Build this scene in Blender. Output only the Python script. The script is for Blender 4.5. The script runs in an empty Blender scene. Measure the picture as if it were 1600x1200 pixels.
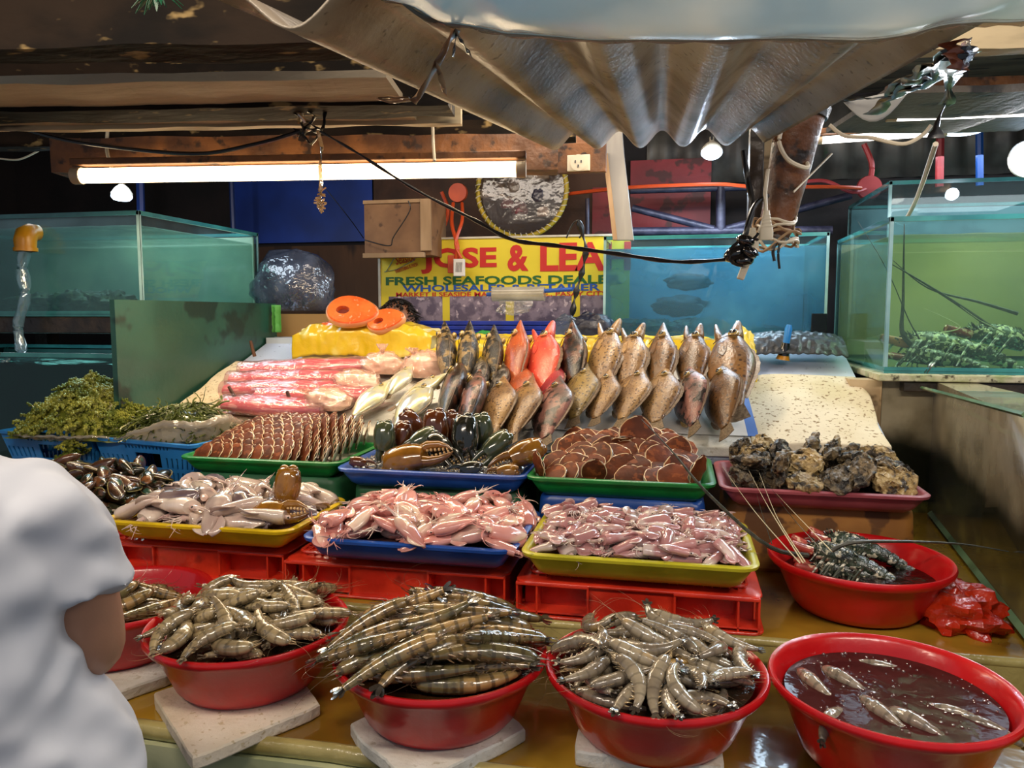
import bpy, bmesh, math, random
import numpy as np
from mathutils import Vector, Matrix, noise

random.seed(11)
SC = bpy.context.scene
COL = SC.collection
PI = math.pi

# ------------------------------------------------------------------ camera, world, exposure
CAM_Z = 1.5
cd = bpy.data.cameras.new('camera'); cam = bpy.data.objects.new('camera', cd); COL.objects.link(cam)
cd.sensor_width = 36; cd.lens = 27; cd.clip_start = .02; cd.clip_end = 60
cam.location = (0, 0, CAM_Z)
cam.rotation_euler = (math.radians(90 - 5.25), 0, math.radians(12))
SC.camera = cam
SC.view_settings.view_transform = 'Standard'
SC.view_settings.look = 'None'
SC.view_settings.exposure = 0.0
SC.view_settings.gamma = 1.0
try: SC.view_settings.use_curve_mapping = False
except Exception: pass
wd = bpy.data.worlds.new('world'); SC.world = wd; wd.use_nodes = True
wd.node_tree.nodes['Background'].inputs[0].default_value = (.55, .62, .75, 1)
wd.node_tree.nodes['Background'].inputs[1].default_value = .42
SC.cycles.max_bounces = 8; SC.cycles.transparent_max_bounces = 24
SC.cycles.diffuse_bounces = 3; SC.cycles.glossy_bounces = 3; SC.cycles.transmission_bounces = 6
SC.cycles.caustics_reflective = False; SC.cycles.caustics_refractive = False
SC.cycles.sample_clamp_indirect = 6
SC.cycles.use_denoising = True

def area_light(name, loc, size, power, col, aim=(0, 0, -1), parent=None):
    l = bpy.data.lights.new(name, 'AREA'); l.shape = 'RECTANGLE'; l.size, l.size_y = size
    l.energy = power; l.color = col
    o = bpy.data.objects.new(name, l); COL.objects.link(o); o.location = loc
    o.rotation_euler = Vector(aim).to_track_quat('-Z', 'Y').to_euler()
    o.parent = parent
    return o
def point_light(name, loc, power, col, r=.03):
    l = bpy.data.lights.new(name, 'POINT'); l.energy = power; l.color = col; l.shadow_soft_size = r
    o = bpy.data.objects.new(name, l); COL.objects.link(o); o.location = loc
    return o
WARM = (1, .78, .52); COOL = (.72, .86, 1)
# tubes of the market hall, above and behind the person with the camera
area_light('hall_light', (-1.0, .42, 2.32), (1.5, .10), 25, (1, .84, .66), (-.1, .55, -1))
area_light('hall_light', (.85, .42, 2.32), (1.5, .10), 28, (1, .86, .70), (-.1, .55, -1))
# the warm tube on the beam over the stall
area_light('tube_light', (-1.33, 2.50, 1.93), (1.5, .05), 15, WARM, (0, -.12, -1)).rotation_euler.z += math.radians(6.4)
area_light('tube_light', (-.25, 2.75, 2.22), (1.2, .06), 12, (1, .84, .64), (.1, -.05, -1))
# tube and lamp over the tanks at the right
area_light('tube_light', (1.05, 2.62, 2.12), (1.2, .06), 13, (.95, .95, 1), (-.25, -.1, -1))
point_light('lamp_light', (1.40, 3.05, 2.12), 7, COOL)
area_light('tank_fill', (1.2, 3.25, 2.04), (.9, .6), 10, (.85, .95, 1))  # this and the next four: added unseen fill that brightens the tank interiors
area_light('tank_fill', (.15, 3.92, 2.10), (.9, .4), 19, (.62, .82, 1))
area_light('tank_fill', (-2.35, 3.05, 2.12), (.9, .5), 13, (.75, .88, 1))
area_light('tank_fill', (-2.6, 2.9, 1.41), (1.0, .3), 4, (.7, .9, 1))
area_light('tank_fill', (1.5, 4.2, 2.3), (.9, .5), 9, (.75, .88, 1))
area_light('roof_fill', (-.1, 1.75, 2.45), (1.2, .8), 7, (1, .84, .68))  # added fill above the awning, makes the translucent sheet glow
area_light('roof_fill', (.35, .62, 2.32), (.6, .4), 9, (.90, .95, 1))  # added fill over the sagging plastic sheet to brighten it, no fixture modelled
area_light('wall_light', (-.5, 3.1, 2.35), (2.2, .1), 9, (1, .86, .72), (0, 1, -.55))
point_light('lamp_light', (.17, 3.75, 2.2), 6, COOL)
point_light('lamp_light', (-2.6, 3.25, 2.02), 5, COOL)
point_light('lamp_light', (-.6, 3.4, 2.25), 3.5, WARM)

# ------------------------------------------------------------------ pixel helpers: from a point of the 1600x1200 frame to the place
_y, _p = math.radians(12), math.radians(5.25)
_F = Vector((-math.sin(_y)*math.cos(_p), math.cos(_y)*math.cos(_p), -math.sin(_p)))
_R = Vector((math.cos(_y), math.sin(_y), 0)); _U = _R.cross(_F)
CAMP = Vector((0, 0, CAM_Z))
def ray(u, v): return _F + _R*((u-800)/1200) + _U*((600-v)/1200)
def PZ(u, v, z): d = ray(u, v); return CAMP + d*((z-CAM_Z)/d.z)
def PY(u, v, y): d = ray(u, v); return CAMP + d*(y/d.y)
def PX(u, v, x): d = ray(u, v); return CAMP + d*(x/d.x)
SL = .354; SY0 = 2.45; SZ0 = 1.09                       # the sloping display board
def sz(y): return SZ0 + SL*(y-SY0)
def PS(u, v, lift=0):
    d = ray(u, v); t = (SZ0+lift-CAM_Z-SL*SY0)/(d.z-SL*d.y); return CAMP + d*t

# ------------------------------------------------------------------ mesh helper
class MB:
    def __init__(s): s.v = []; s.f = []; s.m = []; s.a = []
    def add(s, vs, fs, m=0, M=None, att=None):
        o = len(s.v)
        for i, p in enumerate(vs):
            p = Vector(p); s.v.append(M @ p if M is not None else p)
            s.a.append(att[i] if att is not None else 0.0)
        for f in fs: s.f.append([k+o for k in f]); s.m.append(m)
        return s
    def box(s, c, d, m=0, M=None):
        x, y, z = c; a, b, e = d[0]/2, d[1]/2, d[2]/2
        vs = [(x+i*a, y+j*b, z+k*e) for k in (-1, 1) for j in (-1, 1) for i in (-1, 1)]
        return s.add(vs, [(0,2,3,1),(4,5,7,6),(0,1,5,4),(2,6,7,3),(0,4,6,2),(1,3,7,5)], m, M)
    def box2(s, a, b, m=0, M=None):
        return s.box([(a[i]+b[i])/2 for i in range(3)], [abs(b[i]-a[i]) for i in range(3)], m, M)
    def loft(s, rings, m=0, M=None, close=True, cap=True, att=None):
        n = len(rings[0]); vs = [p for r in rings for p in r]
        at = [att[i] for i in range(len(rings)) for _ in range(n)] if att is not None else None
        fs = []
        for i in range(len(rings)-1):
            for j in range(n if close else n-1):
                k = (j+1) % n
                fs.append((i*n+j, i*n+k, (i+1)*n+k, (i+1)*n+j))
        if cap and close:
            fs.append(tuple(range(n))[::-1]); fs.append(tuple((len(rings)-1)*n+j for j in range(n)))
        return s.add(vs, fs, m, M, at)
    def tube(s, pts, r, n=8, m=0, M=None, up=(0, 0, 1), att=None, cap=True):
        """r: number, list, or list of (side radius, up radius)"""
        pts = [Vector(p) for p in pts]; N = len(pts)
        if not isinstance(r, (list, tuple)): r = [r]*N
        up = Vector(up); rings = []
        for i, p in enumerate(pts):
            t = (pts[min(i+1, N-1)]-pts[max(i-1, 0)])
            t = t.normalized() if t.length > 1e-9 else Vector((1, 0, 0))
            sd = t.cross(up)
            if sd.length < 1e-3: sd = t.cross(Vector((.3, 1, .2)))
            sd.normalize(); nn = sd.cross(t)
            ra, rb = r[i] if isinstance(r[i], (tuple, list)) else (r[i], r[i])
            rings.append([p + sd*(math.cos(2*PI*k/n)*ra) + nn*(math.sin(2*PI*k/n)*rb) for k in range(n)])
        return s.loft(rings, m, M, True, cap, att if att is not None else [i/(N-1) for i in range(N)])
    def lathe(s, prof, n=48, m=0, M=None):
        rings = [[(r*math.cos(2*PI*k/n), r*math.sin(2*PI*k/n), z) for k in range(n)] for r, z in prof]
        return s.loft(rings, m, M, True, False)
    def grid(s, nx, ny, fn, m=0, M=None):
        vs = [fn(i/nx, j/ny) for j in range(ny+1) for i in range(nx+1)]
        fs = [(j*(nx+1)+i, j*(nx+1)+i+1, (j+1)*(nx+1)+i+1, (j+1)*(nx+1)+i) for j in range(ny) for i in range(nx)]
        return s.add(vs, fs, m, M)
    def ball(s, c, r, n=8, k=6, m=0, M=None):
        if not isinstance(r, (tuple, list)): r = (r, r, r)
        rings = []
        for i in range(k+1):
            a = -PI/2 + PI*i/k; ca = max(math.cos(a), .02)
            rings.append([(c[0]+r[0]*ca*math.cos(2*PI*j/n), c[1]+r[1]*ca*math.sin(2*PI*j/n), c[2]+r[2]*math.sin(a)) for j in range(n)])
        return s.loft(rings, m, M)
    def build(s, name, mats, parent=None, loc=None, rot=None, smooth=True, bev=0, sub=0, solid=0, M=None):
        me = bpy.data.meshes.new(name)
        me.from_pydata([tuple(p) for p in s.v], [], s.f)
        if not isinstance(mats, (list, tuple)): mats = [mats]
        for x in mats: me.materials.append(x)
        if any(s.m): me.polygons.foreach_set('material_index', s.m)
        if any(s.a):
            a = me.attributes.new('ts', 'FLOAT', 'POINT'); a.data.foreach_set('value', s.a)
        if smooth:
            me.polygons.foreach_set('use_smooth', [True]*len(me.polygons))
        me.update()
        bm = bmesh.new(); bm.from_mesh(me); bmesh.ops.recalc_face_normals(bm, faces=bm.faces); bm.to_mesh(me); bm.free()
        if smooth:
            try: me.set_sharp_from_angle(angle=math.radians(48))
            except Exception: pass
        o = bpy.data.objects.new(name, me); COL.objects.link(o)
        if M is not None: o.matrix_world = M
        if loc is not None: o.location = loc
        if rot is not None: o.rotation_euler = rot
        if parent is not None: o.parent = parent
        if bev:
            b = o.modifiers.new('bevel', 'BEVEL'); b.width = bev; b.segments = 2; b.limit_method = 'ANGLE'
        if solid:
            b = o.modifiers.new('solid', 'SOLIDIFY'); b.thickness = solid; b.offset = 0
        if sub:
            b = o.modifiers.new('sub', 'SUBSURF'); b.levels = sub; b.render_levels = sub
        return o

def tag(o, label=None, cat=None, group=None, kind=None):
    if label: o['label'] = label
    if cat: o['category'] = cat
    if group: o['group'] = group
    if kind: o['kind'] = kind
    return o
def empty(name, label, cat, loc=(0, 0, 0), rot=(0, 0, 0), group=None, M=None):
    o = bpy.data.objects.new(name, None); COL.objects.link(o); o.empty_display_size = .05
    o.location = loc; o.rotation_euler = rot
    if M is not None: o.matrix_world = M
    return tag(o, label, cat, group)
def struct(o): o['kind'] = 'structure'; return o
CH = {}
def copy_tree(o, parent=None, M=None):
    c = o.copy(); COL.objects.link(c)
    if parent is not None: c.parent = parent
    for ch in CH.get(o.name, []): copy_tree(ch, c)
    if M is not None: c.matrix_world = M
    return c
def protos(*objs):
    """remember children lists of prototypes, so that copying is quick"""
    for o in objs:
        CH[o.name] = list(o.children)
        protos(*CH[o.name])
def frame(o, x, z):
    """matrix with local x along x and local z near z"""
    x = Vector(x).normalized(); z = Vector(z); y = z.cross(x).normalized(); z = x.cross(y)
    return Matrix(((x.x, y.x, z.x, o[0]), (x.y, y.y, z.y, o[1]), (x.z, y.z, z.z, o[2]), (0, 0, 0, 1)))
def scl(s): return Matrix.Diagonal((s, s, s, 1)) if not isinstance(s, (tuple, list)) else Matrix.Diagonal((*s, 1))
def RX(a): return Matrix.Rotation(a, 4, 'X')
def RY(a): return Matrix.Rotation(a, 4, 'Y')
def RZ(a): return Matrix.Rotation(a, 4, 'Z')
def TR(*p): return Matrix.Translation(p if len(p) == 3 else p[0])

# ------------------------------------------------------------------ materials
def H(h):
    h = h.lstrip('#'); r = []
    for i in (0, 2, 4):
        c = int(h[i:i+2], 16)/255; r.append(c/12.92 if c <= .04045 else ((c+.055)/1.055)**2.4)
    return (*r, 1)
class NT:
    def __init__(s, name):
        s.mat = bpy.data.materials.new(name); s.mat.use_nodes = True
        s.t = s.mat.node_tree; s.n = s.t.nodes; s.n.clear(); s.out = s.n.new('ShaderNodeOutputMaterial')
    def node(s, ty, **k):
        n = s.n.new('ShaderNode'+ty)
        for a, b in k.items():
            if a.startswith('i_'):
                key = a[2:]; key = int(key) if key.isdigit() else key.replace('_', ' ')
                n.inputs[key].default_value = b
            else: setattr(n, a, b)
        return n
    def link(s, a, b): s.t.links.new(a, b)
    def math(s, op, a, b=None, c=None):
        n = s.node('Math', operation=op)
        for i, x in enumerate((a, b, c)):
            if x is None: continue
            if isinstance(x, (int, float)): n.inputs[i].default_value = x
            else: s.link(x, n.inputs[i])
        return n.outputs[0]
    def step(s, x, lo, hi):
        n = s.node('MapRange', interpolation_type='SMOOTHSTEP'); s.link(x, n.inputs[0])
        n.inputs[1].default_value = lo; n.inputs[2].default_value = hi
        return n.outputs[0]
    def mix(s, f, a, b, mode='MIX'):
        n = s.node('Mix', data_type='RGBA', blend_type=mode)
        if isinstance(f, (int, float)): n.inputs[0].default_value = f
        else: s.link(f, n.inputs[0])
        for i, x in ((6, a), (7, b)):
            if isinstance(x, tuple): n.inputs[i].default_value = x
            else: s.link(x, n.inputs[i])
        return n.outputs[2]
def mk(name, c1, c2=None, sc=6, lo=.35, hi=.65, det=4, c3=None, sc3=20, lo3=.55, hi3=.62, vor=None, rough=.5, coat=0,
       bump=0, bsc=40, metal=0, rnd=0, band=None, emit=0, ecol=None, stretch=None, trans=0, translucent=0, spec=.5, vary=.0, sss=0, world=False):
    T = NT(name)
    P = T.node('BsdfPrincipled'); T.link(P.outputs[0], T.out.inputs[0])
    tc = T.node('TexCoord'); vec = tc.outputs['Object']
    if world: vec = T.node('NewGeometry').outputs['Position']
    if rnd:
        oi = T.node('ObjectInfo'); ad = T.node('VectorMath', operation='ADD')
        T.link(vec, ad.inputs[0]); T.link(T.math('MULTIPLY', oi.outputs['Random'], rnd), ad.inputs[1]); vec = ad.outputs[0]
    if stretch:
        mp = T.node('Mapping'); mp.inputs[3].default_value = stretch; T.link(vec, mp.inputs[0]); vec = mp.outputs[0]
    col = H(c1)
    if c2:
        nz = T.node('TexNoise', i_Scale=sc, i_Detail=det); T.link(vec, nz.inputs['Vector'])
        col = T.mix(T.step(nz.outputs[0], lo, hi), H(c1), H(c2))
    if c3:
        if vor:
            vz = T.node('TexVoronoi', i_Scale=sc3); T.link(vec, vz.inputs['Vector'])
            f = T.step(vz.outputs[0], hi3, lo3)
        else:
            nz = T.node('TexNoise', i_Scale=sc3, i_Detail=3); T.link(vec, nz.inputs['Vector']); f = T.step(nz.outputs[0], lo3, hi3)
        col = T.mix(f, col, H(c3))
    if band:                                  # (colour, count, lo, hi): stripes along the body
        at = T.node('Attribute', attribute_name='ts')
        w = T.math('SINE', T.math('MULTIPLY', at.outputs['Fac'], band[1]*2*PI))
        col = T.mix(T.math('MULTIPLY', T.step(w, band[2], band[3]), band[4] if len(band) > 4 else 1.), col, H(band[0]))
    if vary:
        oi = T.node('ObjectInfo'); hs = T.node('HueSaturation')
        mr = T.node('MapRange'); T.link(oi.outputs['Random'], mr.inputs[0]); mr.inputs[3].default_value = 1-vary; mr.inputs[4].default_value = 1+vary
        T.link(mr.outputs[0], hs.inputs['Value'])
        if isinstance(col, tuple): hs.inputs['Color'].default_value = col
        else: T.link(col, hs.inputs['Color'])
        col = hs.outputs[0]
    if isinstance(col, tuple): P.inputs['Base Color'].default_value = col
    else: T.link(col, P.inputs['Base Color'])
    P.inputs['Roughness'].default_value = rough; P.inputs['Metallic'].default_value = metal
    P.inputs['Specular IOR Level'].default_value = spec
    if coat: P.inputs['Coat Weight'].default_value = coat; P.inputs['Coat Roughness'].default_value = .06
    if sss: P.inputs['Subsurface Weight'].default_value = sss; P.inputs['Subsurface Scale'].default_value = .01
    if bump:
        bz = T.node('TexNoise', i_Scale=bsc, i_Detail=4); T.link(vec, bz.inputs['Vector'])
        b = T.node('Bump', i_Strength=1.0, i_Distance=bump); T.link(bz.outputs[0], b.inputs['Height'])
        T.link(b.outputs[0], P.inputs['Normal'])
        if coat: T.link(b.outputs[0], P.inputs['Coat Normal'])
    if emit:
        P.inputs['Emission Color'].default_value = ecol or H(c1); P.inputs['Emission Strength'].default_value = emit
    if translucent:
        tl = T.node('BsdfTranslucent'); ms = T.node('MixShader'); ms.inputs[0].default_value = translucent
        if isinstance(col, tuple): tl.inputs[0].default_value = col
        else: T.link(col, tl.inputs[0])
        T.link(P.outputs[0], ms.inputs[1]); T.link(tl.outputs[0], ms.inputs[2]); T.link(ms.outputs[0], T.out.inputs[0])
    if trans:
        tp = T.node('BsdfTransparent'); ms = T.node('MixShader'); ms.inputs[0].default_value = trans
        src = T.out.inputs[0].links[0].from_socket
        T.link(src, ms.inputs[1]); T.link(tp.outputs[0], ms.inputs[2]); T.link(ms.outputs[0], T.out.inputs[0])
    return T.mat
def film(name, tint='#ffffff', murk=0, mcol='#88aaaa', mcol2=None, gl=.9, rough=.02, bump=0, bsc=12, fmin=.03, msc=4, stretch=None):
    """clear sheet, glass or water surface without refraction: tinted see-through + mirror at grazing angles + a share of dull murk"""
    T = NT(name); tp = T.node('BsdfTransparent'); tp.inputs[0].default_value = H(tint)
    gs = T.node('BsdfGlossy'); gs.inputs[0].default_value = (gl, gl, gl, 1); gs.inputs['Roughness'].default_value = rough
    lw = T.node('LayerWeight', i_Blend=.5); tc = T.node('TexCoord'); vec = tc.outputs['Object']
    if stretch:
        mp = T.node('Mapping'); mp.inputs[3].default_value = stretch; T.link(vec, mp.inputs[0]); vec = mp.outputs[0]
    if bump:
        bz = T.node('TexNoise', i_Scale=bsc, i_Detail=3); T.link(vec, bz.inputs['Vector'])
        b = T.node('Bump', i_Strength=1.0, i_Distance=bump); T.link(bz.outputs[0], b.inputs['Height'])
        T.link(b.outputs[0], gs.inputs['Normal']); T.link(b.outputs[0], lw.inputs['Normal'])
    base = tp.outputs[0]
    if murk:
        df = T.node('BsdfDiffuse'); df.inputs[0].default_value = H(mcol)
        tl = T.node('BsdfTranslucent'); tl.inputs[0].default_value = H(mcol)
        nz = T.node('TexNoise', i_Scale=msc, i_Detail=4); T.link(vec, nz.inputs['Vector'])
        if mcol2:
            c = T.mix(T.step(nz.outputs[0], .35, .65), H(mcol), H(mcol2)); T.link(c, df.inputs[0]); T.link(c, tl.inputs[0])
        m0 = T.node('MixShader', i_0=.5); T.link(df.outputs[0], m0.inputs[1]); T.link(tl.outputs[0], m0.inputs[2])
        m1 = T.node('MixShader'); T.link(tp.outputs[0], m1.inputs[1]); T.link(m0.outputs[0], m1.inputs[2])
        T.link(T.math('MULTIPLY', T.math('ADD', T.step(nz.outputs[0], .3, .7), .6), murk/1.1), m1.inputs[0]); base = m1.outputs[0]
    m2 = T.node('MixShader'); T.link(T.math('ADD', T.math('MULTIPLY', T.math('POWER', lw.outputs['Facing'], 5.0), .85), fmin), m2.inputs[0])
    T.link(base, m2.inputs[1]); T.link(gs.outputs[0], m2.inputs[2]); T.link(m2.outputs[0], T.out.inputs[0])
    return T.mat
def glow(name, col, strength):
    T = NT(name); e = T.node('Emission', i_Strength=strength); e.inputs[0].default_value = (*col, 1); T.link(e.outputs[0], T.out.inputs[0])
    return T.mat
def plas(name, c, c2=None, **k):
    k.setdefault('rough', .32); k.setdefault('bump', .0006); k.setdefault('bsc', 60)
    return mk(name, c, c2 or c, sc=9, **k)

M_red = plas('red_plastic', '#c8161a', '#b30f14', rough=.28, coat=.3)
M_crate = mk('crate_plastic', '#dc3a20', '#b42616', sc=7, lo=.4, hi=.7, c3='#5c1812', sc3=11, lo3=.62, hi3=.78, rough=.35, coat=.5, bump=.0015, bsc=50)
M_yel = plas('yellow_plastic', '#dcbc1c', '#c7a616', c3='#8d7a20', sc3=30, lo3=.66, hi3=.72)
M_yel2 = plas('lime_yellow_plastic', '#cdc432', '#b5ad28', c3='#8d8a30', sc3=30, lo3=.66, hi3=.72)
M_blue = plas('blue_plastic', '#1f55ae', '#1a4796')
M_sky = plas('sky_blue_plastic', '#2f86d2', '#2677bf')
M_grn = plas('green_plastic', '#16833c', '#117032')
M_grn2 = plas('dull_green_plastic', '#2c6b45', '#1f5636', rough=.5)
M_pink = plas('dull_pink_plastic', '#a4545c', '#8d434d', rough=.45)
M_foam = mk('foam', '#e6dccb', '#d2c2a6', sc=5, c3='#c6b696', sc3=90, lo3=.60, hi3=.70, rough=.85, bump=.003, bsc=70)
M_foamw = mk('white_foam', '#dcdcd6', '#c3c0b4', sc=8, c3='#b4ae9e', sc3=60, lo3=.6, hi3=.7, rough=.8, bump=.003, bsc=80)
M_cork = mk('speckled_board', '#dccfb4', '#c9b892', sc=4, c3='#8b7350', sc3=75, lo3=.58, hi3=.66, rough=.85, bump=.002, bsc=90)
# ------------------------------------------------------------------ the room and the stall
M_tile1 = mk('table_top', '#a8842a', '#76561a', sc=3.2, lo=.35, hi=.7, c3='#5a3f14', sc3=4.5, lo3=.58, hi3=.75, rough=.18, coat=.6, bump=.002, bsc=9, world=True)
M_tile2 = mk('table_face', '#c4c8a0', '#a0a87e', sc=4, c3='#3f4a2c', sc3=7, lo3=.55, hi3=.75, rough=.3, coat=.4, bump=.002, bsc=20, world=True)
M_lip = mk('table_lip', '#b4a668', '#8e8048', sc=8, c3='#4b441e', sc3=14, lo3=.6, hi3=.7, rough=.3, coat=.4, bump=.003, bsc=40, world=True)
M_block = mk('display_block', '#7a6a55', '#54483a', rough=.8, world=True)
def strip(mb, u0, u1, y, z, h): pass

b = MB()
b.box2((-3.3, 1.25, 0), (.98, 1.665, .71)); t1 = b.build('table_front', [M_tile1], smooth=False)
struct(t1); t1.name = 'trim_1'
b = MB(); b.box2((-3.3, 1.215, .0), (.98, 1.25, .685)); struct(b.build('trim_2', M_tile2, smooth=False))
b = MB(); b.tube([(-3.3+i*.1, 1.236+.004*math.sin(i*1.7), .701) for i in range(44)], [.017]*44, 8); struct(b.build('trim_3', M_lip))
b = MB(); b.box2((-3.3, 1.665, .0), (.98, 2.96, .81)); struct(b.build('trim_4', M_tile1, smooth=False))
b = MB(); b.box2((-3.3, 1.655, .71), (.98, 1.665, .80)); b.tube([(-3.3+i*.1, 1.664, .800) for i in range(44)], [.0115]*44, 8); struct(b.build('trim_5', M_lip))

M_floor = mk('floor_concrete', '#4a4742', '#2f2d2a', sc=2, rough=.4, coat=.3, bump=.003)
b = MB(); b.box2((-4.6, -2, -.1), (3.2, 5.6, 0)); struct(b.build('floor', M_floor, smooth=False))
M_wallw = mk('brown_plywood', '#6e4a2e', '#4d3220', sc=3, c3='#38241a', sc3=7, stretch=(1, 1, .25), rough=.7, bump=.002, bsc=30)
M_walld = mk('dark_board', '#241c1c', '#151214', sc=3, rough=.8, bump=.003)
b = MB(); b.box2((-4.6, 4.7, 0), (3.2, 4.8, 3.0)); struct(b.build('wall_back', M_walld, smooth=False))
b = MB(); b.box2((-4.7, 1.2, 0), (-4.6, 4.8, 3.0)); struct(b.build('wall_left', M_walld, smooth=False))
b = MB(); b.box2((3.2, 1.2, 0), (3.3, 4.8, 3.0)); struct(b.build('wall_right', M_walld, smooth=False))
def panel(name, m, u0, v0, u1, v1, y, th=.02, label=None, cat=None, smooth=False):
    a = PY(u0, v1, y); c = PY(u1, v0, y)
    b = MB(); b.box2((a.x, y, a.z), (c.x, y+th, c.z)); o = b.build(name, m, smooth=smooth)
    if label: tag(o, label, cat)
    return o
M_bluew = mk('blue_painted_board', '#1c3fa0', '#16317e', sc=3, rough=.5)
panel('painted_board', M_bluew, 367, 262, 583, 381, 4.66, .04, 'royal blue painted board on the back wall left of the wooden box', 'board')
panel('plywood_board', M_wallw, 400, 382, 600, 560, 4.67, .03, 'brown plywood board on the back wall behind the swollen plastic bag', 'board')
panel('plywood_board', mk('upper_plywood', '#5b3a26', '#3a2418', sc=4, rough=.6, bump=.002), 583, 230, 952, 380, 4.66, .04, 'brown plywood board behind the round net basket', 'board')
M_redb = mk('red_painted_board', '#9c1f2c', '#7d1724', sc=3, c3='#4f1016', sc3=9, rough=.5, bump=.001)
panel('red_board', M_redb, 984, 246, 1112, 362, 4.645, .05, 'crimson board behind the truss above the blue tank', 'board')
panel('red_board', M_redb, 925, 292, 962, 374, 4.63, .07, 'narrow crimson board left of the white post', 'board')
# ceiling over the stall
M_ceil = mk('ceiling_board', '#6b5a45', '#4a3c2e', sc=2.5, stretch=(.4, 3, 1), c3='#2a2019', sc3=9, rough=.7, bump=.003, bsc=25)
M_ceilr = mk('stained_ceiling_board', '#5a5248', '#3a332b', sc=3, c3='#17130f', sc3=6, rough=.7, bump=.003)
b = MB(); b.box2((-4.6, .9, 2.72), (3.2, 4.8, 2.78)); struct(b.build('ceiling', M_ceil, smooth=False))
def beam(name, m, px0, px1, z, hgt, dep, label, cat='beam', y_add=0, bump=True, kind=None):
    """rough beam whose lower front edge runs through two points of the frame at height z"""
    A = PZ(*px0, z); B = PZ(*px1, z); d = (B-A).normalized(); L = (B-A).length
    M = frame(A, d, (0, 0, 1)) @ TR(0, y_add, 0)
    n = max(2, int(L/.06)); rings = []
    for i in range(n+1):
        x = L*i/n; r = []
        for k, (yy, zz) in enumerate(((0, 0), (0, hgt), (dep, hgt), (dep, 0))):
            nv = noise.noise_vector(Vector((x*6, k*3.1+z*9, px0[1]*.01)))*(.006 if bump else 0)
            r.append((x, yy+nv.y, zz+nv.z))
        rings.append(r)
    b = MB(); b.loft(rings); o = b.build(name, m, smooth=False, M=M)
    if kind: struct(o)
    else: tag(o, label, cat)
    return o
M_beamd = mk('dark_rough_beam', '#241a12', '#0f0b08', sc=9, c3='#86704a', sc3=26, lo3=.60, hi3=.70, rough=.75, coat=0, spec=.12, bump=.006, bsc=18, stretch=(.5, 1, 1), world=True)
M_beamb = mk('brown_rough_beam', '#7a4d26', '#4d2e17', sc=8, c3='#2c1a0f', sc3=22, lo3=.55, hi3=.68, rough=.55, bump=.005, bsc=30, world=True)
M_plank = mk('weathered_plank', '#c8b48e', '#9c8a68', sc=5, stretch=(.25, 1, 1), c3='#2d251a', sc3=13, lo3=.56, hi3=.68, rough=.6, bump=.003, bsc=40)
M_grey = mk('dusty_sheet', '#b8a88c', '#968872', sc=3, stretch=(.4, 1, 1), rough=.7, bump=.003, bsc=30)
beam('roof_beam', M_beamd, (-260, 78), (560, 66), 2.00, .16, .10, 'dark rough tarry beam nearest the top left corner')
beam('roof_sheet', M_grey, (-260, 134), (600, 118), 2.03, .02, .40, 'grey dusty sheet between the two dark beams at the top left', 'board', y_add=.02)
beam('roof_beam', M_beamd, (-260, 178), (700, 163), 2.02, .13, .13, 'dark rough beam behind the grey ceiling sheet, glistening with drops')
beam('roof_plank', M_plank, (-240, 207), (720, 192), 2.02, .07, .03, 'weathered pale plank just above the warm tube and its beam', 'plank')
beam('roof_beam', M_beamd, (-150, 232), (900, 214), 2.08, .06, .08, 'low dark beam hidden between the pale plank and the tube beam')
beam('tube_beam', M_beamb, (80, 270), (872, 264), 1.975, .115, .10, 'rough brown beam that carries the warm glowing tube')
beam('roof_beam', M_beamb, (1400, 185), (1760, 180), 2.14, .13, .10, 'rust brown beam behind the white tube at the top right')
beam('roof_sheet', M_ceilr, (1390, 145), (1760, 140), 2.12, .02, .5, 'stained pale ceiling sheet at the top right', 'board')
beam('roof_beam', M_plank, (1330, 82), (1760, 66), 2.06, .07, .06, 'pale plank at the top right corner above the black stained sheet')
# corrugated roofing far behind on the right
M_zinc = mk('old_zinc', '#6a6660', '#3e3a38', sc=4, c3='#2f5a3a', sc3=6, lo3=.62, hi3=.7, rough=.5, metal=.3)
a = PY(1010, 255, 4.66); c = PY(1640, 200, 4.66)
b = MB(); b.grid(140, 1, lambda s, t: (a.x+(3.15-a.x)*s, 4.685+.012*math.sin(s*150), 2.25+t*.45)); tag(b.build('zinc_sheet', M_zinc, solid=.004), 'old grey corrugated sheet high on the back wall at the right', 'roofing')

# tube lamps
M_tube = glow('warm_tube', (1, .74, .42), 9)
M_tubew = glow('white_tube', (1, .93, .85), 7)
M_led = glow('cool_led', (.62, .80, 1), 9)
M_cap = mk('lamp_cap', '#b5a184', rough=.4)
M_white = mk('white_paint', '#cfcabd', '#b5ae9c', rough=.5)
def tube_lamp(name, A, B, r, mt, label):
    A = Vector(A); B = Vector(B); L = (B-A).length
    o = empty(name, label, 'lamp', M=frame(A, B-A, (0, 0, 1)))
    b = MB(); b.tube([(.03, 0, 0), (L-.03, 0, 0)], r, 16); b.build('glass_tube', mt, o)
    for x in (0, L-.03):
        b = MB(); b.tube([(x, 0, 0), (x+.03, 0, 0)], r*1.12, 14); b.build('end_cap', M_cap, o)
    b = MB(); b.box((L/2, .0, r+.018), (L, .04, .022)); b.build('lamp_housing', M_beamb, o, bev=.003)
    return o
tube_lamp('tube_lamp', PZ(115, 275, 1.945), PZ(822, 264, 1.945), .024, M_tube, 'long warm glowing tube lamp under the rough brown beam')
tube_lamp('tube_lamp', PZ(1385, 183, 2.13), PZ(1720, 170, 2.13), .014, M_tubew, 'white tube lamp in the top right corner above the tanks')
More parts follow.
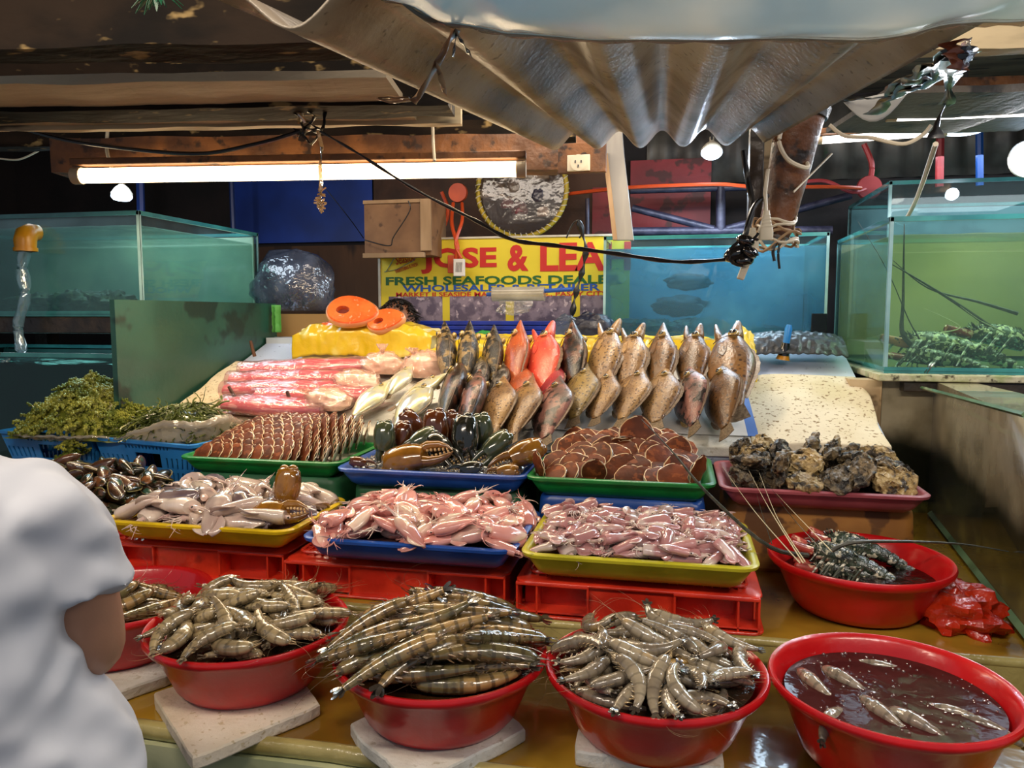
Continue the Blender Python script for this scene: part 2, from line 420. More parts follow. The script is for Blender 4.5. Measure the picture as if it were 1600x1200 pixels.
o = tube_lamp('tube_lamp', PZ(1272, 220, 2.17), PZ(1480, 206, 2.17), .014, M_tubew, 'short tube lamp behind the rusty pipe, right of the awning')
def led_lamp(p, label, r=.05, aim=(0, 0, -1), rx=1):
    o = empty('led_lamp', label, 'lamp', M=frame(p, (1, 0, 0), Vector(aim)*-1))
    b = MB(); b.lathe([(.001, .0), (r*.8, .0), (r, .012), (r, .02)], 28, M=scl((rx, 1, 1))); b.build('diffuser', M_led, o)
    b = MB(); b.lathe([(r, .02), (r*1.03, .03), (r*.7, .055), (r*.25, .075), (r*.22, .1), (.001, .1)], 28, M=scl((rx, 1, 1))); b.build('lamp_body', M_white, o)
    q = Vector(p); b = MB(); b.tube([q+Vector((0, .02, .03)), q+Vector((0, .03, .2)), (q.x, q.y+.03, 2.73)], .006, 6); w = b.build('lamp_cord', M_black0, o); bpy.context.view_layer.update(); w.matrix_parent_inverse = o.matrix_world.inverted()
    return o
M_black0 = mk('dark_cord', '#141416', rough=.4)
led_lamp(PY(1112, 243, 3.9), 'small bluish white round lamp seen under the wavy edge of the awning', .05, (0, -.4, -1))
led_lamp(PY(1612, 247, 3.0), 'glaring bluish round lamp at the right edge above the tall tank', .062, (-.25, -1, -.1))
led_lamp(PY(190, 312, 3.3), 'tilted bluish white lamp above the left tank', .042, (-.35, -.12, -1), 1.2)
led_lamp(PY(1510, 196, 3.2), 'oval white lamp under the ceiling at the right, beside the short tube', .10, (0, -.3, -1), 1.2)
led_lamp(PY(862, 238, 3.5), 'small white lamp behind the left end of the awning edge', .03, (0, -.8, -1))

# the murky tank side that forms the stall's right edge
T = NT('murky_tank_side'); P = T.node('BsdfPrincipled', i_Roughness=.22); T.link(P.outputs[0], T.out.inputs[0])
g = T.node('NewGeometry'); sp = T.node('SeparateXYZ'); T.link(g.outputs['Position'], sp.inputs[0])
nz = T.node('TexNoise', i_Scale=3.0, i_Detail=5); T.link(g.outputs['Position'], nz.inputs['Vector'])
nz2 = T.node('TexNoise', i_Scale=9.0, i_Detail=5); T.link(g.outputs['Position'], nz2.inputs['Vector'])
c = T.mix(T.step(nz2.outputs[0], .35, .7), H('#a09478'), H('#7d7258'))
hz = T.math('ADD', T.math('ADD', sp.outputs['Z'], T.math('MULTIPLY', sp.outputs['Y'], .0)), T.math('MULTIPLY', nz.outputs[0], .18))
c = T.mix(T.step(hz, 1.19, 1.10), c, H('#181c12'))
c = T.mix(T.math('MULTIPLY', T.step(hz, 1.02, .93), T.step(nz2.outputs[0], .45, .65)), c, H('#6a6530'))
ln = T.math('ABSOLUTE', T.math('SUBTRACT', T.math('ADD', sp.outputs['Z'], T.math('MULTIPLY', nz2.outputs[0], .02)), T.math('ADD', T.math('MULTIPLY', sp.outputs['Y'], .005), 1.222)))
c = T.mix(T.math('MULTIPLY', T.step(ln, .010, .003), T.step(sp.outputs['Y'], 2.75, 2.3)), c, H('#9a9474'))
T.link(c, P.inputs['Base Color']); P.inputs['Coat Weight'].default_value = .6
bz = T.node('Bump', i_Strength=1, i_Distance=.003); T.link(nz2.outputs[0], bz.inputs['Height']); T.link(bz.outputs[0], P.inputs['Normal'])
M_murk = T.mat
b = MB()
pts = [(.705, 2.86), (.868, 2.86), (.735, 1.72), (.69, 1.25), (.98, 1.25), (.98, 2.98), (.705, 2.98)]
b.loft([[(x, y, z) for x, y in pts] for z in (.70, 1.27)]); struct(b.build('trim_6', M_murk, smooth=False))
M_gedge = mk('green_glass_edge', '#6f8f68', '#4f6a48', rough=.2, coat=.5)
b = MB(); b.tube([(.862, 2.80, .822), (.733, 1.70, .822), (.686, 1.25, .822)], [(.012, .012)]*3, 4); struct(b.build('trim_7', M_gedge, smooth=False))
M_pillar = mk('plaster_pillar', '#cdb590', '#a88c64', sc=5, c3='#6b5436', sc3=12, lo3=.6, hi3=.7, rough=.7, bump=.002)
b = MB(); b.loft([[(.66, 2.88, .85), (.70, 2.845, .85), (.70, 2.95, .85), (.66, 2.95, .85)], [(.60, 2.88, 1.27), (.70, 2.845, 1.27), (.70, 2.95, 1.27), (.60, 2.95, 1.27)]])
struct(b.build('trim_8', M_pillar, smooth=False))

# ---- tanks
M_glass = film('tank_glass', '#e6f2f0', murk=.04, mcol='#b4cccc', gl=.55, rough=.02, fmin=.05)
M_edge = mk('tank_glass_edge', '#3f8f8c', '#2c6f72', rough=.15, coat=.6)
M_edgel = mk('pale_silicone', '#9fc3c4', '#7fa7aa', rough=.25)
def tank(name, x0, x1, y0, y1, z0, z1, label, glass=M_glass, back=None, th=.008, M=None, floor=None):
    o = empty(name, label, 'aquarium', M=M)
    for a, c in (((x0, y0, z0), (x1, y0+th, z1)), ((x0, y1-th, z0), (x1, y1, z1)), ((x0, y0+th, z0), (x0+th, y1-th, z1)), ((x1-th, y0+th, z0), (x1, y1-th, z1))):
        b = MB(); b.box2(a, c); b.build('glass_pane', glass, o, smooth=False)
    b = MB(); b.box2((x0, y0, z0-.012), (x1, y1, z0-.0005)); b.build('base_pane', floor or M_edge, o, smooth=False)
    for x in (x0, x1):
        for y in (y0, y1):
            b = MB(); sx = 1 if x == x0 else -1; sy = 1 if y == y0 else -1
            b.box2((x-sx*.001, y-sy*.001, z0), (x+sx*.011, y+sy*.003, z1)); b.box2((x-sx*.001, y, z0), (x+sx*.003, y+sy*.011, z1)); b.build('corner_edge', M_edgel, o, smooth=False)
    b = MB()
    for y in (y0, y1-.012): b.box2((x0, y-.001, z1-.014), (x1, y+.013, z1+.002))
    for x in (x0, x1-.012): b.box2((x-.001, y0, z1-.014), (x+.013, y1, z1+.002))
    for y in (y0, y1-.006): b.box2((x0, y-.002, z0-.002), (x1, y+.008, z0+.010))
    for x in (x0, x1-.006): b.box2((x-.002, y0, z0-.002), (x+.008, y1, z0+.010))
    b.build('rim_strip', M_edge, o, smooth=False)
    if back:
        b = MB(); b.box2((x0+.012, y1-.03, z0+.01), (x1-.012, y1-.02, z1-.02)); b.build('back_sheet', back, o, smooth=False)
    return o
def water(x0, x1, y0, y1, z0, z1, m, label, M=None, ripple=.003):
    b = MB()
    b.box2((x0, y0, z0), (x1, y1, z1-.012))
    o = MB(); n = 24
    g = o.grid(n, n, lambda s, t: (x0+(x1-x0)*s, y0+(y1-y0)*t, z1+ripple*noise.noise(Vector((s*14, t*9, z1)))))
    b.v = []; b.f = []; b.m = []; b.a = []
    b.grid(n, n, lambda s, t: (x0+(x1-x0)*s, y0+(y1-y0)*t, z1+ripple*noise.noise(Vector((s*14, t*9, z1)))))
    k = len(b.v)
    b.add([(x0, y0, z0), (x1, y0, z0), (x1, y0, z1-.003), (x0, y0, z1-.003)], [(0, 1, 2, 3)])
    b.add([(x0, y0, z0), (x0, y1, z0), (x0, y1, z1-.003), (x0, y0, z1-.003)], [(0, 1, 2, 3)])
    b.add([(x1, y0, z0), (x1, y1, z0), (x1, y1, z1-.003), (x1, y0, z1-.003)], [(0, 1, 2, 3)])
    w = b.build('water', m, smooth=True, M=M); return tag(w, label, 'water', kind='stuff')
# blue tank at the back
M_wblue = film('blue_water', '#b4d8e4', murk=.48, mcol='#5c98b4', mcol2='#8cbccc', rough=.04, bump=.01, bsc=5, fmin=.02, msc=2.2)
M_bkblue = mk('blue_tank_back', '#6a9cb0', '#467890', sc=2.2, rough=.7)
tank('aquarium', -.335, .655, 3.64, 4.25, 1.385, 1.855, 'blue lit fish tank behind the row of upright fish', back=M_bkblue)
water(-.325, .645, 3.652, 4.215, 1.39, 1.80, M_wblue, 'clouded blue water in the tank behind the upright fish')
M_rock = mk('algae_rock', '#22332e', '#3d4a3c', sc=12, c3='#5e6a50', sc3=25, rough=.7, bump=.006, bsc=40)
# lobster tank on the right
M_wgrn = film('green_water', '#dce6cc', murk=.06, mcol='#8fa07a', mcol2='#acb898', rough=.04, bump=.008, bsc=5, fmin=.02, msc=2)
M_bkgrn = mk('green_tank_back', '#a5a06c', '#84885a', sc=1.6, rough=.7)
tank('aquarium', .70, 1.75, 2.83, 3.70, 1.308, 1.822, 'front tank on the right holding spiny lobsters', back=M_bkgrn)
water(.712, 1.738, 2.842, 3.668, 1.312, 1.765, M_wgrn, 'greenish water in the front right lobster tank')
tank('aquarium', .92, 2.3, 3.76, 4.6, 1.32, 2.085, 'taller glass tank standing behind the lobster tank', back=mk('pale_back', '#7fa3a8', '#5f868f', rough=.6))
M_ledge = mk('mossy_ledge', '#c9c0a0', '#9aa06c', sc=14, c3='#463c28', sc3=30, lo3=.55, hi3=.65, rough=.7, bump=.006, bsc=40)
b = MB(); b.box2((.675, 2.79, 1.272), (1.9, 3.78, 1.296)); tag(b.build('tank_shelf', M_ledge, smooth=False, bev=.004), 'mossy pale slab shelf under the lobster tank', 'shelf')
M_dkwood = mk('wet_dark_wood', '#3d3022', '#1f1812', sc=8, rough=.5, coat=.3, bump=.004, bsc=30)
b = MB(); b.box2((.76, 2.81, 1.235), (1.9, 2.90, 1.272)); tag(b.build('shelf_beam', M_dkwood, smooth=False, bev=.004), 'wet dark beam under the front edge of the lobster tank shelf', 'beam')
# second glass rim in the murky wall
b = MB(); b.tube([PX(1440, 606, .80), PX(1600, 648, .705)], [(.006, .006)]*2, 4); o = b.build('glass_strip', M_gedge, smooth=False); tag(o, 'thin green glass edge slanting below the lobster tank shelf', 'glass edge')

# left side tanks
M_wlft = film('dim_water', '#cfe2da', murk=.14, mcol='#7a9c9c', mcol2='#587c80', rough=.04, bump=.01, bsc=6, fmin=.02, msc=2.4)
M_bklft = mk('left_tank_back', '#a8bca0', '#748e84', sc=1.8, rough=.7)
tank('aquarium', -3.4, -2.05, 2.665, 3.54, 1.50, 1.897, 'upper left tank lit by the tilted bluish lamp', back=M_bklft)
water(-3.39, -2.062, 2.677, 3.50, 1.505, 1.845, M_wlft, 'dim greenish water in the upper left tank')
b = MB(); b.box2((-3.4, 2.655, 1.42), (-1.95, 3.56, 1.485)); tag(b.build('tank_shelf', M_dkwood, smooth=False, bev=.005), 'dark wet timber shelf under the upper left tank', 'shelf')
for i, x in enumerate((-3.15, -2.55, -2.0)):
    b = MB(); b.box2((x-.035, 3.32, .0), (x+.035, 3.40, 1.42)); tag(b.build('shelf_post', M_dkwood, smooth=False), ('dark post at the far left under the timber shelf', 'dark post under the middle of the timber shelf', 'dark post behind the green panel under the shelf')[i], 'post')
M_wtl = film('teal_water', '#86b8ae', murk=.5, mcol='#2c6e66', mcol2='#4a9088', rough=.05, bump=.012, bsc=9, fmin=.03, msc=2)
M_glt = film('teal_tank_glass', '#9fc8c0', murk=.25, mcol='#1e514c', rough=.03, fmin=.05)
tank('aquarium', -3.3, -1.93, 2.535, 3.26, .82, 1.345, 'lower left tank that the yellow spout fills', glass=M_glt, back=mk('teal_back', '#20544e', '#153f3c', rough=.7), floor=M_dkwood)
water(-3.285, -1.945, 2.547, 3.225, .84, 1.305, M_wtl, 'teal water in the lower left tank under the spout', ripple=.014)
b = MB(); b.box2((-3.3, 2.53, .0), (-1.93, 3.26, .805)); struct(b.build('trim_9', M_dkwood, smooth=False))
M_greenp = mk('green_panel', '#1b4538', '#285648', sc=3, c3='#123028', sc3=5, rough=.45, coat=.2, bump=.001)
b = MB(); b.box2((-1.915, 2.32, .90), (-1.895, 3.42, 1.548)); b.box2((-1.893, 2.33, .93), (-1.888, 3.1, .935))
o = b.build('side_panel', M_greenp, smooth=False); tag(o, 'dark green painted panel along the left side of the display board', 'panel')
# yellow spout and its water jet
M_ysp = plas('ochre_plastic', '#d9971c', '#c48414')
c0 = PY(40, 388, 2.60)
sp_ = empty('water_spout', 'ochre yellow plastic elbow spout pouring water at the far left', 'spout', loc=c0)
b = MB(); b.tube([(.0, 0, -.005), (0, 0, .03), (0, .008, .052), (.002, .028, .064), (.004, .056, .066)], [.038, .041, .041, .036, .032], 20, up=(1, 0, 0)); b.build('elbow', M_ysp, sp_)
b = MB(); b.lathe([(.038, -.012), (.043, -.012), (.043, .002), (.038, .002)], 24); b.build('collar', M_ysp, sp_)
M_jet = film('falling_water', '#e8f4fa', murk=.30, mcol='#cfe4ee', mcol2='#8fb4c4', rough=.05, bump=.006, bsc=25, fmin=.15, msc=14, stretch=(1.5, 1.5, .15))
zb = 1.30
jp = [(c0.x-.012*math.sin(i*.5)-.0018*i, c0.y-.001*i, c0.z-.01-(c0.z-.01-zb)*i/24) for i in range(25)]
b = MB(); b.tube(jp, [(.027-.010*i/24+.004*math.sin(i*1.3), .02) for i in range(25)], 14)
tag(b.build('water_jet', M_jet), 'stream of water falling from the yellow spout into the teal tank', 'water', kind='stuff')
b = MB()
for i in range(60):
    a = random.uniform(0, 2*PI); r = random.uniform(.01, .09)
    b.ball((jp[-1][0]+r*math.cos(a), jp[-1][1]+r*math.sin(a)*.6, zb+.012+random.uniform(0, .01)), random.uniform(.003, .008), 6, 4)
tag(b.build('splash', M_jet), 'foam bubbles where the stream hits the teal tank', 'foam', kind='stuff')

# ---- display board
M_slate = mk('pale_blue_laminate', '#c3cde2', '#aeb9d2', sc=4, c3='#7d88a4', sc3=50, lo3=.66, hi3=.7, rough=.35)
def sloped(name, x0, x1, y0, y1, th, m, lift=0, bev=.004, wob=0, seed=0, n=1):
    """slab lying on the slope; its upper face at lift above the slope"""
    b = MB()
    def top(x, y): return sz(y)+lift
    nx, ny = (14, 14) if wob else (1, 1)
    ring = []
    pts = [(x0+(x1-x0)*i/nx, y0) for i in range(nx)] + [(x1, y0+(y1-y0)*i/ny) for i in range(ny)] + [(x1-(x1-x0)*i/nx, y1) for i in range(nx)] + [(x0, y1-(y1-y0)*i/ny) for i in range(ny)]
    out = []
    for i, (x, y) in enumerate(pts):
        nv = noise.noise_vector(Vector((x*7+seed, y*7, 3.3)))*wob; out.append((x+nv.x, y+nv.y))
    b.loft([[(x, y, sz(y)+lift-th) for x, y in out], [(x, y, sz(y)+lift) for x, y in out]])
    return b.build(name, m, smooth=False, bev=bev)
b = MB(); b.loft([[(-1.885, 2.46, .81), (.655, 2.46, .81), (.655, 2.46, sz(2.46)-.062), (-1.885, 2.46, sz(2.46)-.062)], [(-1.885, 3.36, .81), (.655, 3.36, .81), (.655, 3.36, sz(3.36)-.062), (-1.885, 3.36, sz(3.36)-.062)]])
struct(b.build('trim_10', M_block, smooth=False))
tag(sloped('display_board', -1.885, .655, 2.45, 3.38, .028, M_slate, -.032, 0), 'pale blue sloping display board under the foam slabs', 'board')
tag(sloped('foam_slab', -1.87, -1.30, 2.42, 3.03, .03, M_cork, 0, .004, .03, 2), 'speckled cream foam slab under the pink fillets at the left', 'foam slab')
tag(sloped('foam_slab', -1.285, .24, 2.44, 3.10, .032, M_foamw, 0, .004, .004, 5), 'long white foam slab under the two rows of fish', 'foam slab')
tag(sloped('foam_slab', .252, .648, 2.47, 2.96, .034, M_cork, .004, .006, .028, 9), 'empty speckled cream foam slab right of the fish', 'foam slab')
M_ledgew = mk('white_ledge', '#d7dce0', '#c4cacf', sc=4, rough=.25, coat=.3)
b = MB(); b.box2((-1.885, 3.30, 1.30), (.66, 3.62, 1.386)); b.box2((-1.885, 3.44, 1.3861), (-1.87, 3.445, 1.3862)); struct(b.build('trim_11', M_ledgew, smooth=False, bev=.003))
b = MB(); b.box2((-.40, 3.62, .9), (.66, 4.3, 1.372)); struct(b.build('trim_12', M_block, smooth=False))
# paper under the fish
M_paper = mk('white_paper', '#e4e2de', '#d4d0cc', sc=6, rough=.7, bump=.002, bsc=12)
M_pblue = mk('blue_stripe', '#4a76c8', '#3c66b4', rough=.6)
def paper_fn(x0, x1, lift, amp):
    def fn(s, t):
        x = x0+(x1-x0)*s; y = 2.505+.60*t
        return (x+.025*(1-t)*(s if s > .5 else 0), y, sz(y)+lift+.003+amp*(1+noise.noise(Vector((x*9, y*9, 1)))))
    return fn
pp = MB(); pp.grid(60, 24, paper_fn(-.93, .205, .001, .002)); o = pp.build('wrapping_paper', M_paper); tag(o, 'white paper sheet with a blue edge under the rows of fish', 'paper')
pb = MB(); pb.grid(4, 24, paper_fn(.206, .238, .001, .002)); pb.build('blue_edge', M_pblue, o)
# ------------------------------------------------------------------ trays, crates, baskets, basins
def rrect(w, d, r, n=5):
    """rounded rectangle, counter-clockwise, centred"""
    out = []
    for cx, cy, a0 in ((w/2-r, d/2-r, 0), (-w/2+r, d/2-r, 90), (-w/2+r, -d/2+r, 180), (w/2-r, -d/2+r, 270)):
        for i in range(n+1):
            a = math.radians(a0+90*i/n); out.append((cx+r*math.cos(a), cy+r*math.sin(a)))
    return out
def tray(x0, x1, y0, y1, ztop, h, m, label, group=None, rot=0, name='serving_tray', flip=False):
    w, d = x1-x0, y1-y0; b = MB()
    prof = [(-.055, 0), (-.050, 0), (-.034, .012), (-.014, h-.018), (-.012, h-.008), (0, h-.010), (.002, h-.003), (-.002, h), (-.012, h), (-.017, h-.004), (-.036, .016), (-.052, .006), (-.12, .005)]
    rings = [[(x, y, z) for x, y in rrect(w+2*o, d+2*o, .045+max(o, -.03))] for o, z in prof]
    b.loft(rings, cap=False)
    n = len(rings[0]); b.f.append(list(range(n))[::-1]); b.m.append(0); k = (len(rings)-1)*n; b.f.append([k+i for i in range(n)]); b.m.append(0)
    return tag(b.build(name, m, loc=((x0+x1)/2, (y0+y1)/2, ztop-h), rot=(0, 0, rot)), label, 'tray', group)
RZ1 = .975
tray(-1.435, -.905, 1.66, 2.02, RZ1, .058, M_yel, 'yellow tray of large pale squid on the leftmost red crate')
tray(-.862, -.342, 1.625, 2.0, RZ1, .06, M_blue, 'blue tray of pink squid on the middle red crate')
tray(-.328, .182, 1.615, 1.995, RZ1, .062, M_yel2, 'lime yellow tray of small squid on the right red crate')
tray(-1.49, -.955, 2.055, 2.42, 1.065, .055, M_grn, 'green tray of neatly ranked brown scallops at the left')
tray(-.945, -.385, 2.0, 2.40, 1.062, .058, M_blue, 'blue tray of crab claws on ice')
tray(-.392, .110, 2.0, 2.40, 1.062, .058, M_grn, 'green tray of loose brown scallops in the middle')
tray(.122, .632, 2.03, 2.42, 1.050, .055, M_pink, 'dull pink tray of oysters at the right')
M_orb = mk('worn_orange_plastic', '#a87434', '#8a5a26', sc=5, c3='#5f3c1c', sc3=12, rough=.5, bump=.001)
def block(name, x0, x1, y0, y1, z0, z1, m, label, cat='crate', r=.03):
    b = MB(); w, d, h = x1-x0, y1-y0, z1-z0
    b.loft([[(x, y, z) for x, y in rrect(w+2*o, d+2*o, r)] for o, z in ((0, 0), (.004, .01), (-.008, .014), (-.014, h-.02), (-.016, h-.008), (-.022, h))])
    return tag(b.build(name, m, loc=((x0+x1)/2, (y0+y1)/2, z0)), label, cat)
block('upturned_tub', -1.47, -.96, 2.075, 2.42, .811, 1.009, M_grn2, 'dull green upturned tub under the tray of ranked scallops')
block('upturned_tub', -.93, -.40, 2.05, 2.42, .811, 1.003, M_grn2, 'dull green upturned tub under the blue tray of crab claws')
block('upturned_tub', -.375, .10, 2.03, 2.42, .811, 1.003, M_blue, 'blue upturned tub under the tray of loose scallops')
block('upturned_tub',   .128, .630, 2.10, 2.42, .811, .994, M_orb, 'worn orange brown upturned tub under the oyster tray')
# red crates, upside down: open boxes in front, a raised grille on top
def crate(x0, x1, y0, y1, label):
    z0, z1 = .811, .913; w = x1-x0; h = z1-z0
    o = empty('plastic_crate', label, 'crate', loc=(x0, y0, z0))
    d = y1-y0; b = MB()
    b.box2((.012, .045, .004), (w-.012, d-.01, h-.022))                    # core
    b.loft([[(w/2+x, d/2+y, z) for x, y in rrect(w+2*q, d+2*q, .03)] for q, z in ((.0, h-.026), (.004, h-.022), (.002, h-.018), (-.02, h-.012), (-.035, h-.010))])
    b.loft([[(w/2+x, d/2+y, z) for x, y in rrect(w+.016, d+.016, .03)] for z in (0, .007)])
    b.box2((.300*w, .006, .005), (.665*w, .05, h-.02))                     # plain middle of the front
    b.build('crate_body', M_crate, o, bev=.0025)
    for a, c, ts in ((.0, .305, (.0, .085, .300)), (.655, .99, (.655, .905, .985))):
        b = MB()
        for t in ts: b.box2((t*w, -.004, .004), (t*w+.005, .05, h-.02))
        b.box2((a*w, -.004, .012), (c*w, .05, .016)); b.box2((a*w, -.006, h-.027), (c*w, .004, h-.021))
        b.build('front_rib', M_crate, o, smooth=False, bev=.001)
    b = MB(); za = h-.010
    X0, X1, Y0, Y1 = .03, w-.03, .018, d-.03
    b.tube([(X0+x, Y0+y, za+.008) for x, y in [(p[0]+(X1-X0)/2, p[1]+(Y1-Y0)/2) for p in rrect(X1-X0, Y1-Y0, .02)]] + [(X1-.0, Y1-.02, za+.008)], .004, 6)
    n = 26
    for i in range(1, n): b.box2((X0+(X1-X0)*i/n-.0012, Y0, za), (X0+(X1-X0)*i/n+.0012, Y1, za+.009))
    for j in range(1, 14): b.box2((X0, Y0+(Y1-Y0)*j/14-.0012, za+.001), (X1, Y0+(Y1-Y0)*j/14+.0012, za+.008))
    b.build('top_grille', M_crate, o, smooth=False)
    return o
crate(-1.50, -.955, 1.735, 2.055, 'red plastic crate turned over under the yellow tray of pale squid')
crate(-.935, -.372, 1.695, 2.04, 'red plastic crate turned over in the middle under the blue squid tray')
crate(-.345, .192, 1.668, 2.02, 'red plastic crate turned over at the right under the lime yellow tray')

# basins
def basin_prof(r, h):
    return [(.001, 0), (r*.60, 0), (r*.66, .004), (r*.72, .018), (r*.80, h*.45), (r*.90, h-.02), (r*.925, h-.014), (r*.97, h-.016), (r*.995, h-.009), (r, h-.002), (r*.985, h+.003), (r*.955, h+.002), (r*.925, h-.006), (r*.895, h-.02), (r*.79, h*.45), (r*.71, .020), (r*.65, .007), (.001, .006)]
BAS = {}
def basin(key, cx, cy, zr, r, h, label, tilt=(0, 0)):
    b = MB(); b.lathe(basin_prof(r, h), 72)
    o = b.build('red_basin', M_red, loc=(cx, cy, zr-h), rot=(tilt[0], tilt[1], 0)); BAS[key] = (cx, cy, zr, r, h)
    return tag(o, label, 'basin')
basin('b0', -1.225, 1.475, .862, .20, .125, 'red basin at the far left, half hidden behind the person in white')
basin('b1', -.858, 1.40, .862, .205, .125, 'red basin heaped with pale grey shrimp, right beside the person')
basin('b2', -.425, 1.352, .862, .203, .125, 'red basin heaped with striped tiger prawns')
basin('b3', -.025, 1.372, .862, .200, .122, 'red basin of translucent grey shrimp in the middle of the front row')
basin('b4', .378, 1.392, .862, .204, .14, 'red basin of cloudy reddish water at the bottom right corner')
basin('b5', .428, 1.880, .935, .203, .122, 'red basin holding spiny lobsters on the upper step')
def foam_block(pts, z0, th, m, label, seed=0, rag=.002):
    """slab with the given plan corners"""
    out = []
    N = 10
    for i in range(len(pts)):
        a = Vector(pts[i]); c = Vector(pts[(i+1) % len(pts)])
        for k in range(N):
            p = a.lerp(c, k/N); nv = noise.noise_vector(Vector((p.x*18, p.y*18, seed)))*rag*2
            e = .012 if k == 0 else 0
            q = p.lerp(sum((Vector(x) for x in pts), Vector((0, 0)))/len(pts), e*2); out.append((q.x+nv.x, q.y+nv.y))
    b = MB(); c = sum((Vector(x) for x in pts), Vector((0, 0)))/len(pts)
    def sh(k): return [(c.x+(x-c.x)*k, c.y+(y-c.y)*k) for x, y in out]
    b.loft([[(x, y, z0) for x, y in sh(.985)], [(x, y, z0+.003) for x, y in sh(1)], [(x, y, z0+th-.004) for x, y in sh(1)], [(x, y, z0+th) for x, y in sh(.985)]])
    return tag(b.build('foam_block', m, smooth=False), label, 'foam block')
foam_block([(-1.02, 1.305), (-.80, 1.115), (-.665, 1.335), (-.86, 1.52)], .711, .026, M_foam, 'cream foam block with a sawn edge under the basin of pale grey shrimp', 1, .0015)
foam_block([(-.585, 1.275), (-.405, 1.12), (-.255, 1.33), (-.43, 1.50)], .711, .026, M_foamw, 'white foam block under the basin of tiger prawns', 2, .003)
foam_block([(-.16, 1.27), (.095, 1.27), (.095, 1.50), (-.16, 1.50)], .711, .029, M_foamw, 'white foam block under the middle basin of grey shrimp', 3, .003)
foam_block([(-1.40, 1.30), (-1.16, 1.17), (-1.03, 1.40), (-1.25, 1.60)], .711, .026, M_foamw, 'white foam block at the left beside the arm of the person in white', 4, .002)

# slotted blue baskets
def basket(o, M, label, w=.44, d=.30, h=.15, handle=True):
    root = empty('plastic_basket', label, 'basket', M=M)
    def side(W, nm, flip, hole):
        nx, nz = int(W/.0075), 12; b = MB()
        def P(i, j):
            s = i/nx; t = j/nz; ins = .035*(1-t)
            return ((-W/2+W*s)*(1-2*ins/W), ins, h*t)
        vs = [P(i, j) for j in range(nz+1) for i in range(nx+1)]
        fs = []
        for j in range(nz):
            for i in range(nx):
                s = (i+.5)/nx; hs = i % 3 == 1 and j in (1, 2, 3, 5, 6, 7) and not (hole and .34 < s < .72)
                hs = hs or (i % 2 == 1 and j == 10 and .28 < s < .75)
                hd = hole and .39 < s < .66 and j in (5, 6, 7, 8)
                if hs or hd: continue
                fs.append((j*(nx+1)+i, j*(nx+1)+i+1, (j+1)*(nx+1)+i+1, (j+1)*(nx+1)+i))
        b.add(vs, fs)
        return b.build(nm, M_sky, root, solid=.004, smooth=False)
    for k, (W, a, off, hole) in enumerate(((w, 0, -d/2, handle), (w, PI, d/2, handle), (d, PI/2, w/2, False), (d, -PI/2, -w/2, False))):
        p = side(W, 'side_wall', False, hole)
        p.rotation_euler = (0, 0, a)
        p.location = (0, off, 0) if k < 2 else (off, 0, 0)
    b = MB(); n = rrect(w+.012, d+.012, .02)
    rg = [[(x*(1+q/(w/2)), y*(1+q/(d/2)), z+h+.004*math.sin(x*28)) for x, y in n] for q, z in ((.0, -.008), (.006, -.006), (.006, .004), (-.004, .006), (-.006, -.006))]
    b.loft(rg, cap=False); b.build('rim', M_sky, root)
    b = MB(); b.box2((-w/2+.035, -d/2+.035, .0), (w/2-.035, d/2-.035, .004)); b.build('basket_floor', M_sky, root, smooth=False)
    return root
BKB = TR(-1.705, 2.345, .925) @ RZ(math.radians(-8)); BKA = TR(-2.135, 2.385, .93) @ RZ(math.radians(-4))
basket(None, BKB, 'sky blue slotted basket of dark green seaweed, the one on the right', w=.42, d=.27, h=.15)
basket(None, BKA, 'sky blue basket under the tall heap of light green sea grapes, far left', w=.40, d=.26, h=.15)
block('upturned_tub', -2.35, -1.52, 2.20, 2.52, .811, .924, M_grn2, 'dark support under the two blue baskets', 'crate')
tray(-2.02, -1.47, 1.72, 2.14, .955, .05, M_grn2, 'dark green tray of mussels behind the person in white')
block('upturned_tub', -1.98, -1.53, 1.76, 2.10, .811, .904, M_crate, 'red tub under the mussel tray')

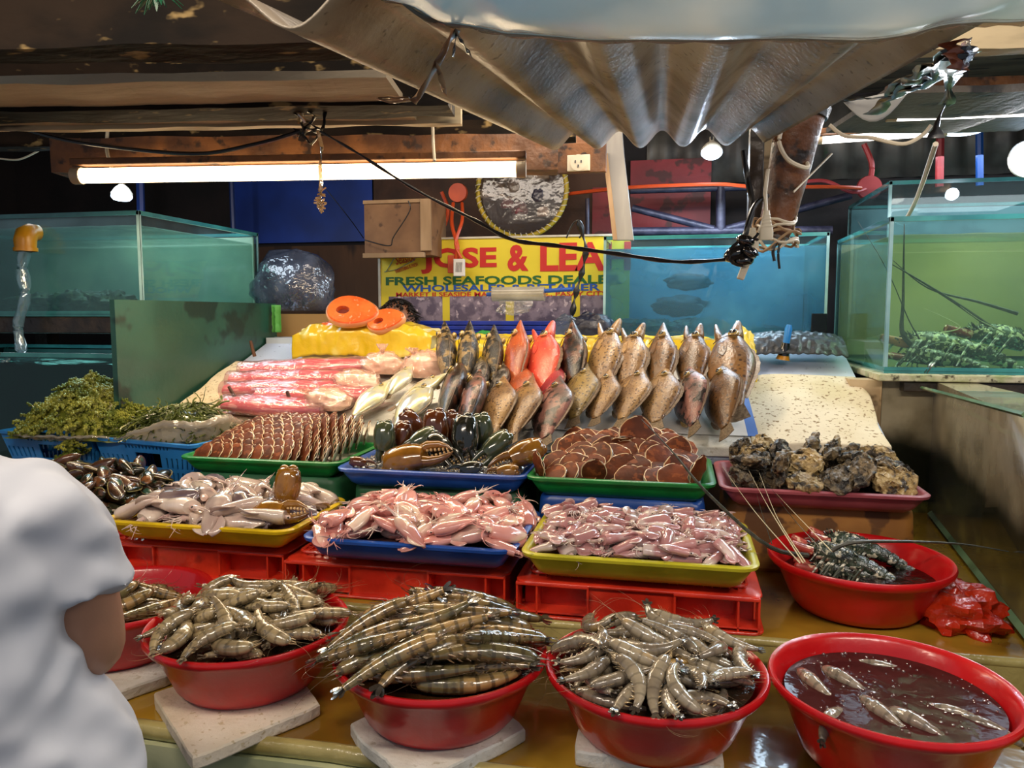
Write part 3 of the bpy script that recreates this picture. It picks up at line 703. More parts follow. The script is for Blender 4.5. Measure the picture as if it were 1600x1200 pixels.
# ------------------------------------------------------------------ heaps: drop things on a height map so that they rest on each other
class Heap:
    def __init__(s, cx, cy, hx, hy, base, res=.004, inside=None):
        s.res = res; s.x0 = cx-hx-.12; s.y0 = cy-hy-.12
        nx = int((2*hx+.24)/res); ny = int((2*hy+.24)/res)
        s.X, s.Y = np.meshgrid(s.x0+np.arange(nx)*res, s.y0+np.arange(ny)*res)
        s.H = np.vectorize(base)(s.X, s.Y).astype(float); s.inside = inside
    def cells(s, x, y, r):
        i0 = max(0, int((x-r-s.x0)/s.res)); i1 = min(s.H.shape[1], int((x+r-s.x0)/s.res)+2)
        j0 = max(0, int((y-r-s.y0)/s.res)); j1 = min(s.H.shape[0], int((y+r-s.y0)/s.res)+2)
        if i1 <= i0 or j1 <= j0: return None
        X = s.X[j0:j1, i0:i1]; Y = s.Y[j0:j1, i0:i1]
        q = r*r-(X-x)**2-(Y-y)**2; m = q > 0
        return (slice(j0, j1), slice(i0, i1)), np.sqrt(np.where(m, q, 0)), m
    def mean(s, x, y, r=.014):
        c = s.cells(x, y, r)
        if c is None or not c[2].any(): return None
        return float(s.H[c[0]][c[2]].mean())
    def fit(s, sph, x, y, yaw, roll=0, pitch=None, sink=.3, maxp=.45):
        """sph: local (x,y,z,r). returns (matrix, height) of the resting pose"""
        if pitch is None:
            xs = [q[0] for q in sph]; a, b = min(xs), max(xs)
            ca, sa = math.cos(yaw), math.sin(yaw)
            h0 = s.mean(x+a*ca*.8, y+a*sa*.8); h1 = s.mean(x+b*ca*.8, y+b*sa*.8)
            if h0 is None or h1 is None: return None
            pitch = max(-maxp, min(maxp, math.atan2(h1-h0, (b-a)*.8)))
        R = RZ(yaw) @ RY(-pitch) @ RX(roll); z = -9
        P = []
        for q in sph:
            p = R @ Vector(q[:3]); P.append((p, q[3]))
            c = s.cells(x+p.x, y+p.y, q[3])
            if c is None or not c[2].any(): continue
            need = float((s.H[c[0]]+c[1])[c[2]].max())-p.z
            z = max(z, need)
        if z < -8: return None
        rr = sum(q[1] for q in P)/len(P)
        z -= rr*sink
        return TR(x, y, z) @ R, z, P
    def stamp(s, x, y, z, P):
        for p, r in P:
            c = s.cells(x+p.x, y+p.y, r)
            if c is None: continue
            H = s.H[c[0]]; H[c[2]] = np.maximum(H[c[2]], (z+p.z+c[1])[c[2]])
    def drop(s, sph, sampler, tries=10, roll=0, pitch=None, sink=.3, target=None, maxp=.45, size=1, cap=None):
        best = None; sph = [(a*size, b*size, c*size, r*size) for a, b, c, r in sph]
        for _ in range(tries):
            x, y, yaw = sampler(); ro = roll() if callable(roll) else roll; pi = pitch() if callable(pitch) else pitch
            f = s.fit(sph, x, y, yaw, ro, pi, sink, maxp)
            if f is None: continue
            cost = f[1]-(target(x, y) if target else 0)
            if best is None or cost < best[0]: best = (cost, x, y, f)
        if best is None or (cap is not None and best[0] > cap): return None
        _, x, y, f = best; s.stamp(x, y, f[1], f[2]); return f[0] @ scl(size)
def in_disc(cx, cy, r, yaw=None):
    def f():
        a = random.uniform(0, 2*PI); q = r*math.sqrt(random.random())
        return cx+q*math.cos(a), cy+q*math.sin(a), (random.uniform(-PI, PI) if yaw is None else random.gauss(*yaw))
    return f
def in_rect(x0, x1, y0, y1, yaw=None):
    return lambda: (random.uniform(x0, x1), random.uniform(y0, y1), random.uniform(-PI, PI) if yaw is None else random.gauss(*yaw))
# ------------------------------------------------------------------ shrimp
M_shr = mk('pale_shrimp', '#a89670', '#7e6e54', sc=14, c3='#5e5446', sc3=60, lo3=.58, hi3=.66, rough=.22, coat=1, bump=.0008, bsc=90, rnd=5, band=('#5f543e', 6.5, .4, .98, .65), vary=.16, translucent=.0, sss=.0)
M_shr3 = mk('grey_shrimp', '#9d9078', '#75695a', sc=16, c3='#c9a25e', sc3=10, lo3=.62, hi3=.74, rough=.2, coat=1, bump=.0008, bsc=90, rnd=5, band=('#5c5347', 6.5, .6, .98, .5), vary=.16)
M_tig = mk('tiger_prawn', '#a08050', '#5f5636', sc=8, lo=.4, hi=.62, c3='#3a3424', sc3=30, lo3=.6, hi3=.7, rough=.2, coat=1, bump=.0008, bsc=80, rnd=5, band=('#3f3624', 7.5, .45, .9, .75), vary=.26)
M_fan = mk('tail_fan', '#4b4237', '#2c2722', rough=.25, coat=1, rnd=3)
M_fanl = mk('pale_tail_fan', '#9a8a70', '#5c5040', rough=.25, coat=1, rnd=3)
M_leg = mk('shrimp_leg', '#c7ab7c', '#96805c', rough=.3, coat=.8)
M_legd = mk('prawn_leg', '#7a5d42', '#4b3a2a', rough=.3, coat=.8)
M_black = mk('black_gloss', '#0c0c0f', rough=.12, coat=1)
def make_shrimp(name, L, arc, mats, seed, fat=1.0, hidden=True):
    """lies on its side in the xy plane, head towards +x, belly towards -y"""
    mb_, mf, ml = mats; rs = random.Random(seed)
    R = L/arc if arc > .01 else 1e3
    def at(t, off=0.):                        # t 0 tail .. 1 head
        a = (t-.5)*arc
        return Vector(((R+off)*math.sin(a), (R+off)*math.cos(a)-R*math.cos(arc/4), .0))
    b = MB(); N = 30; pts = []; rr = []; ts = []
    for i in range(N+1):
        t = i/N
        if t < .58: r = .024+.045*(t/.58)**.8; r *= 1+.07*((t/.58*6) % 1)
        else: q = (t-.58)/.42; r = .070*(1-.12*q) if q < .55 else .0616*math.sqrt(max(.02, 1-((q-.55)/.45)**1.7))
        pts.append(at(t, -.012*L*(1 if .5 < t < .85 else .4))); rr.append((r*L*fat*1.05, r*L*.86*fat)); ts.append(t*1.0)
    b.tube(pts, rr, 10, att=ts)
    root = b.build(name, mb_, sub=0)
    # rostrum and beak spines belong to the head
    b = MB(); b.tube([at(.90, .03*L), at(1.0, .045*L), at(1.09, .03*L)], [(.012*L, .012*L), (.006*L, .004*L), .0008], 5)
    b.build('rostrum', ml, root)
    b = MB(); tp = at(0); d = (at(0)-at(.06)).normalized(); s = Vector((-d.y, d.x, 0))
    for k in range(5):
        a = (k-2)*.33; dd = (d*math.cos(a)+s*math.sin(a)); zz = (.006 if k % 2 else -.002)*L
        w = .024*L; l = (.15-.02*abs(k-2))*L; n = dd.cross(Vector((0, 0, 1)))
        q0 = tp-d*.015*L
        prof = [(0, .25), (.35, .9), (.7, 1), (.92, .7), (1, .1)]
        vs = []
        for u, ww in prof:
            for sg in (-1, 1):
                for zt in (-.0025*L, .0025*L): vs.append(q0+dd*l*u+n*(sg*w*ww)+Vector((0, 0, zz+zt+.02*L*math.sin(u*2)*(1 if k % 2 else -1))))
        fs = []
        for i in range(4):
            o = i*4; fs += [(o, o+4, o+6, o+2), (o+1, o+3, o+7, o+5), (o, o+1, o+5, o+4), (o+2, o+6, o+7, o+3)]
        b.add(vs, fs)
    b.build('tail_fan', mf, root)
    b = MB()
    for k in range(5):                         # swimmerets
        t = .14+.09*k; p = at(t, -.055*L)
        for z in (-.018*L, .018*L):
            e = at(t+.03, -.115*L); b.tube([p+Vector((0, 0, z)), (p+e)/2+Vector((0, 0, z*1.4)), e+Vector((0, 0, z*1.6))], [(.010*L, .004*L), (.012*L, .004*L), (.003*L, .002*L)], 5)
    for k in range(5):                         # walking legs
        t = .62+.05*k; p = at(t, -.06*L)
        for z in (-.02*L, .02*L):
            m = at(t+.05, -(.10+.02*rs.random())*L); e = at(t+.11+.05*rs.random(), -(.12+.04*rs.random())*L)
            b.tube([p+Vector((0, 0, z)), m+Vector((0, 0, z*2)), e+Vector((0, 0, z*2.4))], [.005*L, .0045*L, .0015*L], 5)
    for z in (-.016*L, .016*L):
        b.tube([at(.92, -.03*L)+Vector((0, 0, z)), at(1.0, -.035*L)+Vector((0, 0, z*1.5)), at(1.06, -.02*L)+Vector((0, 0, z*1.6))], [(.012*L, .005*L), (.012*L, .004*L), (.003*L, .002*L)], 5)
    b.build('legs', ml, root)
    b = MB()
    for z in (-1, 1):
        p = [at(.95, 0)+Vector((0, 0, z*.012*L))]; v = (at(1)-at(.95)).normalized()*.09*L
        turn = rs.uniform(-.28, .28)
        for i in range(9):
            v = RZ(turn*(1+i*.1)) @ v; v.z = z*.004*L if i < 6 else -.01*L; p.append(p[-1]+v*.8)
        b.tube(p, [.0026*L*(1-.8*i/9) for i in range(10)], 4)
    b.build('antennae', ml, root)
    b = MB()
    for z in (-1, 1): b.ball(at(.94, .012*L)+Vector((0, 0, z*.034*L)), .0135*L, 7, 5)
    b.build('eyes', M_black, root)
    sph = [(at(t, -.012*L).x, at(t, -.012*L).y, 0, (.055 if .3 < t < .9 else .038)*L*fat) for t in (.06, .2, .35, .5, .65, .8, .93)]
    return root, sph
def spill(lib, k, heap, sampler, target, label, cat, group, sink=.3, size=(.9, 1.12), tries=12, roll=lambda: random.choice((0, PI))+random.gauss(0, .25), pitch=None, cap=None, maxp=.5):
    """drop k copies; the label can be a function of the copy's place"""
    out = []
    for i in range(k):
        root, sph = random.choice(lib); sc = random.uniform(*size)
        M = heap.drop(sph, sampler, tries, roll, pitch, sink, target, maxp, sc, cap)
        if M is None: continue
        if not root.get('used'):
            c = root; root['used'] = 1; c.matrix_world = M
        else: c = copy_tree(root, None, M)
        tag(c, label, cat, group); out.append(c)
    return out
def finish(lib):
    for r, _ in lib:
        if not r.get('used'):
            for ch in list(r.children): bpy.data.objects.remove(ch)
            bpy.data.objects.remove(r)
        else: del r['used']
def basin_base(key, lvl, slope=True):
    cx, cy, zr, r, h = BAS[key]
    def f(x, y):
        q = math.hypot(x-cx, y-cy)
        if q < r*.885: return zr+lvl
        if q < r*1.0: return zr+.006
        return zr-h-.02
    return f
def dome(cx, cy, r, k): return lambda x, y: -k*((x-cx)**2+(y-cy)**2)/(r*r)
def basin_water(key, lvl, m, label):
    cx, cy, zr, r, h = BAS[key]; R = r*(.79+.105*(h+lvl-h*.45)/(h*.55))-.001
    b = MB(); rings = [[(q*R*math.cos(2*PI*k/60), q*R*math.sin(2*PI*k/60), .0018*noise.noise(Vector((q*R*math.cos(2*PI*k/60)*45, q*R*math.sin(2*PI*k/60)*45, lvl*99)))*(1 if q < .99 else 0)) for k in range(60)] for q in (.01, .15, .3, .45, .6, .75, .88, 1)]
    b.loft(rings, cap=True); return tag(b.build('water', m, loc=(cx, cy, zr+lvl)), label, 'water', kind='stuff')
M_wclr = film('basin_water', '#c9b08c', murk=.45, mcol='#5e4c38', mcol2='#43372a', rough=.03, bump=.006, bsc=45, fmin=.04, msc=20)
M_wred = film('reddish_water', '#8c3a34', murk=.9, mcol='#6a3230', mcol2='#542c2a', gl=.4, rough=.06, bump=.0007, bsc=30, fmin=.03, msc=14)
M_wtan = film('prawn_water', '#a07040', murk=.6, mcol='#4a3018', rough=.03, bump=.006, bsc=40)

# basin 1: pale shrimp
def lib_shrimp(pref, L, mats, fat, arcs=(.5, 1.1, 1.9)): 
    l = [make_shrimp('shrimp' if pref == 's' else 'tiger_prawn', L, a, mats, i+len(pref)*7, fat) for i, a in enumerate(arcs)]
    protos(*[x[0] for x in l]); return l
cx, cy, zr, r, h = BAS['b1']
basin_water('b1', -.018, M_wclr, 'murky water between the pale shrimp in the basin beside the person')
lib = lib_shrimp('s', .130, (M_shr, M_fanl, M_leg), 1.75)
Hp = Heap(cx, cy, r, r, basin_base('b1', -.012))
spill(lib, 110, Hp, in_disc(cx, cy, r*.80, (.35, .8)), dome(cx, cy, r, .035), 'pale grey shrimp heaped in the red basin beside the person in white', 'shrimp', 'pale shrimp in the basin beside the person', sink=.5, cap=zr+.052)
finish(lib)
# basin 2: tiger prawns, lying from lower left to upper right
cx, cy, zr, r, h = BAS['b2']
basin_water('b2', -.02, M_wtan, 'brown water between the tiger prawns')
lib = lib_shrimp('tiger', .195, (M_tig, M_fan, M_legd), 1.42, (.25, .6, .95))
Hp = Heap(cx, cy, r, r, basin_base('b2', -.012))
def s2():
    a = random.uniform(0, 2*PI); q = r*.72*math.sqrt(random.random())
    return cx-.008+q*math.cos(a)*.9, cy-.012+q*math.sin(a)*1.08, random.gauss(.52, .22)+(PI if random.random() < .45 else 0)
spill(lib, 95, Hp, s2, dome(cx, cy, r, .045), 'banded tiger prawn heaped in the second red basin from the left that shows whole', 'prawn', 'tiger prawns in the basin', sink=.5, maxp=.4, cap=zr+.075)
finish(lib)
# basin 3: grey shrimp, heads up and outwards
cx, cy, zr, r, h = BAS['b3']
basin_water('b3', -.012, M_wclr, 'clear brownish water between the grey shrimp of the middle basin')
lib = lib_shrimp('s', .127, (M_shr3, M_fan, M_leg), 1.6, (.8, 1.5, 2.2))
Hp = Heap(cx, cy, r, r, basin_base('b3', -.018))
spill(lib, 100, Hp, in_disc(cx, cy, r*.80, (2.0, 1.1)), dome(cx, cy, r, .03), 'translucent grey shrimp heaped in the middle red basin of the front row', 'shrimp', 'grey shrimp in the middle basin', sink=.5, cap=zr+.046)
finish(lib)
# basin 4: a few prawns in cloudy water
cx, cy, zr, r, h = BAS['b4']
basin_water('b4', -.026, M_wred, 'cloudy reddish brown water in the basin at the bottom right')
M_shr4 = mk('bluish_shrimp', '#8f8270', '#6b6156', sc=16, rough=.2, coat=1, bump=.0008, bsc=90, rnd=5, band=('#534c42', 6.5, .5, .95, .6), vary=.1)
lib = [make_shrimp('shrimp', .15, a, (M_shr4, M_fan, M_leg), 40+i, 1.9) for i, a in enumerate((1.1, 1.6))]; protos(*[x[0] for x in lib])
for i, (u, v, yaw, lab) in enumerate(((1272, 1066, 1.95, 'shrimp at the left edge of the reddish water, nearest the basin rim'), (1318, 1060, 2.2, 'second shrimp from the left in the reddish water'), (1378, 1112, 2.0, 'shrimp in the middle of the reddish water with long pale feelers'),
        (1432, 1128, 2.25, 'shrimp right of the middle of the reddish water, mostly under water'), (1300, 1118, 1.0, 'dark shrimp by the front rim of the reddish water'), (1490, 1108, 2.8, 'faint shrimp sunk at the right side of the reddish water'), (1375, 1036, 3.0, 'shrimp sunk at the far side of the reddish water'), (1540, 1128, 2.5, 'shrimp sunk beside the right rim of the reddish water'))):
    p = PZ(u, v, zr-.026); root, sph = lib[i % 2]; M = TR(p.x, p.y, zr-.026-(.004 if i < 4 else .0095)) @ RZ(yaw) @ RX(.9) @ scl(.86 if i < 4 else .75)
    if not root.get('used'): root['used'] = 1; c = root; c.matrix_world = M
    else: c = copy_tree(root, None, M)
    tag(c, lab, 'shrimp', 'shrimp in the reddish water')
finish(lib)
M_foamr = film('froth', '#d9b8ae', murk=.35, mcol='#a8807a', rough=.05, fmin=.2)
b = MB()
for _ in range(230):
    a = random.uniform(0, 2*PI); q = r*.84*math.sqrt(random.random()); k = noise.noise(Vector((q*math.cos(a)*11, q*math.sin(a)*11, 5)))
    if k < -.05: continue
    b.ball((cx+q*math.cos(a), cy+q*math.sin(a), zr-.0255), random.uniform(.0012, .0042), 6, 4)
tag(b.build('froth', M_foamr), 'small bubbles floating on the reddish water', 'froth', kind='stuff')
# basin 0: tiger prawns behind the arm
cx, cy, zr, r, h = BAS['b0']
basin_water('b0', -.055, M_wtan, 'brown water in the basin at the far left')
lib = [make_shrimp('tiger_prawn', .17, a, (M_tig, M_fan, M_legd), 60+i, 1.4) for i, a in enumerate((.4, .9))]; protos(*[x[0] for x in lib])
Hp = Heap(cx, cy, r, r, lambda x, y: zr-.055 if math.hypot(x-cx, y-cy) < r*.75 else zr-.02)
spill(lib, 16, Hp, in_disc(cx+.02, cy, r*.5, (.8, .5)), dome(cx, cy, r, .02), 'striped prawn in the far left basin behind the arm of the person', 'prawn', 'prawns in the far left basin', sink=.5)
finish(lib)
# ------------------------------------------------------------------ squid
def fins(b, x0, x1, w, side, zt, m=0, curl=.3):
    def fn(s, t):
        x = x0+(x1-x0)*s; ww = w*math.sin(PI*min(1, s*1.02))**.75
        return (x, side*(.25*w+ww*t), zt+curl*w*t*t*math.sin(s*5))
    b.grid(8, 4, fn, m)
def make_squid(name, L, mats, seed, fat=1.0, bend=0.0, finw=.16, arms=True, limp=.1):
    """flattened tube lying in the xy plane, tip towards +x, arms towards -x"""
    rs = random.Random(seed)
    def c(x): return Vector((x*L, bend*L*(x*x), 0))
    b = MB(); pts = []; rr = []; N = 16
    for i in range(N+1):
        x = -.30+.80*i/N; q = i/N
        r = .115*(1-q**2.6)**.6*(1+.10*math.sin(q*7+seed))*fat if q < .995 else .006
        if q < .12: r *= .86+.14*q/.12
        pts.append(c(x)+Vector((0, 0, limp*L*.15*noise.noise(Vector((q*3, seed, 0)))))); rr.append((max(r, .008)*L, max(r*.62, .006)*L))
    b.tube(pts, rr, 12)
    root = b.build(name, mats[0])
    b = MB()
    for sd in (-1, 1):
        def fn(s, t, sd=sd):
            x = .08+.42*s; p = c(x); w = finw*L*math.sin(PI*min(1, s*.96+.02))**.8
            return (p.x, p.y+sd*(.03*L+w*t), .012*L*(1-t)+.05*L*t*t*math.sin(s*4+seed+sd)-.02*L*t)
        b.grid(9, 4, fn)
    b.build('fins', mats[0], root, solid=.0028)
    h = c(-.36)
    b = MB(); b.tube([c(-.27), c(-.31), c(-.37), c(-.43)], [(.06*L, .045*L), (.066*L, .05*L), (.07*L, .052*L), (.045*L, .035*L)], 10); b.build('head', mats[1], root)
    if arms:
        b = MB()
        for k in range(8):
            a = 2*PI*k/8; p = [c(-.42)+Vector((0, math.cos(a)*.03*L, math.sin(a)*.02*L))]; v = Vector((-1, math.cos(a)*.5, .1*math.sin(a))).normalized()*.045*L; tw = rs.uniform(-.4, .4)
            n = 7 if k % 4 else 10
            for i in range(n): v = RZ(tw) @ v; v.z -= .003*L*(1 if p[-1].z > -.02*L else -.5); p.append(p[-1]+v)
            b.tube(p, [.017*L*(1-.85*i/n) for i in range(n+1)], 5)
        b.build('arms', mats[1], root)
    b = MB()
    for sd in (-1, 1): b.ball((h.x, h.y+sd*.066*L, .01*L), .018*L, 7, 5)
    b.build('eyes', M_black, root)
    sph = [(x*L, bend*L*x*x, 0, r*L*fat) for x, r in ((-.52, .03), (-.36, .04), (-.18, .066), (0, .07), (.2, .06), (.38, .035))]
    return root, sph
M_sq1 = mk('pale_squid', '#d9c8ba', '#b49c92', sc=9, c3='#7b646a', sc3=8, lo3=.6, hi3=.75, rough=.17, coat=1, bump=.0016, bsc=26, rnd=6, vary=.16, sss=.0)
M_sq1b = mk('violet_grey_squid', '#82716f', '#5c4c52', sc=10, rough=.17, coat=1, bump=.0016, bsc=26, rnd=6, vary=.12)
M_sq2 = mk('pink_squid', '#d99a90', '#c98076', sc=9, lo=.4, hi=.7, c3='#e6cdb8', sc3=7, lo3=.52, hi3=.66, rough=.17, coat=1, bump=.0016, bsc=28, rnd=6, vary=.16)
M_sq3 = mk('mauve_squid', '#c08a88', '#9c5f64', sc=9, lo=.4, hi=.7, c3='#d9c4bc', sc3=9, lo3=.48, hi3=.62, rough=.17, coat=1, bump=.0016, bsc=30, rnd=6, vary=.2)
M_arm = mk('squid_arms', '#e0cfc2', '#c6a49c', sc=14, rough=.25, coat=1, bump=.001, bsc=60, rnd=4)
def flatbase(x0, x1, y0, y1, z): return lambda x, y: z if x0 < x < x1 and y0 < y < y1 else z-.03
def ddome(x0, x1, y0, y1, k): return lambda x, y: -k*max(abs((x-(x0+x1)/2)/((x1-x0)/2))**4, abs((y-(y0+y1)/2)/((y1-y0)/2))**4)
def bed(name, x0, x1, y0, y1, z, m, label):
    b = MB(); b.grid(24, 18, lambda s, t: (x0+(x1-x0)*s, y0+(y1-y0)*t, z+.003*noise.noise(Vector((s*9, t*9, z)))))
    return tag(b.build(name, m), label, name, kind='stuff')
M_juice = film('tray_juice', '#b08a84', murk=.75, mcol='#8a6260', mcol2='#6e4a4a', rough=.04, bump=.004, bsc=30)
def tray_heap(nm, x0, x1, y0, y1, z, lib, k, lab, grp, dome_k, yaw, size, sink=.5, cat='squid', m=M_juice, margin=.03, bedlab=None, tries=12, roll=None, pitch=None, cap=None):
    bed('tray_liquid', x0+.035, x1-.035, y0+.035, y1-.035, z-.014, m, bedlab)
    Hp = Heap((x0+x1)/2, (y0+y1)/2, (x1-x0)/2, (y1-y0)/2, flatbase(x0+.02, x1-.02, y0+.02, y1-.02, z-.008))
    r = spill(lib, k, Hp, in_rect(x0+margin, x1-margin, y0+margin, y1-margin, yaw), ddome(x0, x1, y0, y1, dome_k), lab, cat, grp, sink=sink, size=size, tries=tries, roll=roll or (lambda: random.gauss(0, .3)+random.choice((0, PI))), pitch=pitch, cap=z+cap if cap else None)
    finish(lib); return r
lib = [make_squid('squid', .15, ((M_sq1, M_sq1, M_sq1b)[i], M_arm), i, 1.8, (.2, -.25, .1)[i], .24, arms=i != 1) for i in range(3)]; protos(*[x[0] for x in lib])
tray_heap('a', -1.435, -.905, 1.66, 2.02, RZ1, lib, 80, 'large pale squid heaped in the yellow tray at the left', 'pale squid in the left tray', .035, None, (.85, 1.15), cap=.046, bedlab='milky liquid under the large pale squid', margin=.05)
lib = [make_squid('squid', .115, (M_sq2, (M_sq2, M_arm, M_sq2)[i]), 10+i, 1.75, (.25, -.2, 0)[i], .21, arms=i != 2) for i in range(3)]; protos(*[x[0] for x in lib])
tray_heap('b', -.862, -.342, 1.625, 2.0, RZ1, lib, 130, 'pink squid heaped in the blue tray in the middle', 'pink squid in the blue tray', .035, None, (.85, 1.15), cap=.048, bedlab='pink liquid under the squid in the blue tray', margin=.022)
lib = [make_squid('squid', .095, (M_sq3, M_arm), 20+i, 1.8, (.25, -.2, 0)[i], .22) for i in range(3)]; protos(*[x[0] for x in lib])
tray_heap('c', -.328, .182, 1.615, 1.995, RZ1, lib, 150, 'small mauve squid heaped in the lime yellow tray', 'small squid in the lime yellow tray', .035, None, (.8, 1.1), cap=.040, bedlab='pinkish liquid under the small squid', margin=.035)

# ------------------------------------------------------------------ scallops: thin round two-valved shells with small ears
M_scal = mk('brown_valve', '#6e3418', '#50240e', sc=18, c3='#83431f', sc3=40, rough=.55, coat=.0, spec=.25, bump=.0006, bsc=120, rnd=4, vary=.22)
M_rim = mk('valve_rim', '#ecd2a8', '#d2a878', sc=20, rough=.3, coat=.4)
M_wval = mk('white_valve', '#e8ddc8', '#cfbfa4', sc=20, rough=.22, coat=.9, rnd=3)
def make_scallop(name, R):
    def outline(a):
        r = 1.0
        d = abs((a-PI/2+PI) % (2*PI)-PI)              # angle from the hinge at +y
        if d < .5: r = 1.0+.10*math.cos(d/.5*PI/2)
        return r*(1+.012*math.sin(a*9))
    N = 30
    def valve(sgn, th, off, m0, m1):
        b = MB(); rings = []; qs = (.02, .3, .6, .85, .95, 1.0)
        for q in qs:
            rings.append([(R*q*outline(2*PI*k/N)*math.cos(2*PI*k/N), R*q*outline(2*PI*k/N)*math.sin(2*PI*k/N), sgn*(off+th*(1-q**2.2)+.0007*math.sin(q*9)*q+(.0022*math.sin(2*PI*k/N*7) if q > .9 else 0)*R/.05)) for k in range(N)])
        rings.append([(x*.985, y*.985, z-sgn*.0016) for x, y, z in rings[-1]])
        b.loft(rings, cap=False)
        for i in range(len(b.m)):
            if i >= N*4: b.m[i] = 1
        b.f.append(list(range(N))); b.m.append(0)
        return b
    root = valve(1, .006*R/.05, .002, 0, 1).build(name, [M_scal, M_rim])
    b = valve(-1, .006*R/.05, .002, 0, 1); b.m = [0]*len(b.m); b.build('lower_valve', [M_wval], root)
    b = MB(); b.tube([(-.35*R, R*1.02, 0), (0, R*1.09, 0), (.35*R, R*1.02, 0)], [.0016, .0028, .0016], 6); b.build('hinge', M_scal, root)
    return root
sc0 = make_scallop('scallop', .047); protos(sc0)
def put(root, M, label, cat, group=None):
    if not root.get('used'): root['used'] = 1; c = root; c.matrix_world = M
    else: c = copy_tree(root, None, M)
    return tag(c, label, cat, group)
def face_frame(o, n, up):
    n = Vector(n).normalized(); x = Vector(up).cross(n).normalized(); y = n.cross(x)
    return Matrix(((x.x, y.x, n.x, o[0]), (x.y, y.y, n.y, o[1]), (x.z, y.z, n.z, o[2]), (0, 0, 0, 1)))
M_bedd = mk('wet_bed', '#2c2118', '#1a1410', rough=.2, coat=1)
x0, x1, y0, y1 = -1.49, -.955, 2.055, 2.42
bed('tray_liquid', x0+.035, x1-.035, y0+.035, y1-.035, 1.045, M_bedd, 'dark water under the ranked scallops')
for j in range(10):
    for i in range(13):
        s = (i+.5*(j % 2)+.25)/13.2; t = j/9
        x = x0+.045+(x1-x0-.08)*s; y = y0+.056+(y1-y0-.085)*t
        e = 1-max(abs(2*s-1)**5, 0)
        z = 1.066+.062*math.sin(min(1, t*1.05)*PI*.56)*(.35+.65*e)+random.gauss(0, .0022)
        k = max(0, (s-.55)/.45)
        n = Vector((-.28-1.35*k+random.gauss(0, .05), -.62+.15*k+random.gauss(0, .05), .66-.2*k+random.gauss(0, .04)))
        put(sc0, face_frame((x, y, z), n, (random.gauss(.1, .12), .25, 1)) @ scl(random.uniform(.82, .95)), 'brown scallop standing in the close ranks of the left green tray', 'scallop', 'scallops ranked in the left green tray')
del sc0['used']
x0, x1, y0, y1 = -.392, .110, 2.0, 2.40
bed('tray_liquid', x0+.035, x1-.035, y0+.035, y1-.035, 1.042, M_bedd, 'dark water under the loose scallops')
sc1 = copy_tree(sc0); CH[sc1.name] = list(sc1.children); 
for j in range(8):
    for i in range(9):
        s = (i+.5*(j % 2)+.2)/9.4; t = j/7
        if j == 0 and 2 < i < 5: continue
        x = x0+.050+(x1-x0-.10)*s+random.gauss(0, .005); y = y0+.072+(y1-y0-.115)*t+random.gauss(0, .004)
        e = 1-max(abs(2*s-1)**4, 0)
        z = 1.058+.060*math.sin(min(1, t*1.1)*PI*.55)*(.35+.65*e)+random.gauss(0, .004)
        side = (s-.5)*2
        n = Vector((side*.25+random.gauss(0, .16), -.50+random.gauss(0, .15), .72+random.gauss(0, .1)))
        put(sc1, face_frame((x, y, z), n, (random.gauss(0, .3), .25, 1)) @ scl(random.uniform(.85, 1.1)), 'brown scallop lying loosely in the green tray left of the oysters', 'scallop', 'loose scallops in the middle green tray')
for (u, v, n, lab, sz_) in ((935, 690, (0, -.3, 1), 'pale scallop lying flat on top of the loose ones, underside up', .95), (970, 694, (.1, -.55, -.8), 'white underside of a scallop shown in the middle of the loose heap', 1.0), (995, 680, (.3, -.9, .35), 'brown scallop standing upright on top of the loose heap', 1.15),
        (928, 737, (.1, -.9, -.2), 'white scallop underside by the front rim of the middle green tray', .75), (842, 727, (-.8, -.5, -.2), 'pale scallop on edge in the left front corner of the middle green tray', .8), (1090, 735, (.8, -.5, -.25), 'white scallop on edge in the right front corner of the middle green tray', .85)):
    y = 2.06 if v > 715 else 2.25; p = PY(u, v, y)
    put(sc1, face_frame(p, n, (.2, .2, 1)) @ scl(sz_), lab, 'scallop')
del sc1['used']

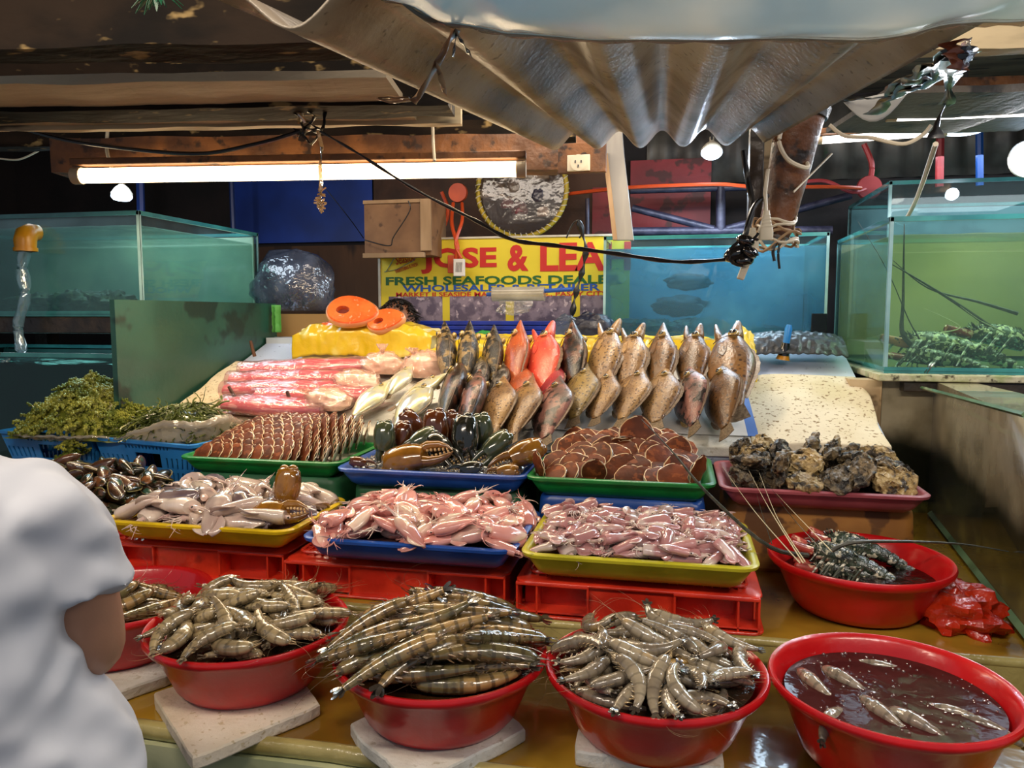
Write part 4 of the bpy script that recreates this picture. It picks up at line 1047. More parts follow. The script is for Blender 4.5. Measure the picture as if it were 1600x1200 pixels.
# ------------------------------------------------------------------ crab claws
def claw_mat(nm, a, c, d): return mk(nm, a, c, sc=22, c3=d, sc3=13, lo3=.55, hi3=.7, rough=.12, coat=1, bump=.0006, bsc=50)
M_cl = [claw_mat('olive_claw', '#4a5238', '#2f3a2a', '#7d7438'), claw_mat('brown_claw', '#5e2f14', '#3a1c0e', '#8e5420'), claw_mat('amber_claw', '#94641f', '#6b4416', '#3f2810'), claw_mat('dark_claw', '#26261e', '#18201c', '#4a3a1e')]
M_tooth = mk('claw_tooth', '#e2c08a', '#b07a3c', rough=.3)
def make_claw(m, L=.12):
    b = MB()
    P = [(-.48, .14, .12), (-.43, .20, .165), (-.30, .235, .19), (-.12, .25, .205), (.05, .22, .18), (.16, .17, .14)]
    b.tube([(x*L, 0, 0) for x, _, _ in P], [(a*L, c*L) for _, a, c in P], 16)
    b.tube([(.08*L, -.07*L, 0), (.25*L, -.10*L, 0), (.42*L, -.09*L, 0), (.56*L, -.04*L, 0), (.62*L, .0, 0)], [(.10*L, .11*L), (.085*L, .09*L), (.06*L, .065*L), (.032*L, .035*L), .006*L], 10)
    root = b.build('crab_claw', m)
    b = MB(); b.tube([(.05*L, .11*L, 0), (.22*L, .17*L, 0), (.40*L, .155*L, 0), (.54*L, .09*L, 0), (.61*L, .02*L, 0)], [(.07*L, .085*L), (.075*L, .085*L), (.055*L, .06*L), (.03*L, .035*L), .006*L], 10)
    b.build('moving_finger', m, root)
    b = MB()
    for i in range(6):
        x = (.20+.065*i)*L; b.ball((x, (.095-.008*i)*L, 0), ((.028-.002*i)*L, .03*L, .03*L), 6, 4); b.ball((x+.02*L, (-.025+.006*i)*L, 0), ((.026-.002*i)*L, .028*L, .03*L), 6, 4)
    b.build('teeth', M_tooth, root)
    b = MB(); b.ball((-.46*L, .07*L, .01*L), (.09*L, .10*L, .09*L), 12, 8); b.ball((-.45*L, -.09*L, .01*L), (.08*L, .09*L, .08*L), 12, 8); b.build('wrist_joint', m, root)
    return root
CLW = [make_claw(m) for m in M_cl]; protos(*CLW)
x0, x1, y0, y1 = -.945, -.385, 2.0, 2.40
M_ice = film('slush', '#b8b0a4', murk=.55, mcol='#7d7468', mcol2='#5c5248', rough=.12, bump=.02, bsc=60, fmin=.12, msc=30)
b = MB(); b.grid(60, 40, lambda s, t: (x0+.03+(x1-x0-.06)*s, y0+.03+(y1-y0-.06)*t, 1.048+.012*noise.noise(Vector((s*28, t*20, 1)))+.02*math.sin(t*PI)*.6))
tag(b.build('crushed_ice', M_ice), 'half melted crushed ice under the crab claws', 'ice', kind='stuff')
M_icec = film('ice_cube', '#dfe6ea', murk=.25, mcol='#b8bcc0', rough=.08, bump=.003, bsc=60, fmin=.12)
b = MB()
for _ in range(260):
    x = random.uniform(x0+.04, x1-.04); y = random.uniform(y0+.035, y1-.1); s = random.uniform(.003, .008)
    b.ball((x, y, 1.056+random.uniform(-.002, .006)), (s, s*.8, s*.7), 5, 3, M=None)
tag(b.build('ice_chips', M_icec, smooth=False), 'wet ice chips in the crab claw tray', 'ice', kind='stuff')
for (u, v, y, k, dirn, s, lab) in (
    (600, 694, 2.16, 0, (.05, -.25, -1), .95, 'olive claw standing at the left end of the blue tray'),
    (627, 692, 2.22, 1, (-.1, -.2, -1), .9, 'brown claw standing second from the left in the blue tray'),
    (653, 690, 2.17, 0, (-.75, -.45, -.5), .85, 'yellowish olive claw slanting in the left half of the blue tray'),
    (648, 716, 2.075, 2, (1, -.05, .22), 1.32, 'large amber claw lying across the front of the blue tray, toothed fingers rightwards'),
    (682, 683, 2.23, 1, (.1, -.2, -1), 1.15, 'large brown glossy claw standing in the middle back of the blue tray'),
    (709, 680, 2.28, 1, (.2, .2, -1), 1.05, 'brown claw behind the middle of the blue tray touching the large brown one'),
    (694, 706, 2.15, 3, (.7, -.4, -.5), 1.0, 'nearly black claw lying behind the tip of the large amber claw'),
    (727, 694, 2.18, 3, (.1, -.3, -1), 1.2, 'big dark green claw standing right of the middle of the blue tray'),
    (754, 682, 2.25, 0, (.1, -.1, -1), .95, 'grey green claw behind the big dark green one'),
    (768, 702, 2.17, 0, (-.7, -.4, -.65), .95, 'grey green claw leaning to the upper right in the blue tray'),
    (810, 712, 2.12, 2, (-.85, -.4, -.35), 1.05, 'tan claw with a pale side in the right front corner of the blue tray'),
    (728, 733, 2.06, 3, (-.9, 0, -.1), .65, 'small dark claw half sunk in the ice at the front rim'),
    (786, 737, 2.055, 2, (-.9, .1, -.1), .6, 'small olive claw at the front rim near the right corner'),
    (650, 668, 2.33, 1, (.5, .2, -.7), .9, 'brown claw farthest back at the left of the blue tray'),
    (566, 724, 2.07, 1, (.9, .1, -.2), .5, 'small brown claw at the left front corner of the blue tray'),
    (447, 773, 1.80, 2, (-.1, -.15, -1), 1.0, 'brown translucent claw standing up among the large pale squid'),
    (432, 803, 1.74, 2, (1, -.1, .12), 1.05, 'olive claw with orange teeth lying on the large pale squid')):
    p = PY(u, v, y); d = Vector(dirn)
    M = frame(p, d, Vector((0, -1, .5)) if abs(d.z) > .7 else Vector((0, -1, .6))) @ RX(random.uniform(-.3, .3)) @ scl(s*1.22)
    put(CLW[k], M, lab, 'crab claw', 'crab claws in the blue tray' if u > 500 else None)
for c in CLW: del c['used']

# ------------------------------------------------------------------ oysters
M_oys = mk('oyster_shell', '#7d6a4a', '#4a3d2a', sc=70, lo=.40, hi=.60, c3='#17130e', sc3=34, lo3=.46, hi3=.60, rough=.5, coat=.3, bump=.012, bsc=70, rnd=9, vary=.35)
M_oys2 = mk('pale_oyster_shell', '#b39a68', '#8d7448', sc=60, lo=.4, hi=.62, c3='#2b2218', sc3=34, lo3=.50, hi3=.62, rough=.5, coat=.3, bump=.012, bsc=70, rnd=9, vary=.25)
def make_oyster(m, seed, R=.05):
    b = MB(); N = 44; rings = []; K = 24
    for i in range(K+1):
        a = -PI/2+PI*i/K; ring = []
        for k in range(N):
            t = 2*PI*k/N; o = 1+.30*math.cos(t)+.16*noise.noise(Vector((math.cos(t)*1.5+seed, math.sin(t)*1.5, 3)))
            q = math.cos(a)**.6 if math.cos(a) > 0 else 0; q = max(q, .02)
            fr = .075*math.sin(q*22+2*noise.noise(Vector((t*1.2, seed, q))))*(q > .25)
            p = Vector((R*q*o*math.cos(t)*1.12, R*q*o*math.sin(t)*.85, R*.34*math.sin(a)*(1.1-.4*q)+R*fr*(.9 if a > 0 else .3)))
            nv = noise.noise_vector(p*45+Vector((seed*3, 0, 0)))*.17+noise.noise_vector(p*120+Vector((seed*3, 0, 9)))*.12
            p += nv*R; ring.append(p)
        rings.append(ring)
    b.loft(rings)
    return b.build('oyster', m), [(x*R, 0, 0, r*R) for x, r in ((-.6, .42), (-.1, .55), (.4, .55), (.9, .4))]
lib = [make_oyster((M_oys, M_oys2, M_oys)[i % 3], i*2.3) for i in range(6)]; protos(*[l[0] for l in lib])
tray_heap('o', .122, .632, 2.03, 2.42, 1.050, lib, 95, 'rough brown oyster heaped in the dull pink tray', 'oyster', .05, None, (.8, 1.2), sink=.35, cat='oyster', m=M_bedd, margin=.05, cap=.066, bedlab='dark wet bottom of the oyster tray', roll=lambda: random.gauss(0, .9))
# ------------------------------------------------------------------ mussels
M_mus = mk('mussel_shell', '#33301f', '#191c15', sc=30, c3='#6e4426', sc3=24, lo3=.5, hi3=.62, rough=.22, coat=.9, bump=.0008, bsc=60, rnd=9, vary=.35)
M_mus2 = mk('brown_mussel', '#543422', '#2c2017', sc=30, c3='#2d4a3c', sc3=20, lo3=.56, hi3=.66, rough=.25, coat=.9, bump=.0008, bsc=60, rnd=9, vary=.3)
def make_mussel(m, L=.075):
    b = MB(); P = [(-.5, .02, .02), (-.42, .10, .085), (-.25, .18, .13), (0, .25, .155), (.2, .26, .14), (.36, .21, .10), (.46, .12, .05), (.5, .03, .015)]
    b.tube([(x*L, .05*L*math.sin((x+.5)*PI), 0) for x, _, _ in P], [(a*L, c*L) for _, a, c in P], 14)
    root = b.build('mussel', m)
    b = MB(); b.tube([(x*L, .05*L*math.sin((x+.5)*PI)-a*L*1.0, 0) for x, a, _ in P], [.0012]*8, 5); b.build('shell_seam', M_rim2, root)
    return root, [(x*L, 0, 0, r*L) for x, r in ((-.32, .13), (-.05, .2), (.25, .19))]
M_rim2 = mk('mussel_seam', '#6e7d52', '#a08a52', rough=.3)
lib = [make_mussel(M_mus), make_mussel(M_mus2)]; protos(*[l[0] for l in lib])
x0, x1, y0, y1 = -2.02, -1.47, 1.72, 2.14
tray_heap('m', x0, x1, y0, y1, .955, lib, 190, 'dark green brown mussel heaped between the person and the blue baskets', 'mussels in the left tray', .09, None, (.85, 1.25), sink=.35, cat='mussel', m=M_bedd, margin=.04, cap=.10, bedlab='dark wet bottom of the mussel tray', roll=lambda: random.gauss(0, .8), tries=8)

# ------------------------------------------------------------------ seaweed in the two baskets
M_sea1 = mk('sea_grapes', '#8c8c38', '#5f6a22', sc=14, lo=.4, hi=.62, c3='#3c4a16', sc3=9, lo3=.55, hi3=.7, rough=.3, coat=.6)
M_sea2 = mk('dark_seaweed', '#5a6424', '#353f14', sc=12, c3='#8a8a3c', sc3=20, lo3=.6, hi3=.7, rough=.35, coat=.5)
def seaweed(name, cx, cy, hf, rx, ry, n, m, label, bead, zmin, droop=None, cat='seaweed'):
    b = MB()
    b.grid(26, 26, lambda s, t: (cx+rx*.95*(2*s-1), cy+ry*.95*(2*t-1), max(zmin, hf((2*s-1)*.95, (2*t-1)*.95)-.012)+.008*noise.noise(Vector((s*20, t*20, 1)))))
    for i in range(n):
        a = random.uniform(0, 2*PI); q = math.sqrt(random.random()); sx, sy = q*math.cos(a), q*math.sin(a)
        p = Vector((cx+rx*sx, cy+ry*sy, hf(sx, sy)+random.uniform(-.004, .010)))
        if droop and i < droop[1]: p = Vector(droop[0])+Vector((random.gauss(0, .012), random.gauss(0, .006), random.uniform(-.05, .02)))
        v = Vector((sx+random.gauss(0, .8), sy+random.gauss(0, .8), -.5+random.gauss(0, .5))).normalized()
        st = []
        for k in range(7 if bead else 8):
            st.append(p.copy())
            if bead:
                w = .0042*(1+.3*random.random())
                for h in range(3):
                    d = Vector((random.gauss(0, 1), random.gauss(0, 1), random.gauss(0, 1))).normalized()*.0045; b.ball(p+d, w, 5, 3)
            p = p+v*(.0085 if bead else .011); v = (v+Vector((random.gauss(0, .35), random.gauss(0, .35), -.12+random.gauss(0, .25)))).normalized()
            zz = hf((p.x-cx)/rx, (p.y-cy)/ry) if abs(p.x-cx) < rx and abs(p.y-cy) < ry else zmin
            if p.z < zz and not (droop and i < droop[1]): p.z = zz+.002
        b.tube(st, [.0016 if bead else random.choice((.0014, .0022, .0032))]*len(st), 4)
    return tag(b.build(name, m), label, cat, kind='stuff')
def hA(sx, sy): r = math.hypot(sx*1.0, sy*.9); return 1.075+.195*max(0, 1-r**1.5)*(1+.25*noise.noise(Vector((sx*3, sy*3, 4))))
def hB(sx, sy): r = math.hypot(sx, sy); return 1.085+.055*max(0, 1-r**2)+.075*(sx*.5+.5)*max(0, 1-r**3)
seaweed('sea_grapes', -2.05, 2.36, hA, .24, .16, 620, M_sea1, 'tall heap of yellow green sea grapes in the far left blue basket', True, 1.07, ((-1.99, 2.20, 1.06), 36))
seaweed('dark_seaweed', -1.71, 2.37, hB, .20, .14, 560, M_sea2, 'tangle of dark green seaweed in clear plastic in the right blue basket', False, 1.075)
M_bagc = film('crumpled_plastic', '#f0ece4', murk=.5, mcol='#e8e0d2', mcol2='#cfc4b0', rough=.08, bump=.012, bsc=22, fmin=.10, stretch=(1, 1, 2.2))
def bag_lip(cx, cy, rx, ry, z0, h, a0, a1, label, seed):
    b = MB()
    def fn(s, t):
        a = a0+(a1-a0)*s; k = 1.0+.22*t+.05*noise.noise(Vector((a*5, t*2, seed)))
        hh = h*(.75+.5*noise.noise(Vector((a*2, 1, seed))))*math.sin(PI*min(max(s, .03), .97))**.5
        return (cx+rx*k*math.cos(a), cy+ry*k*math.sin(a), z0+hh*math.sin(t*2.3)/math.sin(1.9)+.006*noise.noise(Vector((a*14, t*4, seed))))
    b.grid(70, 8, fn); return tag(b.build('plastic_bag', M_bagc, solid=.001), label, 'plastic bag')
bag_lip(-1.71, 2.365, .20, .145, 1.058, .12, -2.1, 1.05, 'clear crumpled bag edge around the dark seaweed', 1)
bag_lip(-2.05, 2.36, .235, .155, 1.066, .03, 3.5, 5.9, 'crumpled clear bag under the front of the sea grapes', 4)
# ------------------------------------------------------------------ fish
def fish_mat(nm, a, c, spot, spsc=36, lo3=.25, hi3=.42, sc=9, vor=True, lo=.38, hi=.64, bump=.0008):
    return mk(nm, a, c, sc=sc, lo=lo, hi=hi, c3=spot, sc3=spsc, lo3=lo3, hi3=hi3, vor=vor, rough=.34, coat=.55, bump=bump*2.2, bsc=55, rnd=7, vary=.14, spec=.35)
FM = {
 'mottled': fish_mat('mottled_grouper_skin', '#8c7448', '#2e261a', '#14110d', 14, .48, .56, 7, False, .44, .54, .002),
 'dark': fish_mat('dark_grouper_skin', '#5b3626', '#221914', '#120f0d', 13, .5, .58, 6, False, .42, .58),
 'silver': fish_mat('silvery_dark_skin', '#8a837c', '#3a3530', '#1c1b1b', 16, .5, .6, 7, False, .42, .58),
 'tan': fish_mat('tan_spotted_skin', '#9c7a4c', '#7e6040', '#452c16', 30, .20, .42, 4),
 'brown': fish_mat('brown_skin', '#80592e', '#604426', '#3c2614', 26, .2, .42, 4),
 'orange': fish_mat('orange_skin', '#b4552a', '#8e4222', '#d98a4c', 30, .12, .24, 5),
 'red': fish_mat('red_skin', '#d9583c', '#c43a30', '#e89274', 26, .1, .24, 4),
 'crimson': fish_mat('crimson_skin', '#b02f36', '#8e2730', '#d8686a', 26, .1, .24, 4),
 'pinkish': fish_mat('pinkish_brown_skin', '#94655a', '#5a4640', '#241e1c', 12, .5, .6, 5, False),
 'olive': fish_mat('olive_skin', '#8a7340', '#6c5830', '#3e301a', 26, .24, .42, 5)}
M_eyew = mk('fish_iris', '#a88a48', rough=.15, coat=1)
M_fin = mk('fish_fin', '#5c4c3c', '#7c6a58', sc=60, stretch=(1, .2, 1), rough=.35, coat=.6, rnd=3)
M_mouth = mk('fish_mouth', '#7a3a34', rough=.4, coat=.4)
M_tailf = mk('pale_tail', '#94826a', '#6a5a48', sc=60, rough=.3, coat=.7, rnd=3)
def fin_blade(b, base, tips, th, m=0):
    """base and tips: lists of points; a thin ribbed membrane between"""
    n = len(base)
    vs = []; 
    for q, t in zip(base, tips):
        q = Vector(q); t = Vector(t)
        for s in (0, .5, 1):
            p = q.lerp(t, s)
            vs += [p+Vector((0, th*(1-.6*s), 0)), p-Vector((0, th*(1-.6*s), 0))]
    fs = []
    for i in range(n-1):
        o = i*6; k = o+6
        for s in (0, 2):
            fs += [(o+s, o+s+2, k+s+2, k+s), (o+s+1, k+s+1, k+s+3, o+s+3)]
        fs.append((o+4, o+5, k+5, k+4))
    fs += [(0, 1, 3, 2), (2, 3, 5, 4)]; o = (n-1)*6; fs += [(o, o+2, o+3, o+1), (o+2, o+4, o+5, o+3)]
    b.add(vs, fs, m)
def make_fish(name, m, seed, mouth=0.0, deep=.19, thick=.115, bend=.03):
    """unit length 1: x to the snout, z to the back, y thickness"""
    rs = random.Random(seed)
    P = [(-.43, .072, .024), (-.36, .068, .034), (-.26, .40*deep/.8+.01, .055), (-.14, .76*deep, .088), (-.02, .94*deep, .106), (.08, .97*deep, .115), (.19, .83*deep, .108), (.29, .63*deep, .092)]
    if mouth == 0: P += [(.36, .48*deep, .074), (.43, .33*deep, .055), (.50, .20*deep, .038), (.56, .10*deep, .020), (.60, .03*deep, .007)]
    else: P += [(.35, .50*deep, .078), (.40, .38*deep, .058)]
    k = thick/.115
    def cz(x): return -.012*math.sin((x+.5)*PI)+.0
    def cy(x): return bend*x*x
    b = MB(); b.tube([(x, cy(x), cz(x)) for x, _, _ in P], [(w*k, h) for _, h, w in P], 18)
    root = b.build(name, m, sub=1)
    if mouth:
        b = MB()
        b.tube([(.34, cy(.36), .045), (.43, cy(.4), .040+.02*mouth), (.51, cy(.45), .040+.05*mouth), (.575, cy(.5), .038+.075*mouth)], [(.078*k, .062), (.062*k, .050), (.046*k, .034), (.024*k, .018)], 12)
        b.build('upper_jaw', m, root, sub=1)
        b = MB()
        b.tube([(.33, cy(.36), -.060), (.43, cy(.4), -.070-.03*mouth), (.53, cy(.45), -.062-.065*mouth), (.62, cy(.5), -.052-.10*mouth)], [(.075*k, .050), (.058*k, .034), (.040*k, .024), (.018*k, .013)], 12)
        b.build('lower_jaw', m, root, sub=1)
        b = MB(); b.tube([(.34, cy(.35), -.012), (.41, cy(.38), -.014), (.425, cy(.38), -.014)], [(.058*k, .05), (.046*k, .035), (.02, .015)], 10); b.build('mouth_lining', M_mouth, root)
    for s in (1, -1):
        e = empty_child = None
        b = MB(); b.ball((.315, cy(.31)+s*.086*k, .046), (.042, .030, .042), 14, 8); o = b.build('eye', M_eyew, root)
        b = MB(); b.ball((.317, cy(.31)+s*(.086*k+.022), .048), (.027, .012, .027), 12, 6); b.build('pupil', M_black, o)
        b = MB(); b.tube([(.25+.03*math.cos(a), cy(.25)+s*(.108*k-.03*abs(math.sin(a))**2*k), .75*deep*math.sin(a)*.8) for a in [(-1.2+2.4*i/8) for i in range(9)]], [.004]*9, 6); b.build('gill_edge', m, root)
        b = MB(); fin_blade(b, [(.20, s*.108*k, -.045+.012*i) for i in range(5)], [(.05+.022*abs(i-2), s*(.110*k+.003), -.066+.015*i) for i in range(5)], .0035); b.build('pectoral_fin', m, root)
    b = MB(); n = 14
    def top(x):
        for (xa, ha, _), (xb, hb, _) in zip(P, P[1:]):
            if xa <= x <= xb: return cz(x)+ha+(hb-ha)*(x-xa)/(xb-xa)
        return P[-1][1]
    xs = [-.32+.55*i/n for i in range(n+1)]
    fin_blade(b, [(x, cy(x), top(x)-.015) for x in xs], [(x-.03, cy(x), top(x)+.008+.008*(i % 2)+.012*math.sin(i/n*PI)) for i, x in enumerate(xs)], .003); b.build('dorsal_fin', M_fin, root)
    b = MB(); xs = [-.33+.18*i/5 for i in range(6)]
    fin_blade(b, [(x, cy(x), -top(x)+.012) for x in xs], [(x-.04, cy(x), -top(x)-.018-.012*math.sin(i/5*PI)) for i, x in enumerate(xs)], .003); b.build('anal_fin', M_fin, root)
    b = MB(); c0 = cy(-.42)
    fin_blade(b, [(-.40, c0, -.063+.021*i) for i in range(7)], [(-.55-.01*math.cos((i-3)), c0, -.10+.0333*i) for i in range(7)], .008); b.build('tail_fin', M_tailf, root)
    return root
FP = {}
def fish_proto(kind, mouth, deep=.19, thick=.115):
    k = (kind, mouth, deep)
    if k not in FP:
        FP[k] = make_fish('fish', FM[kind], len(FP), mouth, deep, thick); protos(FP[k])
    return FP[k]
def lay_fish(kind, mouth, hx, hy, Yh, tx, ty, tl, lab, grp, deep=.19, roll=0.0, up=None, hl=None):
    """head at a point of the frame at depth Yh (or on the slope at lift hl), tail on the slope at lift tl"""
    Hd = PY(hx, hy, Yh) if hl is None else PS(hx, hy, hl); Tl = PS(tx, ty, tl)
    d = Hd-Tl; L = d.length/1.09
    r = Vector((1, 0, 0)); n = r.cross(d).normalized()       # surface normal, towards the viewer
    # back of the fish to the right (world +x), its flank towards the viewer
    z = (r*math.cos(roll)+n*math.sin(roll))
    M = frame(Tl+d*(.56/1.09), d, z) @ scl(L)
    return put(fish_proto(kind, mouth, deep), M, lab, 'fish', grp)
G1 = 'fish of the upper row leaning on yellow plastic'; G2 = 'fish of the lower row on white paper'
YH = 2.915
for (k, mo, hx, hy, tx, ty, lab, dp, ro) in (
 ('mottled', 0, 696, 508, 702, 604, 'dark mottled grouper leftmost in the upper row, snout up', .20, 1.2),
 ('mottled', 0, 735, 508, 726, 610, 'dark mottled grouper second from the left in the upper row', .20, 1.2),
 ('mottled', 0, 773, 514, 768, 608, 'spotted brown grouper third from the left in the upper row, lower than its neighbours', .20, 1.0),
 ('orange', 0, 814, 508, 802, 615, 'orange brown grouper in the upper row, left of the red fish', .215, .9),
 ('dark', 0, 896, 508, 898, 620, 'very dark fish in the upper row, right of the red open mouthed one', .22, .9),
 ('brown', 0, 1037, 512, 1030, 620, 'golden brown fish with closed mouth, third from the right in the upper row', .21, .55)):
    lay_fish(k, mo, hx, hy, YH, tx, ty+14, .045, lab, G1, dp*.90, ro)
for (k, mo, hx, hy, tx, ty, lab, dp, ro) in (
 ('red', .9, 852, 514, 850, 622, 'bright red orange fish with gaping mouth in the upper row', .22, .5),
 ('tan', .9, 955, 508, 938, 618, 'tan fish gaping upwards, round yellow eye, fifth from right in the upper row', .21, .4),
 ('tan', .9, 992, 515, 980, 622, 'tan fish gaping upwards, fourth from the right in the upper row', .21, .4),
 ('brown', .4, 1086, 514, 1080, 620, 'golden brown fish with slightly open mouth, second from the right in the upper row', .21, .4),
 ('brown', .5, 1140, 513, 1150, 650, 'largest fish at the right end of the upper row, mouth open', .215, .35)):
    lay_fish(k, mo, hx, hy, YH+.01, tx, ty+10, .055, lab, G1, dp*.90, ro)
for (k, hx, hy, hl, tx, ty, tl, lab, dp, ro) in (
 ('silver', 752, 562, .10, 742, 640, .05, 'dark silvery fish squeezed between the two rows behind the second brown grouper', .17, 1.0),
 ('silver', 790, 570, .10, 768, 640, .05, 'silvery grey fish at the middle left of the lower row, half covered', .17, .9),
 ('orange', 818, 575, .10, 800, 650, .05, 'small orange fish half covered behind the tan ones in the lower row', .2, .7),
 ('crimson', 872, 574, .10, 842, 650, .05, 'crimson fish half covered, below the bright red one', .2, .7),
 ('dark', 722, 571, .12, 686, 676, .06, 'long dark reddish grouper leftmost in the lower row', .165, 1.1),
 ('pinkish', 750, 584, .13, 722, 690, .07, 'long brown and pink mottled grouper second in the lower row', .17, 1.1),
 ('tan', 787, 594, .12, 767, 696, .05, 'tan dotted fish in the lower row, left one of the leaning pair', .185, .6),
 ('tan', 832, 594, .12, 796, 698, .05, 'tan dotted fish in the lower row, right one of the leaning pair', .185, .6),
 ('olive', 916, 574, .12, 894, 668, .045, 'olive fish with bright side behind the dark pinkish one in the lower row', .19, .5),
 ('pinkish', 874, 594, .13, 850, 700, .05, 'dark fish with pinkish flank in the middle of the lower row', .20, .6),
 ('tan', 952, 582, .12, 928, 666, .045, 'tan fish in the lower row, fifth from the right end', .20, .5),
 ('tan', 1002, 578, .12, 968, 668, .045, 'tan dotted fish in the lower row, fourth from the right end', .195, .5),
 ('tan', 1040, 578, .12, 1024, 674, .045, 'tan fish in the lower row, third from the right end', .19, .45),
 ('pinkish', 1078, 578, .12, 1086, 678, .045, 'pale brown fish with bright wet highlight, second from the right in the lower row', .19, .9),
 ('brown', 1128, 572, .14, 1136, 684, .05, 'large pinkish tan fish at the right end of the lower row', .185, .9)):
    lay_fish(k, 0, hx, hy, 0, tx, ty, tl, lab, G2, dp*1.42, ro, hl=hl)
for o in FP.values(): 
    if o.get('used'): del o['used']
# pompanos
M_pomp = mk('pompano_skin', '#d5cf9e', '#bfc0b4', sc=5, lo=.35, hi=.65, c3='#8d929c', sc3=4, lo3=.6, hi3=.8, rough=.16, coat=1, bump=.0004, bsc=60, rnd=3, metal=.25)
pm = make_fish('pompano', M_pomp, 99, 0, .30, .13); protos(pm)
for (hx, hy, hl, tx, ty, tl, lab, ro) in ((605, 600, .09, 548, 655, .035, 'silvery yellow pompano on the left, beside the plastic wrapped bundle', -.1),
      (690, 590, .11, 612, 640, .05, 'bluish silver pompano behind the two yellowish ones', .1), (672, 602, .10, 615, 672, .035, 'silvery yellow pompano on the right, next to the dark grouper', .05),
      (640, 576, .09, 605, 622, .05, 'pale pompano farthest back under a plastic bag', .1)):
    Hd = PS(hx, hy, hl); Tl = PS(tx, ty, tl); d = Hd-Tl; L = d.length/1.0
    up = Vector((0, -SL, 1)).cross(d).normalized()*-1
    M = frame(Tl+d*.52, d, up*math.cos(ro)+Vector((0, -.3, 1))*math.sin(ro+.25)) @ scl(L*1.04)
    put(pm, M, lab, 'fish', 'pompanos left of the groupers')
del pm['used']

# ------------------------------------------------------------------ pink fillets in clear wrap
M_fil = mk('pink_fillet', '#dc6a70', '#cc4e5a', sc=8, stretch=(1, 5, 5), c3='#f2b4aa', sc3=13, lo3=.52, hi3=.64, rough=.3, coat=.4, bump=.002, bsc=22)
M_wrap = film('clear_wrap', '#f7e8ea', murk=.13, mcol='#f0ccd0', rough=.07, bump=.010, bsc=22, fmin=.10, stretch=(.5, 2, 2))
for i, (u0, v0, u1, v1, w, lab) in enumerate(((378, 578, 575, 570, .050, 'pink fillet farthest back in the clear wrapped stack'), (360, 593, 560, 590, .048, 'long pink fillet second from the back'),
      (352, 609, 560, 606, .046, 'long pink fillet in the middle of the wrapped stack'), (352, 630, 505, 638, .055, 'broad pink fillet nearest the ranked scallops'), (400, 619, 590, 617, .040, 'narrow pink fillet showing between the two front ones'))):
    A = PS(u0, v0, .045); B = PS(u1, v1, .045); L = (B-A).length; n = 22; b = MB()
    M = frame(A, B-A, (0, -SL, 1))
    def pth(t): return (L*t, .008*noise.noise(Vector((t*4, i, 0))), .006*noise.noise(Vector((t*5, i, 7))))
    b.tube([pth(j/n) for j in range(n+1)], [(w*(.35+.65*math.sin(PI*min(.97, max(.03, (j/n)*.94+.05)))**.45), .030*(.4+.6*math.sin(PI*min(.97, max(.03, j/n)))**.4)) for j in range(n+1)], 14)
    o = b.build('fillet', M_fil, M=M); tag(o, lab, 'fish fillet', 'pink fillets')
    b = MB(); b.tube([Vector(pth(-.02+1.06*j/n)) for j in range(n+1)], [(w*1.12*(.5+.5*math.sin(PI*min(.97, max(.03, j/n)))**.35)+.003*math.sin(j*2.1), .034+.002*math.sin(j*1.7)) for j in range(n+1)], 18); b.build('clear_wrap', M_wrap, o)
M_stick = mk('brown_stick', '#5b3a26', '#3f281a', rough=.6)
for (u, v, dx, dz, lab) in ((398, 557, -.008, .04, 'short brown stick at the top left corner of the fillets'), (372, 628, -.02, .035, 'short brown stick in front of the broad fillet, left one'), (458, 636, -.012, .035, 'short brown stick in front of the broad fillet, right one')):
    p = PS(u, v, .03); b = MB(); b.tube([p, p+Vector((dx, -.005, dz)), p+Vector((dx*1.6, -.008, dz*1.7))], [.008, .007, .006], 7); tag(b.build('wooden_peg', M_stick), lab, 'peg')
# plastic bags with pale contents
M_bagp = mk('pale_bag_contents', '#ecc0ac', '#f0d9c8', sc=16, c3='#d9806a', sc3=9, lo3=.62, hi3=.75, rough=.22, coat=.9, bump=.003, bsc=40)
M_bagf = film('thin_bag', '#fff4ee', murk=.22, mcol='#f0dcd2', rough=.08, bump=.012, bsc=34, fmin=.10)
def bag_blob(name, c, r, seed, mats, label, cat='plastic bag', crump=.22, sub='bag_film', knot=None, flat=.55):
    def sh(k, off):
        b = MB(); N = 40; K = 26; rings = []
        for i in range(K+1):
            a = -PI/2+PI*i/K; ring = []
            for j in range(N):
                t = 2*PI*j/N; d = Vector((math.cos(a)*math.cos(t), math.cos(a)*math.sin(t), math.sin(a)))
                f = 1+crump*noise.noise(d*2.2+Vector((seed, 0, 0)))+crump*.55*abs(noise.noise(d*5+Vector((seed, 3, 0))))+crump*.3*noise.noise(d*11+Vector((seed, 9, off)))
                ring.append((r[0]*k*f*d.x, r[1]*k*f*d.y, max(-r[2]*flat, r[2]*k*f*d.z)))
            rings.append(ring)
        b.loft(rings); return b
    o = sh(1.0 if len(mats) == 1 else .93, 0).build(name, mats[0], loc=c); tag(o, label, cat)
    if len(mats) > 1: sh(1.03, 4).build(sub, mats[1], o)
    if knot:
        b = MB(); p0 = Vector(knot)*.85
        for i in range(6):
            a = i; b.tube([p0, p0+Vector(knot).normalized()*.02+Vector((.006*math.cos(a), .006*math.sin(a), 0)), p0+Vector(knot).normalized()*.045+Vector((.022*math.cos(a), .022*math.sin(a), .004*math.sin(a*3)))], [.007, .004, (.012, .002)], 6)
        b.build('tied_end', mats[-1], o)
    return o
